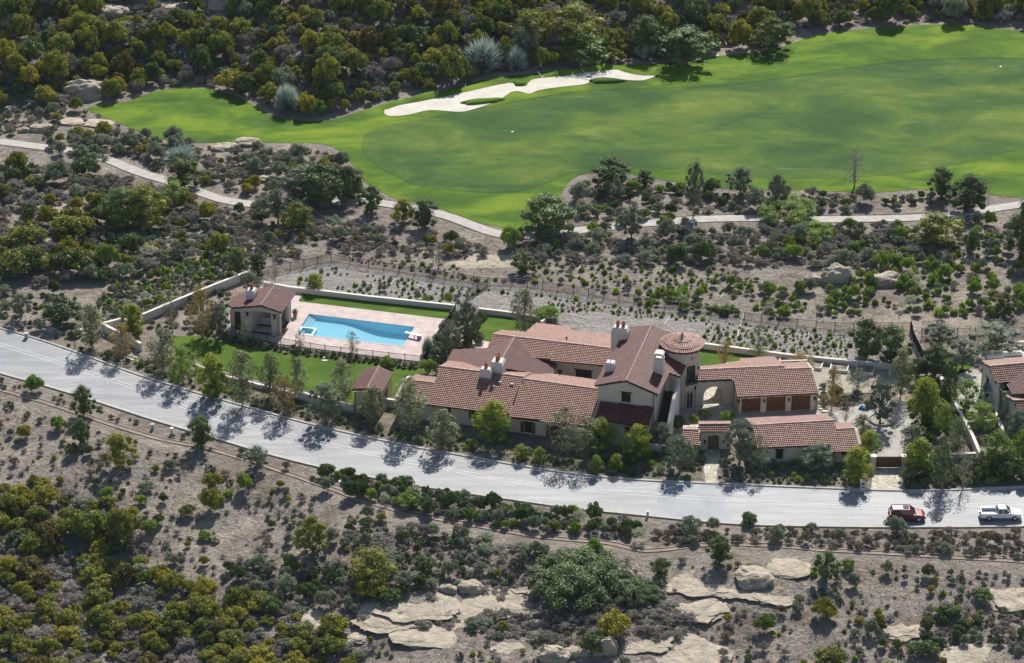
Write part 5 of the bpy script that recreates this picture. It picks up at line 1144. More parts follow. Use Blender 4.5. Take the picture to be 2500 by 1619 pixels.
for i, (x, y, w_, lb) in enumerate(((2428, 872, 2.4, 'white outdoor sofa on the neighbour terrace, left of the pair'), (2470, 866, 2.8, 'white outdoor sofa on the neighbour terrace, right of the pair'))):
    r = lthing('outdoor_sofa', W(x, y), lb, 'sofa', rz=R(6)); MB().box((0, 0, .22), (w_, .9, .4)).build('seat', M['white'], r, loc=(0, 0, 0)); MB().box((0, .5, .4), (w_, .2, .8)).build('back', M['cloth'], r, loc=(0, 0, 0)); MB().box((0, -.02, .5), (w_ * .9, .7, .14)).build('cushion', M['cloth'], r, loc=(0, 0, 0))
wall([(2400, 862), (2470, 850), (2560, 846)], .9, 'pale low wall behind the sofas on the neighbour terrace', 'stucco_w')
wall([(2430, 1000), (2433, 1045), (2448, 1075)], 1.4, 'white garden wall left of the neighbouring house front', 'stucco_w')
# ---------------------------------------------------------------- vehicles (nose towards +x)
def loft(mb, st, mi=0):
    n = None; base = len(mb.v)
    for x, w_, zl, zt in st:
        ring = [(-w_ * .90, zl), (-w_, zl + .12), (-w_, zt - .16), (-w_ * .93, zt - .03), (-w_ * .72, zt), (w_ * .72, zt), (w_ * .93, zt - .03), (w_, zt - .16), (w_, zl + .12), (w_ * .90, zl)]; n = len(ring)
        mb.v += [(x, y, z) for y, z in ring]
    for i in range(len(st) - 1):
        for k in range(n): mb.f.append([base + i * n + k, base + i * n + (k + 1) % n, base + (i + 1) * n + (k + 1) % n, base + (i + 1) * n + k]); mb.t.append(.5); mb.m.append(mi)
    mb.f.append([base + k for k in range(n)]); mb.f.append([base + (len(st) - 1) * n + k for k in range(n)][::-1]); mb.t += [.5, .5]; mb.m += [mi, mi]
def wheels(r, xs, yw, rad, w_=.24):
    for x in xs:
        for s_ in (-1, 1):
            y = s_ * yw; m2 = MB(); m2.tube([(x, y - w_ / 2, rad), (x, y - w_ / 2 + .03, rad), (x, y + w_ / 2 - .03, rad), (x, y + w_ / 2, rad)], [rad * .92, rad, rad, rad * .92], 20); t = m2.build('wheel', M['tyre'], r, loc=(0, 0, 0))
            m2 = MB(); yo = y + s_ * (w_ / 2 + .004); m2.tube([(x, yo, rad), (x, yo + s_ * .02, rad)], [rad * .62, rad * .5], 14); k = m2.build('rim', M['chrome'], r, loc=(0, 0, 0)); k.parent = t
def cabin(r, x0, x1, xt0, xt1, wb, wt, zb, zt, paint, pil):
    m2 = MB(); vs = [(x0, -wb, zb), (x1, -wb, zb), (x1, wb, zb), (x0, wb, zb), (xt0, -wt, zt), (xt1, -wt, zt), (xt1, wt, zt), (xt0, wt, zt)]
    m2.add(vs, [(0, 1, 5, 4), (1, 2, 6, 5), (2, 3, 7, 6), (3, 0, 4, 7), (4, 5, 6, 7)]); m2.build('window_glass', M['glass'], r, loc=(0, 0, 0))
    m2 = MB(); loft(m2, [(xt0 - .06, wt * .86, zt - .08, zt + .03), (xt0 + .05, wt * 1.03, zt - .05, zt + .07), (xt1 - .1, wt * 1.03, zt - .05, zt + .06), (xt1 + .05, wt * .95, zt - .06, zt)]); m2.build('roof_panel', paint, r, loc=(0, 0, 0))
    for s_ in (-1, 1):
        for a, b in pil: MB().beam((a, s_ * (wb + .012), zb), (b, s_ * (wt + .012), zt), .09, .05).build('pillar', paint, r, loc=(0, 0, 0))
def lamps(r, xf, xr, yf, zf, yr, zr):
    for s_ in (-1, 1):
        MB().box((xf, s_ * yf, zf), (.12, .34, .16)).build('headlight', M['lamp'], r, loc=(0, 0, 0)); MB().box((xr, s_ * yr, zr), (.08, .16, .34)).build('tail_light', M['redlamp'], r, loc=(0, 0, 0))
c = W(2214, 1266); r = lthing('red_suv', (c.x, c.y, .03), 'dark red sport utility car parked on the near side of the road', 'car', 'vehicles parked on the road'); P_ = M['redcar']
m2 = MB(); loft(m2, [(-2.25, .74, .45, .98), (-2.18, .86, .36, 1.08), (-1.2, .91, .28, 1.10), (.5, .91, .28, 1.08), (1.0, .90, .28, 1.04), (1.8, .87, .30, .93), (2.12, .80, .34, .82), (2.24, .68, .42, .66)]); m2.build('body', P_, r, loc=(0, 0, 0), smooth=False)
cabin(r, -2.12, 1.0, -1.92, .32, .82, .66, 1.06, 1.66, P_, [(-2.1, -1.9), (-1.15, -1.1), (-.2, -.22), (.98, .33)])
for s_ in (-1, 1): MB().tube([(-1.7, s_ * .56, 1.78), (.1, s_ * .56, 1.78)], [.03, .03], 6).build('roof_rail', M['grey'], r, loc=(0, 0, 0)); MB().box((.75, s_ * 1.0, 1.13), (.14, .2, .14)).build('mirror', P_, r, loc=(0, 0, 0)); MB().box((-.2, s_ * .915, .62), (2.0, .03, .10)).build('side_moulding', M['dwood'], r, loc=(0, 0, 0))
MB().box((2.2, 0, .45), (.14, 1.5, .2)).build('bumper', M['redcar'], r, loc=(0, 0, 0)); MB().box((-2.25, 0, .5), (.14, 1.6, .22)).build('bumper', M['redcar'], r, loc=(0, 0, 0)); MB().box((.1 - .3, 0, 1.735), (.75, .8, .015)).build('sunroof', M['glass'], r, loc=(0, 0, 0))
wheels(r, (-1.36, 1.36), .84, .37); lamps(r, 2.14, -2.24, .58, .74, .78, .9); r.scale = (1, 1, .93)
c = W(2443, 1264); r = lthing('white_pickup', (c.x, c.y, .03), 'white pickup truck with open load bed parked at the right edge', 'pickup truck', 'vehicles parked on the road'); P_ = M['whitecar']
m2 = MB(); loft(m2, [(-.62, .85, .34, 1.02), (-.5, .87, .32, 1.04), (.9, .87, .32, 1.03), (1.2, .86, .32, 1.0), (2.2, .83, .36, .92), (2.45, .78, .42, .84), (2.54, .66, .48, .70)]); m2.build('body', P_, r, loc=(0, 0, 0))
cabin(r, -.58, 1.2, -.42, .55, .80, .64, 1.0, 1.56, P_, [(-.56, -.42), (.12, .08), (1.17, .55)])
mb = MB(); mb.box((-1.55, 0, .5), (1.84, 1.66, .28)); mb.build('bed_floor', M['grey'], r, loc=(0, 0, 0))
for s_ in (-1, 1): MB().box((-1.56, s_ * .81, .72), (1.86, .10, .62)).build('bed_side', P_, r, loc=(0, 0, 0)); MB().box((.85, s_ * .97, 1.08), (.12, .2, .16)).build('mirror', P_, r, loc=(0, 0, 0))
MB().box((-2.52, 0, .73), (.08, 1.70, .58)).build('tailgate', P_, r, loc=(0, 0, 0)); MB().box((-2.6, 0, .42), (.14, 1.6, .14)).build('bumper', M['chrome'], r, loc=(0, 0, 0)); MB().box((2.5, 0, .42), (.16, 1.6, .2)).build('bumper', M['chrome'], r, loc=(0, 0, 0))
wheels(r, (-1.55, 1.6), .80, .35); lamps(r, 2.46, -2.56, .58, .72, .74, .8)
# ---------------------------------------------------------------- rocks
from mathutils import noise as mn
def rock(px, top, bot, wpx, label, seed, flat=1.0, dpt=1.0, sq=2.6, cat='boulder', name=None, rz=None):
    c0 = G(px, bot); k = mpp(c0); rx = wpx * k / 2; ry = rx * .55 * dpt; c = G(px, bot - ry / k * .46); hz = max(.25, ((bot - top) * k - ry * .92) / .89) * flat
    if flat < 1: ry = max(ry, (bot - top) * k / .46 / 2 * .8); c = G(px, (bot + top) / 2)
    nu_, nv = 30, 15; vs = []; sx = Vector((seed * 3.1, seed * 1.7, seed * 2.3))
    for j in range(nv + 1):
        ph = -math.pi * .28 + (math.pi * .78) * j / nv
        for i in range(nu_):
            th = 2 * math.pi * i / nu_; pw_ = lambda t, q: math.copysign(abs(t) ** (2 / q), t)
            d = Vector((pw_(math.cos(th), sq) * pw_(math.cos(ph), sq), pw_(math.sin(th), sq) * pw_(math.cos(ph), sq), pw_(math.sin(ph), sq)))
            q = 1 + (.30 if flat >= 1 else .55) * mn.noise(d * (1.3 if flat >= 1 else 1.9) + sx) + .14 * mn.noise(d * 3.1 + sx) - .10 * abs(mn.noise(d * 2.2 - sx)) + .05 * mn.noise(d * 7 + sx)
            vs.append((d.x * rx * q, d.y * ry * q, d.z * hz * q))
    fs = [(j * nu_ + i, j * nu_ + (i + 1) % nu_, (j + 1) * nu_ + (i + 1) % nu_, (j + 1) * nu_ + i) for j in range(nv) for i in range(nu_)]
    mb = MB(); mb.add(vs, fs); o = mb.build(name or ('sandstone_boulder' if flat >= 1 else 'sandstone_slab'), M['rock']); o.location = c + Vector((0, 0, 0 if flat >= 1 else -hz * .25)); o.rotation_euler = (0 if flat >= 1 else .05, 0, rz if rz is not None else rnd.uniform(-.15, .15)); tag(o, label, cat if flat >= 1 else 'rock slab')
RK = [(208, 184, 246, 106, 'largest pale boulder, blocky, left of the turf tongue'), (268, 0, 42, 100, 'wide pale boulder at the top edge on the left hillside'), (540, -8, 32, 96, 'pale ridge boulder cut by the top edge, right of two others'), (425, -5, 28, 90, 'long pale boulder at the top edge between two boulders'), (335, 8, 26, 46, 'small pale boulder at the top edge beside the wide one'),
 (107, 79, 110, 32, 'rounded grey boulder, right one of the trio on the left hillside'), (90, 56, 82, 22, 'upright grey boulder, topmost of the trio on the left hillside'), (63, 93, 128, 28, 'upright grey boulder, lowest of the trio on the left hillside'), (167, 76, 98, 42, 'flat topped boulder right of the boulder trio'), (592, 129, 152, 28, 'single grey boulder in the hillside brush above the turf'),
 (25, 253, 271, 40, 'low boulder at the left edge above the slabs'), (75, 239, 256, 36, 'small flat boulder near the left edge beside a yellow bush'), (60, 306, 325, 34, 'small boulder left of the long rocks at left'), (100, 296, 326, 60, 'split boulder left of the long double slab'), (176, 284, 312, 78, 'left half of the long double slab below the big boulder'), (240, 286, 314, 80, 'right half of the long double slab below the big boulder'),
 (550, 342, 372, 76, 'grey boulder with cactus at the lower edge of the turf'), (603, 330, 360, 66, 'pale rounded boulder right of the cactus at the turf edge'), (652, 424, 448, 52, 'pale cracked boulder in the brown brush above the cart path'), (4, 388, 420, 44, 'boulder cut by the left edge near the cart path'),
 (2040, 637, 696, 84, 'big brown boulder on the planted slope at right'), (1990, 664, 696, 62, 'low boulder touching the big brown boulder on its left'), (2160, 656, 704, 96, 'broad tan boulder right of the big brown boulder'),
 (1845, 1374, 1432, 96, 'large cubic sandstone block on the foreground slope'), (1928, 1362, 1412, 100, 'sandstone block adjoining the large cubic block on its right'), (1522, 1376, 1424, 62, 'leaning grey boulder behind the huge dark bush mound'), (1546, 1384, 1398, 22, 'little orange rock beside the leaning grey boulder'), (1308, 1508, 1532, 32, 'small grey rock in grey brush at the lower middle'), (1352, 1568, 1618, 82, 'grey blocky boulder at the bottom edge, left of a pair'), (1478, 1546, 1600, 62, 'grey rounded boulder at the bottom, right of a pair'), (1410, 1572, 1602, 66, 'low pale boulder between the pair at the bottom'),
 (1035, 1530, 1578, 158, 'long pale cushion shaped boulder at the bottom centre'), (1148, 1410, 1446, 68, 'rounded pale boulder above the big sandstone shelf'), (1092, 1421, 1446, 50, 'low pale boulder left of the rounded one on the shelf'), (873, 1546, 1568, 52, 'small grey boulder left of the cushion shaped boulder')]
for i, (x, t, b, w_, lb) in enumerate(RK): rock(x, t, b, w_, lb, i + 3, dpt=1.7 if 'cubic' in lb or 'cushion' in lb else 1.15)
SL = [(1015, 1462, 1496, 210, 'long low sandstone ledge joining the layered shelf on its left'), (1262, 1448, 1476, 150, 'low sandstone ledge joining the layered shelf on its right'), (940, 1500, 1530, 150, 'sandy rock sheet above the cushion shaped boulder'), (1790, 1428, 1456, 120, 'low ledge between the flat ledge and the pitted patch'), (1560, 1556, 1582, 150, 'low pale ledge below the curved sandstone ledge'), (60, 478, 500, 110, 'flat pale rock sheet in the left scrub, upper one'), (150, 502, 524, 130, 'flat pale rock sheet in the left scrub, lower one'), (1200, 634, 664, 185, 'wide flat sandstone sheet on the bank above the slope fence'), (1700, 1410, 1446, 150, 'long flat sandstone ledge left of the cubic block'), (1690, 1450, 1512, 170, 'curved sandstone ledge above grey brush in the foreground'), (1895, 1440, 1476, 120, 'flat pitted sandstone patch below the cubic block'), (1640, 1584, 1622, 280, 'long sandstone shelf along the bottom edge, right of centre'), (2195, 1520, 1562, 110, 'yellowish sandstone patch in the lower right slope'), (2465, 1430, 1490, 120, 'sandstone sheet at the right edge of the foreground'), (2400, 1582, 1622, 190, 'sandstone shelf in the bottom right corner'), (1130, 1440, 1510, 300, 'big layered sandstone shelf in the lower middle'), (785, 1490, 1530, 140, 'sandy sandstone shelf left of the layered shelf'), (900, 1470, 1500, 90, 'small sandstone shelf between brush at lower middle'), (1240, 1570, 1598, 80, 'small sandstone ledge at the bottom edge'), (1280, 1425, 1450, 70, 'sandstone ledge at the left foot of the dark bush mound')]
for i, (x, t, b, w_, lb) in enumerate(SL): rock(x, t, b, w_, lb, i + 50, flat=.22 if w_ > 100 else .4, sq=2.3)
# ---------------------------------------------------------------- plants: one mesh of each shape, then copies
def mesh_np(name, V, Fq, T, mat):
    me = bpy.data.meshes.new(name); n = len(Fq); k = Fq.shape[1]
    me.vertices.add(len(V)); me.vertices.foreach_set('co', V.astype(np.float32).ravel())
    me.loops.add(n * k); me.loops.foreach_set('vertex_index', Fq.astype(np.int32).ravel())
    me.polygons.add(n); me.polygons.foreach_set('loop_start', np.arange(0, n * k, k, dtype=np.int32)); me.polygons.foreach_set('loop_total', np.full(n, k, dtype=np.int32))
    me.update(calc_edges=True); at = me.attributes.new('tint', 'FLOAT', 'FACE'); at.data.foreach_set('value', T.astype(np.float32)); me.materials.append(mat); return me
def leaf_quads(C, Nn, size, rs, asp=.6, jitter=.9):
    n = len(C); d = Nn + rs.normal(0, jitter, (n, 3)); d /= np.linalg.norm(d, axis=1)[:, None] + 1e-9
    a = np.cross(d, rs.normal(0, 1, (n, 3))); a /= np.linalg.norm(a, axis=1)[:, None] + 1e-9; b = np.cross(d, a)
    s = (size * rs.uniform(.6, 1.3, n))[:, None]
    V = np.stack([C - a * s, C + b * s * asp, C + a * s, C - b * s * asp], 1).reshape(-1, 3)
    return V, np.arange(n * 4).reshape(-1, 4)
def crown(name, lobes, n, size, mat, seed, core=.74, asp=.6, jit=.9, updir=.25, tip=0.0, low=-.35):
    rs = np.random.RandomState(seed); L_ = np.array([l[0] for l in lobes], float); Rr = np.array([l[1] for l in lobes], float)
    wts = (Rr[:, 0] * Rr[:, 2]); wts = wts / wts.sum(); idx = rs.choice(len(lobes), n, p=wts)
    d = rs.normal(0, 1, (n, 3)); d[:, 2] += updir; d /= np.linalg.norm(d, axis=1)[:, None]; d[:, 2] = np.where(d[:, 2] < low, -d[:, 2], d[:, 2])
    C = L_[idx] + d * Rr[idx] * rs.uniform(.78, 1.06, n)[:, None]; C[:, 2] = np.maximum(C[:, 2], .015)
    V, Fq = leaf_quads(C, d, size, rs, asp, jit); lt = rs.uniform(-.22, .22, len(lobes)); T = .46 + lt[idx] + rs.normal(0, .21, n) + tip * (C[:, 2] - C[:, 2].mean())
    if core > 0:
        vs, fs, ts = [], [], []; o = len(V)
        for li in range(len(lobes)):
            base = len(vs)
            for j in range(5):
                ph = math.pi * (j / 4 - .5)
                for i in range(7): th = 2 * math.pi * i / 7; q = core * rs.uniform(.85, 1.1); p = L_[li] + np.array([math.cos(th) * math.cos(ph), math.sin(th) * math.cos(ph), math.sin(ph)]) * Rr[li] * q; p[2] = max(p[2], .01); vs.append(p)
            for j in range(4):
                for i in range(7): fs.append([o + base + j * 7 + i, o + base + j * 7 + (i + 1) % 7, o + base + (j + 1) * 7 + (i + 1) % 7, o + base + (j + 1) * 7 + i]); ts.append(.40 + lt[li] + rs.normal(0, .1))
        V = np.vstack([V, np.array(vs)]); Fq = np.vstack([Fq, np.array(fs)]); T = np.concatenate([T, ts])
    return mesh_np(name, V, Fq, np.clip(T, 0, 1), mat)
def bush_lobes(seed, a=1.0, n=15, hmin=.25):
    r_ = random.Random(seed); out = [((0, 0, .42), (.62 * a, .62 * a, .42))]
    for i in range(n):
        az = i * 2.399 + r_.uniform(-.4, .4); q = math.sqrt((i + .5) / n); rad = .78 * q + r_.uniform(-.08, .08); z = (hmin + (.80 - hmin) * math.sqrt(max(0, 1 - q * q * .92))) * r_.uniform(.82, 1.12)
        s = r_.uniform(.20, .36); out.append(((rad * a * math.cos(az), rad * a * math.sin(az), z), (s * a, s * a, s * .75)))
    return out
def tubemesh(name, segs, mat):
    mb = MB()
    for pts, rs_ in segs: mb.tube(pts, rs_, 5, cap=False)
    me = bpy.data.meshes.new(name); me.from_pydata(mb.v, [], mb.f); me.materials.append(mat); me.update(); return me
def tree_proto(kind, seed, a, z0, nl, lr, nleaf, size, mat, trunk, core=0, shape='egg', thick=.018, asp=.6, tip=0, stems=1, jit=.65):
    """height 1, half width a; returns (trunk mesh, crown mesh)"""
    r_ = random.Random(seed * 77 + 5); lobes = []; segs = []
    for i in range(nl):
        t = (i + .5) / nl; z = z0 + (1 - z0 - lr) * t
        if shape == 'egg': env = math.sin(math.pi * min(1, (t * .86 + .12))) ** .7
        elif shape == 'cone': env = (1 - t) ** .75 * .95 + .08
        elif shape == 'col': env = .8
        else: env = math.sqrt(max(0.05, 1 - (2 * t - .85) ** 2 * .85))
        az = i * 2.399 + r_.uniform(-.5, .5); q = env * (a - lr * a * 1.2) * r_.choice([.25, .6, .9, 1.0]); s = lr * r_.uniform(.75, 1.3)
        lobes.append(((q * math.cos(az), q * math.sin(az), z), (s * (a / .35) ** .5, s * (a / .35) ** .5, s)))
    for st in range(stems):
        lean = (r_.uniform(-.12, .12) * a * (2 if stems > 1 else 1), r_.uniform(-.12, .12) * a, 0)
        top = .82 if shape != 'round' else .6
        P = [Vector((lean[0] * t * 1.0 + .012 * math.sin(t * 9 + st), lean[1] * t, t * top)) for t in (0, .15, .35, .6, .8, 1)]
        segs.append((P, [thick * q for q in (1.25, 1, .8, .55, .35, .12)]))
    for c, s in lobes:
        zz = max(z0 * .7, c[2] - .9 * math.hypot(c[0], c[1]) - .05); segs.append(([Vector((0, 0, min(zz, .75))), Vector((c[0] * .5, c[1] * .5, (zz + c[2]) / 2 + .01)), Vector(c)], [thick * .45, thick * .3, thick * .1]))
    return tubemesh(kind + '_trunk', segs, trunk), crown(kind + '_crown', lobes, nleaf, size, mat, seed, core=core, asp=asp, tip=tip, jit=jit)
TP = {}
def reg(kind, n, f): TP[kind] = [f(s) for s in range(n)]
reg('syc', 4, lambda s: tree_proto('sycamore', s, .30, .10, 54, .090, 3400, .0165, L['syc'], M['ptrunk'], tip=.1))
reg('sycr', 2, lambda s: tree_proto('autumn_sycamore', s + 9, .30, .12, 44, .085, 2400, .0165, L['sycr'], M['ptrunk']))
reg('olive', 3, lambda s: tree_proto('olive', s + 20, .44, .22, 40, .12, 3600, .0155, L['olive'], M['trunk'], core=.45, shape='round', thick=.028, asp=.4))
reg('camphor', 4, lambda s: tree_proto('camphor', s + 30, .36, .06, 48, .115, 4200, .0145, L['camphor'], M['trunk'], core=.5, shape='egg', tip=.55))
reg('oak', 4, lambda s: tree_proto('oak', s + 40, .45, .10, 42, .125, 4000, .015, L['oak'], M['trunk'], core=.55, shape='round', thick=.03))
reg('green', 3, lambda s: tree_proto('green', s + 50, .42, .10, 40, .115, 3600, .015, L['green'], M['trunk'], core=.4, shape='round'))
reg('sumac', 3, lambda s: tree_proto('sumac', s + 60, .5, .08, 42, .125, 4000, .0155, L['sumac'], M['trunk'], core=.52, shape='round'))
reg('cypress', 1, lambda s: tree_proto('cypress', 70, .09, .04, 30, .06, 1300, .014, L['oak'], M['trunk'], core=.7, shape='col', thick=.012))
reg('bare', 3, lambda s: tree_proto('bare', s + 80, .28, .15, 30, .08, 620, .013, L['brown'], M['ptrunk'], stems=2, thick=.014))
reg('sparse', 3, lambda s: tree_proto('sparse', s + 90, .30, .14, 36, .085, 1500, .0155, L['syc'], M['trunk'], thick=.014, stems=1))
def spray(name, n, mat, seed, ln=1.0, wd=.035, spread=70, fluff=0):
    rs = np.random.RandomState(seed); V = []; Fq = []; T = []
    for i in range(n):
        az = rs.uniform(0, 6.283); el = R(90 - spread * math.sqrt(rs.uniform(0, 1))); d = np.array([math.cos(az) * math.cos(el), math.sin(az) * math.cos(el), math.sin(el)]); q = rs.uniform(.35, 1.0) * ln; t0 = rs.uniform(.15, .6)
        s = np.cross(d, rs.normal(0, 1, 3)); s /= np.linalg.norm(s); b = d * q * t0; e = d * q; e[2] *= .95; w_ = wd * rs.uniform(.6, 1.3); o = len(V)
        V += [b - s * w_ * .5, (b + e) / 2 + s * w_, e, (b + e) / 2 - s * w_]; Fq.append([o, o + 1, o + 2, o + 3]); T.append(.5 + rs.normal(0, .22))
    V = np.array(V); V[:, 2] = np.maximum(V[:, 2], .0); return mesh_np(name, V, np.array(Fq), np.clip(np.array(T), 0, 1), mat)
BP = {}
def breg(kind, n, f): BP[kind] = [f(s) for s in range(n)]
for kk_, mt_, n_ in (('sumac', 'sumac', 5), ('gold', 'gold', 3), ('rust', 'rust', 2), ('oak', 'oak', 4), ('green', 'green', 3), ('greysage', 'greysage', 4)):
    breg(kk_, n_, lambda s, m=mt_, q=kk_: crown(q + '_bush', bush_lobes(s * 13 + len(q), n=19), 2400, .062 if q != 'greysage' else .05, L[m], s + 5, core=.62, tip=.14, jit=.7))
def brush(name, seed, mat, n=620):
    lb = bush_lobes(seed, n=10, hmin=.2); lb = [((c[0], c[1], c[2] * .9), (r[0] * .95, r[1] * .95, r[2])) for c, r in lb]; return crown(name, lb, int(n * 1.9), .075, mat, seed, core=.55, asp=.2, jit=1.4)
def big_lobes(seed, n=70, sp=.16):
    r_ = random.Random(seed); out = []
    for i in range(n):
        az = i * 2.399 + r_.uniform(-.3, .3); q = math.sqrt((i + .5) / n); s = sp * r_.uniform(.75, 1.3); out.append((((q * .88) * math.cos(az), (q * .88) * math.sin(az), (.12 + .62 * math.sqrt(1 - q * q * .95)) * r_.uniform(.7, 1.15)), (s, s, s * 1.5)))
    return out
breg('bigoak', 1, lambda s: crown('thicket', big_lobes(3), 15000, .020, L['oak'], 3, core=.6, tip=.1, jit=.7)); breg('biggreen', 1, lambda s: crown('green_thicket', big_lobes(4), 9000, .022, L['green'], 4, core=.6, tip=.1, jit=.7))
breg('sage', 4, lambda s: brush('sage_brush', s + 3, L['sage'], 900)); breg('brown', 3, lambda s: brush('brown_brush', s + 8, L['brown'], 800))
breg('silver', 2, lambda s: spray('silver_bush', 3200, L['silver'], s, 1.05, .018, 84))
breg('tuft', 3, lambda s: spray('round_tuft', 170, L['green'], s + 4, 1.05, .11, 88)); breg('gtuft', 2, lambda s: spray('grey_tuft', 150, L['greysage'], s + 14, 1.05, .10, 88)); breg('otuft', 2, lambda s: spray('dark_tuft', 170, L['oak'], s + 24, 1.05, .12, 88))
breg('flower', 2, lambda s: crown('flower_bush', bush_lobes(s + 44, n=12), 900, .06, L['flower'], s, core=0, jit=.6))
def cactus(seed):
    rs = np.random.RandomState(seed); V = []; Fq = []; T = []
    for i in range(46):
        az = rs.uniform(0, 6.28); q = rs.uniform(0, .85); c = np.array([q * math.cos(az), q * math.sin(az), rs.uniform(.15, .85) * (1 - .5 * q)]); n = rs.normal(0, 1, 3); n[2] *= .35; n /= np.linalg.norm(n); u = np.array([0, 0, 1.]) + rs.normal(0, .35, 3); u -= n * u.dot(n); u /= np.linalg.norm(u); s = np.cross(n, u); o = len(V); r1, r2 = .13, .19
        for th_ in (.02, -.02):
            for k in range(8): a_ = k * math.pi / 4; V.append(c + n * th_ + s * math.cos(a_) * r1 + u * math.sin(a_) * r2)
        for b in (o, o + 8): Fq += [[b, b + 1, b + 2, b + 3], [b, b + 3, b + 4, b + 7], [b + 4, b + 5, b + 6, b + 7]]
        for k in range(8): Fq.append([o + k, o + (k + 1) % 8, o + 8 + (k + 1) % 8, o + 8 + k])
        T += [.5 + rs.normal(0, .2)] * 14
    V = np.array(V); V[:, 2] = np.maximum(V[:, 2], 0); return mesh_np('prickly_pear', V, np.array(Fq), np.clip(np.array(T), 0, 1), L['cactus'])
breg('cactus', 3, cactus)
OCC = []   # (x, y, r) of what already stands somewhere
for x, t, b, w_, lb in RK: p = G(x, (t + b) / 2 + (b - t) * .15); OCC.append((p.x, p.y, w_ * mpp(p) * .42)); OCC.append((p.x, p.y - 1.2 - w_ * mpp(p) * .35, w_ * mpp(p) * .38))
for x, t, b, w_, lb in SL: p = G(x, (t + b) / 2); OCC.append((p.x, p.y, w_ * mpp(p) * .36))
TN = {'syc': ('sycamore_tree', 'loose leafy young sycamore', 'tree'), 'sycr': ('sycamore_tree', 'sycamore turning brown and orange', 'tree'), 'olive': ('olive_tree', 'grey green olive tree', 'tree'), 'camphor': ('camphor_tree', 'yellow green dense tree', 'tree'), 'oak': ('oak_tree', 'dark green rounded tree', 'tree'), 'green': ('leafy_tree', 'fresh green bushy tree', 'tree'), 'sumac': ('sumac_tree', 'olive green spreading tree', 'tree'), 'cypress': ('cypress_tree', 'slender dark cypress', 'tree'), 'bare': ('bare_tree', 'nearly leafless young tree', 'tree'), 'sparse': ('young_tree', 'thin sparsely leaved tree', 'tree')}
PA = {'syc': .30, 'sycr': .30, 'olive': .44, 'camphor': .36, 'oak': .45, 'green': .42, 'sumac': .5, 'cypress': .09, 'bare': .28, 'sparse': .30}
tcount = {}
def tree(kind, cx, top, base, w_, where, group=None):
    c = G(cx, base); k = mpp(c); h = (base - top) * k / .885; n = tcount.get(kind, 0); tcount[kind] = n + 1; tm, cm = TP[kind][n % len(TP[kind])]
    nm, ds, cat = TN[kind]; r = lthing(nm, c, (ds + ' ' + where), cat, group, rz=rnd.uniform(0, 6.28)); sx = (w_ * k / 2) / PA[kind] * 1.14
    for nn_, me in (('trunk', tm), ('crown', cm)):
        o = bpy.data.objects.new(nn_, me); col.objects.link(o); o.parent = r; o.scale = (sx, sx, h)
    OCC.append((c.x, c.y, w_ * k * .25)); return r
BN = {'bigoak': ('scrub_oak', 'dark green thicket', 'scrub oak'), 'biggreen': ('green_shrub', 'bright green thicket', 'shrub'), 'sumac': ('chaparral_bush', 'olive green bush', 'bush'), 'gold': ('chaparral_bush', 'golden green bush', 'bush'), 'rust': ('chaparral_bush', 'rusty green bush', 'bush'), 'oak': ('scrub_oak', 'dark green scrub oak', 'scrub oak'), 'green': ('green_shrub', 'bright green shrub', 'shrub'), 'greysage': ('coastal_shrub', 'grey green shrub', 'coastal shrub'), 'sage': ('sagebrush', 'dry grey sagebrush', 'sagebrush'), 'brown': ('dry_brush', 'dry tan brush', 'dry brush'), 'silver': ('silver_willow', 'silvery white spiky bush', 'silver bush'), 'tuft': ('round_shrub', 'small round green shrub', 'planted shrub'), 'gtuft': ('round_shrub', 'round grey shrub', 'planted shrub'), 'otuft': ('hedge_shrub', 'small dark shrub', 'hedge shrub'), 'flower': ('flowering_shrub', 'pale flowering shrub', 'flowering shrub'), 'cactus': ('prickly_pear', 'prickly pear clump', 'cactus')}
PEND = []
brn = random.Random(5)
def bush(kind, cx, top, base, w_, where, group=None, named=True):
    c0 = G(cx, base); k = mpp(c0); rx = w_ * k / 2; c = G(cx, base - rx / k * .40); hz = max(rx * .55, ((base - top) * k - rx * .40) / .885)
    PEND.append((kind, c, rx, hz, w_ * (base - top), where, group, named)); OCC.append((c.x, c.y, rx * .8))
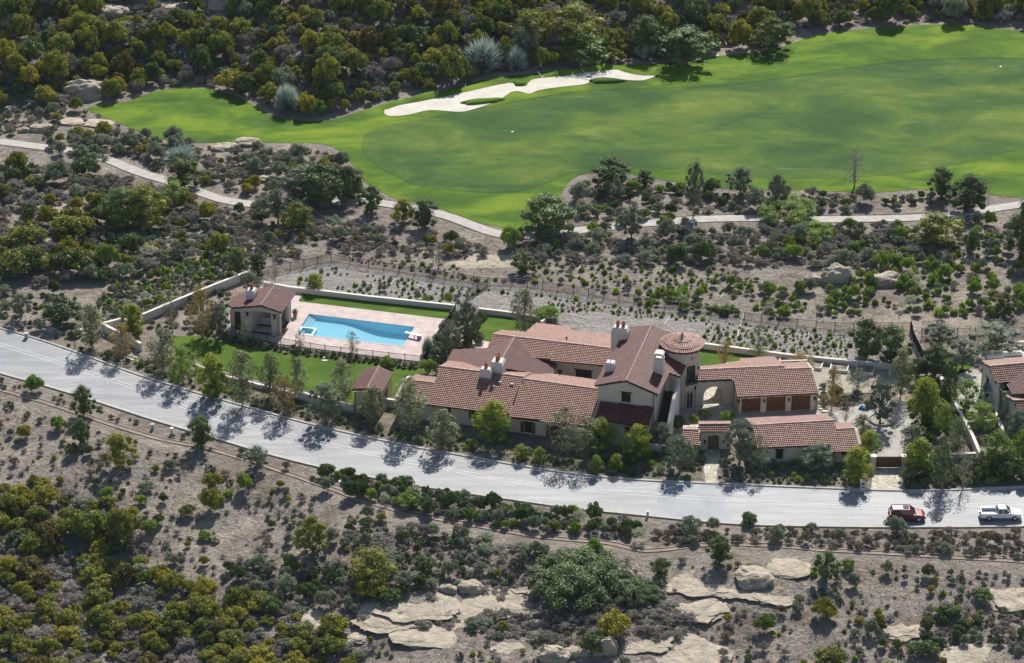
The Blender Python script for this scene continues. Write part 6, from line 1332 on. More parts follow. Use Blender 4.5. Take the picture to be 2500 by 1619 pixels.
# --- trees, one by one
TREES = [
('olive', 52, 715, 778, 52, 'at the far left above the road'), ('oak', 147, 722, 786, 80, 'left of the sycamores at far left'), ('syc', 226, 745, 850, 66, 'behind the slim post light at far left'), ('camphor', 326, 738, 826, 56, 'between the entry wall and the diagonal wall'), ('sycr', 300, 790, 872, 56, 'over the left stepping stone path'), ('syc', 398, 797, 905, 60, 'right of the left stepping stone path'), ('green', 447, 840, 936, 66, 'at the left tip of the big lawn'), ('camphor', 520, 862, 968, 70, 'before the big lawn, leftmost of its kind along the road'), ('syc', 593, 855, 992, 66, 'silvery and tall before the big lawn, beside a yellow green tree'), ('syc', 662, 862, 968, 56, 'over the middle of the big lawn'), ('sycr', 697, 915, 1012, 64, 'before the middle of the big lawn'), ('syc', 728, 874, 968, 46, 'right behind the browned sycamore at the big lawn'), ('olive', 795, 932, 1032, 84, 'at the low wall left of the ochre pavilion'), ('syc', 838, 872, 988, 52, 'on the big lawn left of the ochre pavilion'), ('syc', 908, 942, 1034, 62, 'directly before the ochre pavilion'), ('syc', 1000, 918, 1052, 74, 'hiding the left end of the main house'), ('syc', 1080, 1000, 1092, 74, 'pale and short beside the post light before the house'), ('camphor', 1203, 974, 1078, 80, 'overlapping the front wing, biggest of its kind there'), ('sparse', 1378, 992, 1112, 84, 'with grey crown before the front wing, left of two'), ('sparse', 1428, 1010, 1122, 70, 'with grey crown before the front wing, right of two'), ('camphor', 1468, 1020, 1106, 62, 'before the left edge of the shaded lean-to roof'), ('camphor', 1553, 1034, 1122, 66, 'before the right corner of the two storey block'), ('camphor', 1273, 1084, 1122, 36, 'small, in the front garden, leftmost of four'), ('camphor', 1317, 1090, 1134, 30, 'small, in the front garden, second of four'), ('camphor', 1455, 1110, 1156, 34, 'small, in the front garden, third of four'), ('camphor', 1504, 1106, 1150, 34, 'small, in the front garden, rightmost of four'), ('olive', 1615, 1030, 1092, 56, 'at the foot of the outdoor stair'), ('olive', 1660, 1062, 1152, 70, 'left of the covered entry gate'), ('olive', 1805, 1022, 1132, 82, 'right of the covered entry gate, against the guest wing'), ('sparse', 1852, 1062, 1152, 52, 'leaning before the guest wing'), ('olive', 1993, 1082, 1146, 80, 'low and round before the guest wing window'), ('camphor', 2092, 1090, 1178, 72, 'beside the white letterbox pillar'), ('olive', 2148, 928, 1036, 82, 'standing in the round ring of the motor court'), ('camphor', 2121, 1050, 1112, 50, 'behind the right end of the guest wing'), ('syc', 2105, 1008, 1078, 46, 'small, at the edge of the motor court behind the guest wing'), ('camphor', 2257, 920, 1036, 82, 'biggest of its kind beside the boundary wall'), ('syc', 2198, 852, 972, 54, 'at the right end of the rear wall'), ('green', 2308, 985, 1062, 46, 'against the diagonal boundary wall'), ('sparse', 2230, 1034, 1112, 78, 'right of the motor court exit'), ('camphor', 2240, 1068, 1158, 68, 'right of the wooden driveway gate'), ('syc', 2300, 1066, 1192, 56, 'dark and tall by the road right of the driveway'), ('syc', 2337, 1020, 1112, 50, 'against the lower boundary wall'), ('bare', 2350, 1088, 1188, 52, 'leaning over the verge right of the driveway'), ('green', 2357, 925, 1005, 66, 'open crowned, left of the white playhouse'), ('green', 2394, 982, 1050, 70, 'below the white playhouse'), ('cypress', 2438, 934, 1050, 14, 'before the neighbouring house, taller of two'), ('cypress', 2404, 937, 986, 11, 'beside the playhouse, smaller of two'), ('green', 2428, 1050, 1145, 76, 'feathery, below the neighbouring house'), ('oak', 2283, 838, 918, 72, 'in the dark group above the boundary wall, left one'), ('olive', 2350, 830, 902, 76, 'in the dark group above the boundary wall, right one'), ('olive', 2480, 998, 1068, 58, 'against the neighbouring house front'), ('green', 2496, 1048, 1112, 46, 'cut by the right edge above the neighbour lawn'),
('olive', 1140, 732, 828, 62, 'between the pool terrace and the small rear lawn'), ('olive', 1098, 788, 872, 58, 'at the right fence of the pool terrace'), ('syc', 1281, 702, 814, 62, 'at the right end of the small rear lawn'), ('sparse', 598, 782, 842, 30, 'young, before the pool house front'), ('sparse', 733, 804, 855, 27, 'young, in the hedge before the spa'), ('sparse', 861, 808, 870, 33, 'young, in the hedge before the pool'), ('olive', 613, 664, 714, 52, 'behind the pool house chimney'), ('sycr', 496, 700, 822, 66, 'left of the pool house'), ('bare', 421, 722, 812, 52, 'inside the diagonal wall'), ('olive', 537, 742, 826, 56, 'overlapping the left end of the pool house'), ('bare', 671, 588, 696, 44, 'tall, above the pool house roof'), ('oak', 580, 604, 670, 50, 'outside the top of the diagonal wall, left one'), ('oak', 629, 618, 668, 38, 'outside the top of the diagonal wall, right one'), ('camphor', 770, 668, 710, 42, 'small, behind the wall above the pool lawn strip'), ('bare', 1071, 598, 656, 48, 'on the bank above the slope fence'), ('sparse', 1457, 878, 926, 26, 'young, in the inner courtyard'), ('sycr', 1769, 832, 897, 38, 'behind the breezeway on the tower lawn'), ('sparse', 1850, 798, 876, 62, 'behind the garage roof peak'), ('sycr', 1955, 862, 896, 58, 'low, behind the right part of the garage roof'), ('sycr', 2030, 893, 1002, 40, 'right of the garage beside the stepping stones'), ('sparse', 2094, 902, 958, 46, 'before the rightmost raised bed'), ('bare', 2064, 966, 1036, 40, 'behind the guest wing at the motor court'),
('oak', 1491, 386, 460, 88, 'at the lower edge of the fairway, widest one'), ('oak', 1572, 414, 454, 48, 'small, right of the widest one at the fairway edge'), ('olive', 1693, 393, 528, 48, 'tall and thin, reaching up over the fairway edge'), ('olive', 1807, 408, 476, 68, 'at the fairway edge, round headed'), ('olive', 1896, 424, 506, 52, 'at the fairway edge, tall stemmed'), ('bare', 2085, 362, 458, 66, 'standing against the fairway'), ('oak', 2298, 408, 482, 76, 'at the lower right fairway edge, left of a pair'), ('oak', 2365, 428, 513, 86, 'at the lower right fairway edge, right of a pair'), ('oak', 1334, 476, 568, 128, 'at the lowest tip of the turf, wide mound'), ('oak', 905, 452, 520, 60, 'beside the cart path below the fairway'), ('oak', 1037, 487, 554, 74, 'at the cart path, right of two'), ('sumac', 985, 484, 542, 62, 'at the cart path, left of two'), ('olive', 1541, 503, 586, 60, 'pale, standing alone below the cart path'), ('olive', 679, 460, 546, 72, 'at the cart path bend left of centre'), ('sumac', 726, 492, 560, 76, 'beside the pale olive at the cart path'), ('sumac', 352, 452, 552, 112, 'in the left scrub, right half of a big pair'), ('oak', 300, 460, 552, 102, 'in the left scrub, left half of a big pair'), ('oak', 786, 398, 496, 112, 'at the turf edge left of the fairway, largest one'), ('oak', 850, 404, 490, 66, 'at the turf edge left of the fairway, right one'), ('olive', 740, 405, 480, 110, 'at the turf edge left of the fairway, grey one'), ('green', 427, 442, 498, 66, 'bright, between the cart path bends'), ('sumac', 450, 388, 456, 86, 'just above the cart path on the left'),
('oak', 1672, 70, 154, 136, 'at the upper turf edge right of the bunker'), ('sumac', 1882, 44, 118, 102, 'leaning over the upper turf edge'), ('sumac', 1405, 12, 106, 128, 'large, on the hillside above the bunker'), ('sumac', 1290, 26, 110, 96, 'on the hillside above the bunker, left of the large one'), ('oak', 1580, 40, 130, 90, 'on the hillside behind the upper turf edge'), ('green', 1440, 88, 150, 120, 'low, above the bunker at the turf edge'),
('oak', 2112, 776, 872, 86, 'below the long fence at right, left of a pair'), ('oak', 2176, 792, 882, 92, 'below the long fence at right, right of a pair'), ('olive', 2292, 786, 852, 84, 'behind the neighbour fence, left one'), ('olive', 2432, 792, 862, 124, 'behind the neighbour fence, wide one'), ('sumac', 2450, 712, 768, 62, 'alone on the dry bank at the right edge'), ('oak', 2502, 486, 622, 92, 'cut by the right edge beside the cart path'), ('oak', 2372, 560, 616, 42, 'small and dark on the bare bank at right'), ('sumac', 2285, 520, 592, 120, 'at the bend of the cart path far right'), ('oak', 1280, 616, 664, 60, 'rounded, alone on the bank below the cart path'),
('oak', 205, 938, 1014, 56, 'on the near verge of the road at left'), ('oak', 491, 1014, 1092, 68, 'on the near verge, second from the left'), ('olive', 628, 1088, 1142, 66, 'on the near verge, third from the left'), ('oak', 200, 1018, 1082, 44, 'across the channel from the verge tree at left'), ('sumac', 291, 1052, 1138, 82, 'on the upper foreground slope at left'), ('sumac', 762, 1252, 1348, 76, 'single stemmed on the foreground slope'), ('sumac', 910, 1336, 1418, 108, 'wide headed on the foreground slope'), ('oak', 2017, 1342, 1416, 62, 'above the sandstone blocks at right'), ('oak', 1612, 1358, 1406, 50, 'below the channel in the middle'), ('oak', 1756, 1305, 1376, 66, 'growing over the channel right of centre')]
for q in TREES: tree(*q)
for i, (x, y) in enumerate(((2303, 968), (2308, 972), (2313, 978), (2319, 970), (2326, 980), (2330, 990))): tree('cypress', x, y - 85, y, 10, ('first', 'second', 'third', 'fourth', 'fifth', 'sixth')[i] + ' from the left in the tight row behind the boundary wall', 'cypress row at the boundary wall')
# --- shrubs one can point to
for q in [
('silver', 702, 198, 282, 82, 'at the notch of the turf tongue'), ('silver', 1180, 84, 188, 120, 'above the left end of the bunker'), ('silver', 1260, 108, 180, 70, 'right of the big silvery one above the bunker'), ('silver', 441, 354, 408, 106, 'beside the cart path on the left'), ('green', 776, 246, 292, 52, 'pale, at the upper turf edge left of the bunker'), ('flower', 362, 596, 640, 50, 'in the left scrub'), ('oak', 1640, 100, 150, 60, 'under the dark tree at the upper turf edge'),
('gold', 65, 556, 618, 106, 'at the left edge, left of a glowing pair'), ('gold', 175, 532, 606, 122, 'at the left edge, right of a glowing pair'), ('sumac', 60, 610, 690, 130, 'below the glowing pair at the left edge'), ('sumac', 180, 610, 690, 120, 'below the glowing pair, right one'), ('green', 264, 598, 668, 60, 'upright, right of the glowing pair'), ('biggreen', 1920, 512, 560, 165, 'low bright mound below the cart path'), ('biggreen', 1985, 548, 600, 110, 'under the bright mound at the cart path'),
('green', 142, 1020, 1058, 48, 'beside the channel at far left'), ('green', 83, 920, 966, 52, 'on the verge at far left'), ('sumac', 520, 1156, 1202, 60, 'on the foreground slope, upper of two'), ('sumac', 517, 1198, 1258, 62, 'on the foreground slope, lower of two'), ('green', 596, 1156, 1202, 44, 'upright, right of the upper of two'), ('green', 263, 1190, 1222, 42, 'lone on the bare slope at left'), ('green', 344, 1210, 1236, 34, 'small lone one right of the lone one at left'), ('green', 363, 1272, 1308, 48, 'round, beside the big bush mass at lower left'), ('green', 499, 1298, 1324, 38, 'low, below the pair on the slope'), ('gold', 901, 1414, 1470, 86, 'glowing, below the wide headed tree'), ('gold', 1500, 1500, 1568, 96, 'glowing, at the lower middle above the pair of boulders'), ('green', 1866, 1503, 1550, 48, 'round, lone on the lower right slope'), ('gold', 2012, 1464, 1518, 68, 'round, lone on the lower right slope'), ('green', 2070, 1366, 1398, 40, 'right of the tree above the sandstone blocks'), ('oak', 1450, 1552, 1606, 78, 'between the two grey boulders at the bottom'), ('green', 1450, 1318, 1372, 50, 'beside the wire cage'), ('bigoak', 1412, 1404, 1490, 275, 'huge low mound in the middle foreground'), ('bigoak', 1545, 1440, 1482, 140, 'right skirt of the huge low mound'), ('gold', 2030, 1586, 1640, 92, 'at the bottom edge right of the sandstone shelf'), ('oak', 2255, 1568, 1614, 78, 'at the bottom right corner region'), ('oak', 2315, 1478, 1516, 72, 'on the lower right slope'), ('oak', 2400, 1440, 1474, 60, 'left of the sandstone sheet at the right edge'), ('oak', 1828, 1256, 1290, 52, 'alone at the near kerb of the road'), ('greysage', 1685, 1266, 1316, 74, 'at the near kerb left of the lone dark one'), ('greysage', 1740, 1262, 1302, 38, 'thin, between two shrubs at the near kerb'), ('greysage', 2188, 1266, 1312, 60, 'before the red car at the kerb'), ('oak', 1452, 1228, 1280, 50, 'dark round one at the near kerb in the middle'), ('oak', 796, 1134, 1174, 50, 'first round one at the near kerb'), ('greysage', 800, 1164, 1206, 42, 'below the first round one at the kerb'), ('oak', 858, 1174, 1224, 48, 'second round one at the near kerb'), ('oak', 887, 1156, 1196, 32, 'narrow one at the near kerb'), ('greysage', 932, 1156, 1194, 34, 'third at the near kerb'), ('flower', 938, 1200, 1240, 30, 'pale one in the kerb hedge'), ('oak', 982, 1166, 1206, 62, 'wide, at the kerb above the round grate'), ('green', 998, 1204, 1250, 72, 'wide, left of the round grate'), ('oak', 1105, 1200, 1248, 56, 'right of the round grate'), ('oak', 1200, 1204, 1250, 40, 'fourth dark one at the near kerb'), ('oak', 1722, 998, 1030, 34, 'clipped round in the arch courtyard'), ('green', 1776, 1004, 1036, 42, 'against the garage left wall'), ('green', 1692, 1012, 1046, 28, 'in the arch courtyard left of the gatehouse'), ('oak', 1655, 1015, 1060, 44, 'beside the stair parapet'), ('green', 1046, 880, 922, 46, 'yellowish, at the left corner of the dark hip roof'), ('green', 944, 872, 906, 44, 'yellowish, behind the ochre pavilion'), ('camphor' if False else 'green', 1042, 722, 744, 20, 'small, left one behind the pool rear wall'), ('green', 1095, 716, 746, 24, 'small, right one behind the pool rear wall'), ('oak', 2456, 1110, 1180, 90, 'dark mound at the road before the neighbouring house'), ('oak', 2500, 1120, 1185, 70, 'dark mound cut by the right edge at the road'), ('oak', 2390, 1130, 1182, 60, 'dark mound at the road, left of two'), ('green', 1335, 752, 790, 70, 'behind the rear wall corner'), ('silver', 1045, 812, 870, 34, 'narrow, along the right pool fence'),
('sumac', 210, 1250, 1330, 120, 'at the upper edge of the big bush mass, lower left'), ('sumac', 300, 1245, 1340, 100, 'at the right edge of the big bush mass, lower left'), ('gold', 30, 1210, 1270, 90, 'at the left edge in the lower left mass')]: bush(*q)
# --- everything else that grows: scattered by area
rs_ = random.Random(21)
CELL = {}
def cell_add(x, y, r): CELL.setdefault((int(x // 6), int(y // 6)), []).append((x, y, r))
for q in OCC: cell_add(*q)
TURFP = [(p.x, p.y) for p in turf]; NOGO = [[(p.x, p.y) for p in offset_line(cart, 1.5)] + [(p.x, p.y) for p in offset_line(cart, -1.5)][::-1]]
ROADP = [(p.x, p.y) for p in RF] + [(p.x, p.y) for p in RN][::-1]; CHP = [(p.x, p.y) for p in offset_line(CH, .45)] + [(p.x, p.y) for p in offset_line(CH, -.45)][::-1]
def free(x, y, r, f):
    ci, cj = int(x // 6), int(y // 6)
    for i in (-1, 0, 1):
        for j in (-1, 0, 1):
            for a, b, q in CELL.get((ci + i, cj + j), ()):
                if (a - x) ** 2 + (b - y) ** 2 < ((r + q) * f) ** 2: return False
    return True
def scatter(poly, n, kinds, wmin, wmax, labels, group, f=.8, hr=(.55, .95), pw_=1.6, avoid_path=True, clump=.0):
    xs = [p[0] for p in poly]; ys = [p[1] for p in poly]; made = 0; tries = 0; ks = [k for k, w_ in kinds for _ in range(w_)]
    while made < n and tries < n * 25:
        tries += 1; px = rs_.uniform(min(xs), max(xs)); py = rs_.uniform(min(ys), max(ys))
        if not inpoly(px, py, poly): continue
        c = G(px, py); w_ = wmin + (wmax - wmin) * rs_.random() ** pw_; rx = w_ * mpp(c) / 2; kind = rs_.choice(ks)
        if kind in ('sage', 'cactus', 'brown'): rx *= .8
        if clump and mn.noise(Vector((c.x * .16, c.y * .16, clump * 7))) < rs_.uniform(-.45, .12): continue
        if not free(c.x, c.y, rx, f): continue
        if avoid_path and (inpoly(c.x, c.y, TURFP) or inpoly(c.x, c.y, NOGO[0]) or inpoly(c.x, c.y, CHP) or inpoly(c.x, c.y, ROADP)): continue
        ph = next(t for xm, t in labels if px <= xm); hz = rx * 2 * rs_.uniform(*hr)
        if kind in ('cactus', 'sage'): hz *= .8
        PEND.append((kind, c, rx, hz, w_ * w_, ph, group, False)); cell_add(c.x, c.y, rx * .9); made += 1
    return made
A9 = 9999
scatter([(-60, -20), (2560, -20), (2560, 60), (2353, 50), (2222, 52), (2090, 58), (1985, 72), (1880, 108), (1754, 122), (1670, 140), (1513, 150), (1397, 162), (1250, 174), (1182, 184), (1050, 217), (940, 242), (861, 264), (798, 284), (725, 284), (667, 272), (620, 247), (583, 228), (536, 213), (473, 204), (368, 214), (315, 234), (260, 242), (215, 247), (60, 262), (-60, 300)], 820, [('sumac', 46), ('gold', 10), ('rust', 3), ('oak', 13), ('sage', 22), ('greysage', 7)], 24, 84, [(400, 'around the boulders on the left hillside'), (900, 'on the hillside above the turf tongue'), (1300, 'on the hillside above the left half of the bunker'), (1900, 'on the hillside above the right half of the bunker'), (A9, 'at the top right above the rough turf')], 'bushes on the hillside above the golf turf', f=.56, hr=(.6, 1.0))
scatter([(-60, 1190), (60, 1175), (150, 1200), (330, 1250), (350, 1400), (480, 1440), (700, 1480), (850, 1560), (930, 1660), (-60, 1660)], 270, [('sumac', 34), ('gold', 28), ('rust', 7), ('oak', 2), ('sage', 29)], 34, 92, [(250, 'in the lower left corner'), (500, 'in the lower left bush mass'), (A9, 'right of the lower left bush mass')], 'bushes in the lower left corner', f=.54, hr=(.38, .66))
scatter([(-60, 400), (250, 420), (450, 500), (620, 540), (560, 620), (430, 640), (300, 690), (-60, 700)], 270, [('sumac', 18), ('oak', 12), ('gold', 6), ('sage', 56), ('cactus', 5), ('greysage', 8)], 22, 74, [(200, 'in the scrub at the left edge below the cart path'), (A9, 'in the scrub below the cart path on the left')], 'left scrub below the cart path', f=.55)
scatter([(430, 480), (700, 545), (950, 560), (1150, 600), (1230, 640), (1000, 625), (800, 615), (640, 640), (540, 620)], 210, [('sage', 70), ('greysage', 12), ('oak', 6), ('sumac', 6), ('brown', 6)], 18, 50, [(800, 'on the bank above the pool house'), (A9, 'on the bank between cart path and slope fence')], 'brush below the cart path', clump=1, f=.62)
scatter([(1235, 600), (1500, 585), (1900, 560), (2200, 555), (2330, 600), (2260, 640), (2150, 655), (1900, 650), (1750, 650), (1500, 640), (1280, 640)], 190, [('sage', 46), ('greysage', 22), ('green', 14), ('oak', 8), ('brown', 10)], 20, 62, [(1600, 'below the pale cart path in the middle'), (1950, 'below the bright mound at the cart path'), (A9, 'above the brown boulders at right')], 'brush band below the cart path', clump=1, f=.58)
scatter([(1545, 745), (1560, 705), (1800, 690), (2000, 705), (2150, 620), (2300, 600), (2520, 640), (2520, 760), (2250, 790), (2000, 775), (1850, 775), (1650, 755)], 260, [('green', 52), ('tuft', 22), ('greysage', 14), ('flower', 6), ('sage', 6)], 14, 40, [(1850, 'among the green scrub above the long fence'), (2150, 'among the green scrub below the brown boulders'), (A9, 'in the scrub at the right edge above the neighbour')], 'green scrub above the long fence', clump=3, f=.62, hr=(.7, 1))
LB = [(1200, 'on the gravel slope behind the pool wall'), (1500, 'on the gravel slope behind the low back roof'), (1800, 'on the gravel slope behind the round tower'), (A9, 'on the gravel slope behind the garage')]
scatter([(1090, 700), (1190, 708), (1400, 730), (1586, 760), (1775, 788), (2060, 812), (2070, 875), (1900, 862), (1720, 840), (1720, 790), (1600, 775), (1540, 775), (1480, 765), (1340, 760), (1150, 738)], 280, [('tuft', 50), ('otuft', 14), ('gtuft', 24), ('sage', 12)], 7, 20, LB, 'small shrubs planted in the gravel slope', clump=1, f=1.1, hr=(.7, 1))
scatter([(1290, 645), (1500, 650), (1750, 655), (1880, 690), (1780, 740), (1586, 730), (1400, 700), (1270, 690)], 130, [('tuft', 42), ('gtuft', 20), ('greysage', 18), ('sage', 20)], 9, 30, [(1500, 'on the upper planted slope above the long fence, left'), (A9, 'on the upper planted slope above the long fence, right')], 'small shrubs above the long fence', clump=4, f=1.1, hr=(.7, 1))
scatter([(715, 692), (790, 655), (900, 672), (1180, 708), (1110, 748), (900, 722)], 95, [('tuft', 38), ('gtuft', 46), ('greysage', 16)], 8, 19, [(A9, 'on the gravel slope right behind the pool wall')], 'small shrubs behind the pool wall', clump=4, f=1.1, hr=(.7, 1))
scatter([(820, 610), (900, 625), (1150, 655), (1280, 690), (1190, 690), (1050, 668), (900, 645), (830, 632)], 50, [('tuft', 30), ('sage', 40), ('gtuft', 30)], 9, 22, [(A9, 'on the dry bank just above the slope fence')], 'small shrubs above the slope fence', f=1.1)
scatter([(235, 742), (300, 690), (430, 600), (560, 590), (690, 610), (600, 660), (500, 705), (350, 768), (260, 790)], 260, [('green', 22), ('tuft', 18), ('gtuft', 16), ('greysage', 28), ('flower', 8), ('sage', 8)], 12, 32, [(400, 'in the green planting left of the diagonal wall'), (A9, 'in the green planting above the diagonal wall')], 'green planting outside the diagonal wall', clump=1, f=.78, hr=(.7, 1))
scatter([(-40, 700), (100, 700), (240, 745), (250, 800), (180, 835), (60, 806), (-40, 780)], 50, [('oak', 25), ('greysage', 40), ('tuft', 25), ('sage', 10)], 14, 40, [(A9, 'on the bank at far left above the road')], 'shrubs at far left above the road', f=.9)
scatter([(360, 800), (480, 720), (530, 700), (560, 720), (540, 810), (620, 835), (600, 842), (480, 815), (400, 818)], 60, [('gtuft', 30), ('greysage', 40), ('otuft', 30)], 12, 28, [(A9, 'in the bed between diagonal wall and pool house')], 'bed shrubs left of the pool house', f=.8)
VG = [(700, 'in the roadside bed below the big lawn'), (1000, 'in the roadside bed before the ochre pavilion'), (1450, 'in the front garden before the long front wing'), (1800, 'in the front garden either side of the flagstone walk'), (A9, 'in the gravel garden before the guest wing')]
scatter([(160, 842), (300, 880), (420, 885), (620, 955), (840, 1012), (1000, 1058), (1250, 1085), (1500, 1120), (1600, 1105), (1715, 1110), (1715, 1172), (1500, 1160), (1250, 1124), (1000, 1080), (840, 1046), (600, 984), (460, 945), (294, 888), (200, 860)], 300, [('gtuft', 26), ('otuft', 18), ('greysage', 26), ('green', 12), ('oak', 10), ('tuft', 8)], 11, 30, VG, 'shrubs in the roadside beds', clump=3, f=.72, hr=(.45, .8), avoid_path=True)
scatter([(1764, 1120), (1850, 1125), (2060, 1140), (2118, 1150), (2118, 1186), (1900, 1182), (1764, 1176)], 130, [('gtuft', 40), ('otuft', 18), ('green', 18), ('greysage', 24)], 9, 24, VG, 'shrubs in the roadside beds', clump=3, f=.8, hr=(.45, .8))
scatter([(2212, 1148), (2380, 1135), (2510, 1110), (2510, 1184), (2212, 1192)], 60, [('oak', 40), ('green', 30), ('greysage', 30)], 18, 46, [(A9, 'in the planting right of the flagstone driveway')], 'shrubs right of the driveway', f=.62)
scatter([(2160, 880), (2300, 900), (2350, 1030), (2330, 1100), (2215, 1120), (2250, 1000)], 60, [('oak', 40), ('greysage', 35), ('green', 25)], 18, 44, [(A9, 'in the planting left of the diagonal boundary wall')], 'shrubs along the boundary wall', f=.7)
scatter([(1960, 935), (2100, 965), (2060, 1000), (2010, 1000)], 16, [('oak', 50), ('greysage', 50)], 16, 34, [(A9, 'in the bed between the garage and motor court')], 'bed shrubs right of the garage', f=.8)
scatter([(780, 1148), (1000, 1196), (1250, 1238), (1570, 1282), (1570, 1322), (1300, 1304), (1000, 1248), (850, 1205)], 110, [('oak', 24), ('greysage', 42), ('green', 16), ('flower', 8), ('sage', 10)], 22, 48, [(1100, 'in the kerb hedge left of the round grate'), (A9, 'in the kerb hedge right of the round grate')], 'hedge shrubs below the road', f=.66, hr=(.7, 1))
scatter([(1590, 1292), (1800, 1296), (2520, 1304), (2520, 1366), (2000, 1336), (1600, 1330)], 130, [('brown', 60), ('sage', 30), ('greysage', 10)], 22, 52, [(2000, 'on the near verge right of the middle'), (A9, 'on the near verge below the parked vehicles')], 'dry brush on the near verge', clump=3, f=.62)
scatter([(-20, 925), (200, 985), (500, 1080), (780, 1165), (770, 1180), (500, 1090), (200, 1005), (-20, 945)], 34, [('brown', 50), ('greysage', 30), ('sage', 20)], 14, 36, [(A9, 'on the near verge at left')], 'brush on the left near verge', f=.9)
FG = [(500, 'on the bare foreground slope at left'), (1000, 'on the foreground slope left of centre'), (1600, 'on the foreground slope around the huge mound'), (2000, 'among the sandstone blocks on the foreground slope'), (A9, 'on the lower right slope')]
scatter([(-20, 975), (120, 1020), (600, 1160), (900, 1262), (1200, 1320), (1480, 1370), (1700, 1372), (2000, 1380), (2520, 1400), (2520, 1640), (930, 1640), (850, 1560), (700, 1470), (350, 1390), (340, 1240), (-20, 1160)], 560, [('sage', 34), ('cactus', 22), ('greysage', 16), ('sumac', 8), ('tuft', 6), ('brown', 8), ('oak', 6)], 14, 46, FG, 'scattered plants on the foreground slope', clump=1, f=.95, pw_=2.2)
scatter([(850, 1270), (1200, 1320), (1480, 1372), (1450, 1430), (1250, 1420), (1000, 1400), (850, 1340)], 80, [('greysage', 30), ('cactus', 20), ('sage', 30), ('oak', 20)], 22, 52, FG, 'scattered plants on the foreground slope', clump=1, f=.62)
scatter([(560, 1370), (900, 1380), (1050, 1420), (900, 1500), (700, 1480), (560, 1430)], 60, [('greysage', 30), ('oak', 40), ('sage', 30)], 30, 62, FG, 'scattered plants on the foreground slope', clump=1, f=.6)
scatter([(1180, 1500), (1400, 1480), (1700, 1500), (1680, 1560), (1500, 1590), (1250, 1560)], 80, [('sage', 90), ('brown', 10)], 30, 70, FG, 'scattered plants on the foreground slope', clump=1, f=.55, hr=(.4, .6))
scatter([(2150, 1500), (2520, 1500), (2520, 1600), (2150, 1580)], 40, [('oak', 30), ('greysage', 40), ('sage', 30)], 26, 56, FG, 'scattered plants on the foreground slope', clump=1, f=.75)
scatter([(1395, 455), (1500, 440), (1723, 468), (1922, 478), (2150, 482), (2260, 480), (2400, 486), (2240, 515), (1990, 520), (1720, 518), (1540, 540), (1400, 552)], 95, [('oak', 34), ('greysage', 34), ('sage', 22), ('green', 10)], 22, 62, [(1700, 'between fairway edge and cart path, left'), (A9, 'between fairway edge and cart path, right')], 'shrubs between fairway and cart path', f=.85)
scatter([(60, 335), (300, 320), (500, 362), (780, 372), (880, 430), (880, 482), (600, 480), (470, 440), (300, 385), (130, 350)], 190, [('sage', 46), ('sumac', 18), ('greysage', 26), ('cactus', 10)], 18, 58, [(400, 'between turf and cart path at far left'), (A9, 'between turf and cart path left of the fairway')], 'brush between turf and cart path', f=.6)
scatter([(-20, 265), (180, 262), (280, 300), (300, 325), (60, 335), (-20, 330)], 40, [('sage', 50), ('gold', 20), ('greysage', 30)], 16, 50, [(A9, 'around the long double slab at left')], 'brush around the left slabs', f=.8)
scatter([(1240, 585), (1500, 580), (1900, 556), (2250, 548), (2420, 540), (2500, 560), (2500, 630), (2350, 600), (1900, 575), (1500, 600)], 60, [('greysage', 40), ('green', 20), ('sage', 40)], 16, 40, [(A9, 'just below the cart path right of centre')], 'shrubs just below the cart path', f=.9)
scatter([(1100, 845), (1140, 800), (1180, 838), (1130, 850), (1090, 900), (1045, 880)], 26, [('greysage', 60), ('oak', 40)], 16, 34, [(A9, 'in the bed between pool terrace and house')], 'bed shrubs right of the pool terrace', f=.6)
scatter([(118, 352), (262, 376), (262, 398), (118, 374)], 14, [('sage', 50), ('greysage', 50)], 24, 46, [(A9, 'over the cart path at far left')], 'brush over the cart path', f=.5, avoid_path=False)
scatter([(400, 448), (480, 476), (480, 496), (400, 466)], 7, [('sage', 50), ('greysage', 50)], 24, 40, [(A9, 'over the cart path at left')], 'brush over the cart path', f=.5, avoid_path=False)
scatter([(632, 498), (840, 492), (840, 512), (632, 520)], 12, [('sage', 30), ('oak', 30), ('greysage', 40)], 28, 54, [(A9, 'over the cart path bend')], 'brush over the cart path', f=.6, avoid_path=False)
scatter([(1240, 560), (1720, 528), (1720, 560), (1240, 600)], 14, [('greysage', 60), ('green', 40)], 20, 44, [(A9, 'at the cart path in the middle')], 'brush over the cart path', f=.8, avoid_path=False)
scatter([(-60, 1190), (60, 1175), (150, 1200), (330, 1250), (350, 1400), (480, 1440), (700, 1480), (850, 1560), (930, 1660), (-60, 1660)], 330, [('sage', 70), ('greysage', 20), ('brown', 10)], 26, 60, [(A9, 'in the lower left bush mass')], 'low scrub in the lower left corner', f=.36, hr=(.3, .5), avoid_path=False)
scatter([(-60, 400), (250, 420), (450, 500), (620, 540), (560, 620), (430, 640), (300, 690), (-60, 700)], 260, [('sage', 80), ('greysage', 20)], 22, 52, [(A9, 'in the left scrub')], 'low scrub at the left', f=.40, hr=(.35, .55))
scatter([(-60, -20), (2560, -20), (2560, 60), (2090, 58), (1754, 122), (1250, 174), (940, 242), (725, 284), (536, 213), (368, 214), (215, 247), (-60, 300)], 420, [('sage', 60), ('greysage', 40)], 22, 50, [(A9, 'on the hillside')], 'low scrub on the hillside', f=.40, hr=(.4, .6))
scatter([(850, 1270), (1200, 1320), (1480, 1372), (1700, 1500), (1500, 1600), (1100, 1540), (750, 1500), (560, 1420), (900, 1400)], 200, [('sage', 74), ('greysage', 26)], 22, 56, [(A9, 'in the middle foreground')], 'low scrub in the middle foreground', f=.5, hr=(.3, .5), clump=2)
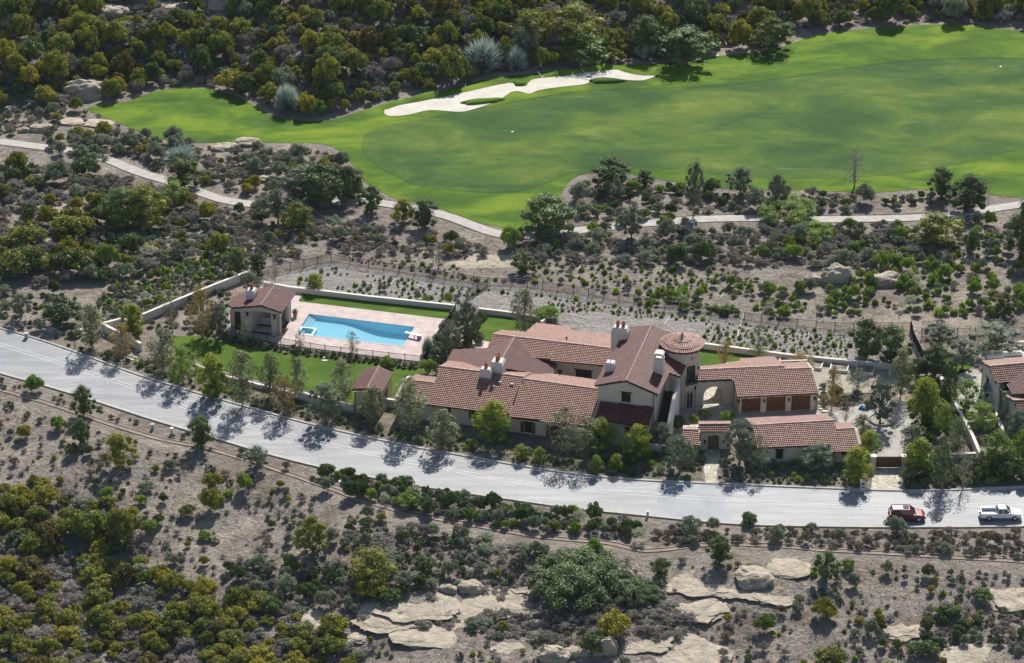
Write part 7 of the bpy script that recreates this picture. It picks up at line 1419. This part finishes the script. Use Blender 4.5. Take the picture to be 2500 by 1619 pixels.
scatter([(1240, 600), (1900, 560), (2330, 600), (2150, 655), (1750, 650), (1280, 640)], 130, [('sage', 70), ('greysage', 30)], 22, 50, [(A9, 'below the cart path')], 'low scrub below the cart path', f=.42, hr=(.4, .6))
# hedge rows
def hedge(pts, step, w_, kinds, ph, group, rows=2, hh=.95):
    P = [G(x, y) for x, y in pts]
    for i in range(len(P) - 1):
        d = P[i + 1] - P[i]; n = int(d.length / step); e = d.normalized(); nn_ = Vector((-e.y, e.x, 0))
        for r_ in range(rows):
            for k in range(n):
                p = P[i].lerp(P[i + 1], (k + .5 + rs_.uniform(-.2, .2)) / n) + nn_ * (r_ * step * .9 + rs_.uniform(-.1, .1)); s = rs_.uniform(.8, 1.2) * w_ / 2
                PEND.append((rs_.choice(kinds), p, s, s * 2 * hh * rs_.uniform(.8, 1.1), 150, ph, group, False)); cell_add(p.x, p.y, s)
hedge([(470, 808), (610, 846), (790, 872), (1020, 902)], .78, .95, ['otuft', 'otuft', 'gtuft', 'greysage'], 'in the hedge row below the pool fence', 'hedge row below the pool fence')
hedge([(1048, 884), (1078, 838), (1104, 796), (1118, 770)], .9, 1.2, ['greysage', 'otuft'], 'in the hedge along the right pool fence', 'hedge along the right pool fence')
hedge([(1148, 828), (1186, 772)], .8, 1.1, ['oak', 'otuft'], 'in the dark hedge left of the small rear lawn', 'hedge left of the rear lawn')
# --- turn the list into objects: up to 300 of a kind each on its own, the rest of that kind in one mesh
LM = [(268, 20, 'the wide pale boulder at the top'), (540, 15, 'the pale ridge boulder at the top'), (85, 92, 'the boulder trio on the left hillside'), (167, 86, 'the flat topped hillside boulder'), (208, 215, 'the biggest pale boulder'), (592, 140, 'the lone grey hillside boulder'), (702, 240, 'the silver bush at the turf notch'), (776, 270, 'the pale shrub at the upper turf edge'), (1180, 135, 'the big silver bush'), (1260, 145, 'the smaller silver bush above the bunker'), (1290, 70, 'the sumac tree above the bunker'), (1405, 60, 'the large sumac tree above the bunker'), (1580, 85, 'the hillside oak behind the upper turf'), (1672, 110, 'the dark oak at the upper turf edge'), (1882, 80, 'the leaning sumac at the upper turf edge'), (430, 100, 'the hillside centre above the turf tongue'), (750, 130, 'the hillside notch left of the silver bush'), (950, 90, 'the hillside crest left of the bunker'), (2090, 40, 'the turf corner at top right'), (2350, 35, 'the top right corner of the turf'), (25, 262, 'the low boulder at the left edge'), (100, 310, 'the split boulder at left'), (205, 300, 'the long double slab'), (441, 380, 'the silver bush beside the cart path'), (550, 357, 'the grey boulder with cactus'), (652, 436, 'the cracked boulder in brown brush'), (4, 404, 'the boulder cut by the left edge'), (326, 505, 'the big tree pair in the left scrub'), (427, 470, 'the bright tree between path bends'), (120, 575, 'the glowing bush pair at left'), (264, 635, 'the upright green shrub at left'), (362, 618, 'the pale flowering shrub at left'), (679, 505, 'the olive at the cart path bend'), (786, 450, 'the largest oak at the turf edge'), (905, 486, 'the oak beside the cart path'), (1037, 520, 'the tree pair at the cart path'), (1200, 648, 'the flat sandstone sheet'), (1280, 640, 'the rounded oak on the bank'), (1334, 522, 'the wide mound at the turf tip'), (1491, 425, 'the widest oak at the fairway edge'), (1541, 545, 'the pale lone olive below the path'), (1693, 460, 'the tall thin tree at the fairway'), (1807, 442, 'the round headed tree at the fairway'), (1896, 465, 'the tall stemmed tree at the fairway'), (2085, 410, 'the bare tree against the fairway'), (2330, 465, 'the oak pair at the fairway edge'), (1920, 537, 'the low bright mound'), (2285, 556, 'the tree at the far path bend'), (2040, 666, 'the big brown boulder'), (2160, 680, 'the broad tan boulder'), (2372, 588, 'the small dark tree on bare bank'), (2450, 740, 'the lone tree on the dry bank'), (2144, 830, 'the dark tree pair below the fence'), (671, 642, 'the tall bare tree above the pool house'), (605, 637, 'the oak pair outside the diagonal wall'), (809, 640, 'the upper corner of the slope fence'), (1160, 715, 'the short fence run on the slope'), (1071, 627, 'the bare tree on the bank'), (900, 735, 'the middle of the pool rear wall'), (1281, 758, 'the sycamore at the small rear lawn'), (1512, 790, 'the twin pot chimney'), (1661, 825, 'the tower finial'), (1850, 836, 'the thin tree behind the garage roof'), (1586, 748, 'the long fence behind the house'), (1800, 790, 'the pipe above the round tower'), (1973, 822, 'the short pipe above the raised beds'), (450, 735, 'the middle of the diagonal wall'), (147, 754, 'the rounded oak at far left'), (52, 746, 'the olive at far left'), (250, 800, 'the corner of the left entry wall'), (595, 770, 'the pool house door'), (480, 820, 'the left tip of the big lawn'), (600, 850, 'the left half of the pool fence'), (800, 875, 'the stones at the pool gate'), (960, 893, 'the right half of the pool fence'), (1090, 830, 'the right pool fence'), (300, 860, 'the stepping stones at left'), (447, 888, 'the tree at the lawn tip'), (595, 960, 'the tall silvery sycamore'), (725, 970, 'the middle roadside wall'), (880, 1000, 'the ochre pavilion'), (1000, 1040, 'the sycamore at the house corner'), (1080, 1080, 'the post light before the house'), (1203, 1070, 'the big camphor before the wing'), (1317, 1110, 'the small camphors in the front garden'), (1405, 1105, 'the pair of grey trees'), (1553, 1100, 'the camphor before the block corner'), (1655, 1140, 'the olive beside the gatehouse'), (1740, 1150, 'the flagstone walk'), (1852, 1130, 'the leaning thin tree'), (1993, 1120, 'the low olive before the guest wing'), (2106, 1180, 'the letterbox pillar'), (2168, 1150, 'the wooden driveway gate'), (2020, 960, 'the stones beside the garage'), (2153, 1010, 'the olive in the ring'), (2300, 950, 'the top pillar of the boundary wall'), (2390, 1110, 'the road end of the boundary wall'), (83, 943, 'the green shrub on the verge at far left'), (205, 975, 'the oak on the near verge'), (291, 1100, 'the sumac on the upper slope'), (263, 1206, 'the lone shrub on the bare slope'), (363, 1290, 'the round shrub beside the bush mass'), (491, 1055, 'the second verge oak'), (520, 1200, 'the shrub pair on the slope'), (628, 1115, 'the third verge tree'), (762, 1300, 'the single stemmed sumac'), (910, 1378, 'the wide headed sumac'), (901, 1445, 'the glowing bush below the sumac'), (836, 1176, 'the flat cover on the left verge'), (1044, 1216, 'the round drain grate'), (1250, 1240, 'the middle of the kerb hedge'), (1453, 1310, 'the wire cage'), (1581, 1262, 'the beige post at the kerb'), (1756, 1340, 'the tree over the channel'), (1828, 1272, 'the lone dark shrub at the kerb'), (2188, 1290, 'the red car'), (2443, 1290, 'the white pickup'), (1412, 1440, 'the huge low mound'), (1522, 1400, 'the leaning grey boulder'), (1612, 1380, 'the tree below the channel'), (1843, 1398, 'the large cubic block'), (2017, 1380, 'the tree above the blocks'), (1690, 1480, 'the curved sandstone ledge'), (1895, 1458, 'the pitted sandstone patch'), (2012, 1490, 'the round golden bush at lower right'), (1866, 1525, 'the round green shrub at lower right'), (2195, 1540, 'the yellowish sandstone patch'), (2400, 1455, 'the oak beside the right sandstone sheet'), (2315, 1497, 'the oak on the lower right slope'), (2255, 1592, 'the oak near the bottom right corner'), (2030, 1605, 'the golden bush at the bottom edge'), (1640, 1603, 'the long shelf at the bottom'), (1500, 1535, 'the glowing bush at lower middle'), (1415, 1590, 'the boulder pair at the bottom'), (1308, 1520, 'the small grey rock in brush'), (1130, 1475, 'the layered sandstone shelf'), (1035, 1552, 'the cushion shaped boulder'), (785, 1510, 'the sandy shelf'), (210, 1290, 'the bush at the mass upper edge'), (30, 1240, 'the golden bush at lower left edge'), (250, 1430, 'the middle of the lower left mass'), (100, 1560, 'the bottom left corner'), (450, 1560, 'the bottom edge left of centre'), (600, 1460, 'the right fringe of the bush mass'), (2250, 1420, 'the bare slope below the channel'), (1100, 1350, 'the slope below the kerb hedge')]
NEAR = {}
def proj(p):
    q = p - CAM; d = q.dot(FW); return CX + F * q.dot(RT) / d, CY - F * q.dot(UP) / d
bycat = {}
for q in PEND: bycat.setdefault(BN[q[0]][2], []).append(q)
cnt = 0; STUFF = {}
BOBJ = {}
for cat, lst in bycat.items():
    lst.sort(key=lambda q: -(q[4] + (1e6 if q[7] else 0)))
    for i, (kind, c, rx, hz, a_, ph, grp, named) in enumerate(lst):
        vi = cnt % len(BP[kind]); cnt += 1; me = BP[kind][vi]; rz = brn.uniform(0, 6.28); ex = brn.uniform(.88, 1.12)
        if i < 290:
            nm, ds, ct = BN[kind]; src = BOBJ.get((kind, vi))
            if src is None: o = bpy.data.objects.new(nm, me); BOBJ[(kind, vi)] = o
            else: o = src.copy()
            col.objects.link(o); o.location = (c.x, c.y, c.z - .03); o.scale = (rx * ex, rx / ex, hz); o.rotation_euler = (0, 0, rz)
            if 'group' in o: del o['group']
            tag(o, ds + ' ' + ph, ct, None if named else grp)
            if not named:
                px_, py_ = proj(c); li = min(range(len(LM)), key=lambda j: (LM[j][0] - px_) ** 2 + (1.6 * (LM[j][1] - py_)) ** 2); dx, dy = px_ - LM[li][0], py_ - LM[li][1]
                side = 'left of' if dx < -abs(dy) * 1.2 else 'right of' if dx > abs(dy) * 1.2 else (('upper ' if dy < 0 else 'lower ') + ('left of' if dx < 0 else 'right of') if abs(dx) > abs(dy) * .35 else 'above' if dy < 0 else 'below')
                NEAR.setdefault((ds, side, li), []).append((math.hypot(dx, dy), o))
        else: STUFF.setdefault(kind, []).append((c, rx, hz, rz, vi))
ORD = ['nearest', 'second nearest', 'third nearest', 'fourth nearest', 'fifth nearest', 'sixth nearest', 'seventh nearest', 'eighth nearest', 'ninth nearest', 'tenth nearest', 'eleventh nearest', 'twelfth nearest', 'thirteenth nearest', 'fourteenth nearest', 'fifteenth nearest', 'sixteenth nearest', 'seventeenth nearest', 'eighteenth nearest']
for (ds, side, li), lst in NEAR.items():
    lst.sort(key=lambda q: q[0])
    for i, (d_, o) in enumerate(lst):
        if len(lst) == 1: o['label'] = ds + ' ' + side + ' ' + LM[li][2]
        elif i < 18: o['label'] = ORD[i] + ' ' + ds + ' ' + side + ' ' + LM[li][2]
        else: o['label'] = ds + ' far off, ' + side + ' ' + LM[li][2]
for o in col.objects:
    if 'label' in o and len(o['label'].split()) > 16: o['label'] = ' '.join(w_ for w_ in o['label'].split() if w_ not in ('the', 'a'))
def merged(name, items, mat):
    Vs, Fs, Ts = [], [], []; o = 0
    for me, c, rx, hz, rz in items:
        n = len(me.vertices); V = np.empty(n * 3, np.float32); me.vertices.foreach_get('co', V); V = V.reshape(-1, 3); m = len(me.polygons); Fq = np.empty(m * 4, np.int32); me.polygons.foreach_get('vertices', Fq); T = np.empty(m, np.float32); me.attributes['tint'].data.foreach_get('value', T)
        ca, sa = math.cos(rz), math.sin(rz); X = V * np.array([rx, rx, hz]); Vs.append(np.stack([X[:, 0] * ca - X[:, 1] * sa + c.x, X[:, 0] * sa + X[:, 1] * ca + c.y, X[:, 2] + c.z - .02], 1)); Fs.append(Fq.reshape(-1, 4) + o); Ts.append(np.clip(T + brn.uniform(-.15, .15), 0, 1)); o += n
    me = mesh_np(name, np.vstack(Vs), np.vstack(Fs), np.concatenate(Ts), mat); ob = bpy.data.objects.new(name, me); col.objects.link(ob); struct(ob, 'stuff'); return ob
SN = {'sumac': 'distant_chaparral', 'gold': 'distant_golden_chaparral', 'rust': 'distant_rusty_chaparral'}
for kind, it in STUFF.items(): merged(SN.get(kind, 'distant_' + BN[kind][0]), [(BP[kind][vi], c, rx, hz, rz) for c, rx, hz, rz, vi in it], BP[kind][0].materials[0])
# --- tufts of dry grass and seedlings nobody could count
small = {k: [spray(k + '_small', 9, L[k], s + 60, 1.0, .16, 85) for s in range(4)] for k in ('brown', 'sage', 'greysage', 'oak', 'green')}
def sprinkle(name, poly, n, kind, smin, smax, check=True):
    xs = [p[0] for p in poly]; ys = [p[1] for p in poly]; it = []; t = 0
    while len(it) < n and t < n * 6:
        t += 1; px, py = rs_.uniform(min(xs), max(xs)), rs_.uniform(min(ys), max(ys))
        if not inpoly(px, py, poly): continue
        c = G(px, py)
        if check and (inpoly(c.x, c.y, TURFP) or inpoly(c.x, c.y, NOGO[0]) or inpoly(c.x, c.y, ROADP)): continue
        if H(c.x, c.y) == 0 and rs_.random() < .0: continue
        s = rs_.uniform(smin, smax); it.append((rs_.choice(small[kind]), c, s, s * rs_.uniform(.5, .9), rs_.uniform(0, 6.28)))
    merged(name, it, L[kind])
FGP = [(-20, 975), (120, 1020), (600, 1160), (900, 1262), (1200, 1320), (1480, 1370), (1700, 1372), (2000, 1380), (2520, 1400), (2520, 1640), (-20, 1640)]
sprinkle('dry_grass_tufts', FGP, 6500, 'brown', .12, .36); sprinkle('grey_seedling_scrub', FGP, 6000, 'sage', .14, .46); sprinkle('dark_seedling_scrub', FGP, 900, 'oak', .12, .35)
MIDP = [(-20, 262), (200, 262), (450, 350), (780, 370), (900, 500), (1200, 560), (1500, 545), (1900, 470), (2400, 480), (2520, 520), (2520, 800), (2200, 820), (2050, 860), (1500, 750), (1200, 690), (800, 630), (350, 760), (-20, 780)]
sprinkle('dry_scrub_cover', MIDP, 4600, 'sage', .14, .45); sprinkle('dry_grass_cover', MIDP, 3200, 'brown', .10, .30); sprinkle('green_seedling_cover', MIDP, 900, 'greysage', .14, .4)
sprinkle('hillside_undergrowth', [(-60, -40), (2560, -40), (2560, 60), (2090, 64), (1754, 125), (1250, 178), (900, 255), (700, 285), (470, 204), (200, 250), (-60, 290)], 3200, 'sage', .3, .8)
sprinkle('slope_seedlings', [(700, 695), (800, 650), (1180, 705), (1400, 722), (2060, 808), (2060, 870), (1720, 842), (1500, 765), (1150, 740)], 1800, 'sage', .10, .26)
sprinkle('slope_dry_grass', [(700, 695), (800, 650), (1180, 705), (1400, 722), (2060, 808), (2060, 870), (1720, 842), (1500, 765), (1150, 740)], 1200, 'brown', .08, .22)
sprinkle('bed_ground_cover', [(160, 842), (420, 882), (620, 952), (840, 1008), (1000, 1052), (1250, 1082), (1500, 1115), (1715, 1105), (1715, 1175), (1500, 1163), (1250, 1127), (1000, 1083), (840, 1048), (600, 986), (294, 890)], 5200, 'greysage', .16, .48)
sprinkle('bed_leafy_cover', [(160, 842), (420, 882), (620, 952), (840, 1008), (1000, 1052), (1250, 1082), (1500, 1115), (1715, 1105), (1715, 1175), (1500, 1163), (1250, 1127), (1000, 1083), (840, 1048), (600, 986), (294, 890)], 3000, 'green', .14, .42)
sprinkle('gravel_garden_cover', [(1764, 1120), (2118, 1148), (2118, 1188), (1764, 1178)], 1100, 'greysage', .10, .30)
sprinkle('verge_dry_cover', [(-20, 915), (400, 1035), (800, 1150), (1250, 1228), (1600, 1268), (2520, 1292), (2520, 1368), (2000, 1338), (1570, 1335), (1200, 1285), (600, 1118), (-20, 945)], 1300, 'brown', .10, .32)
print('plants', len(PEND), {k: len(v) for k, v in bycat.items()}, {k: len(v) for k, v in STUFF.items()})
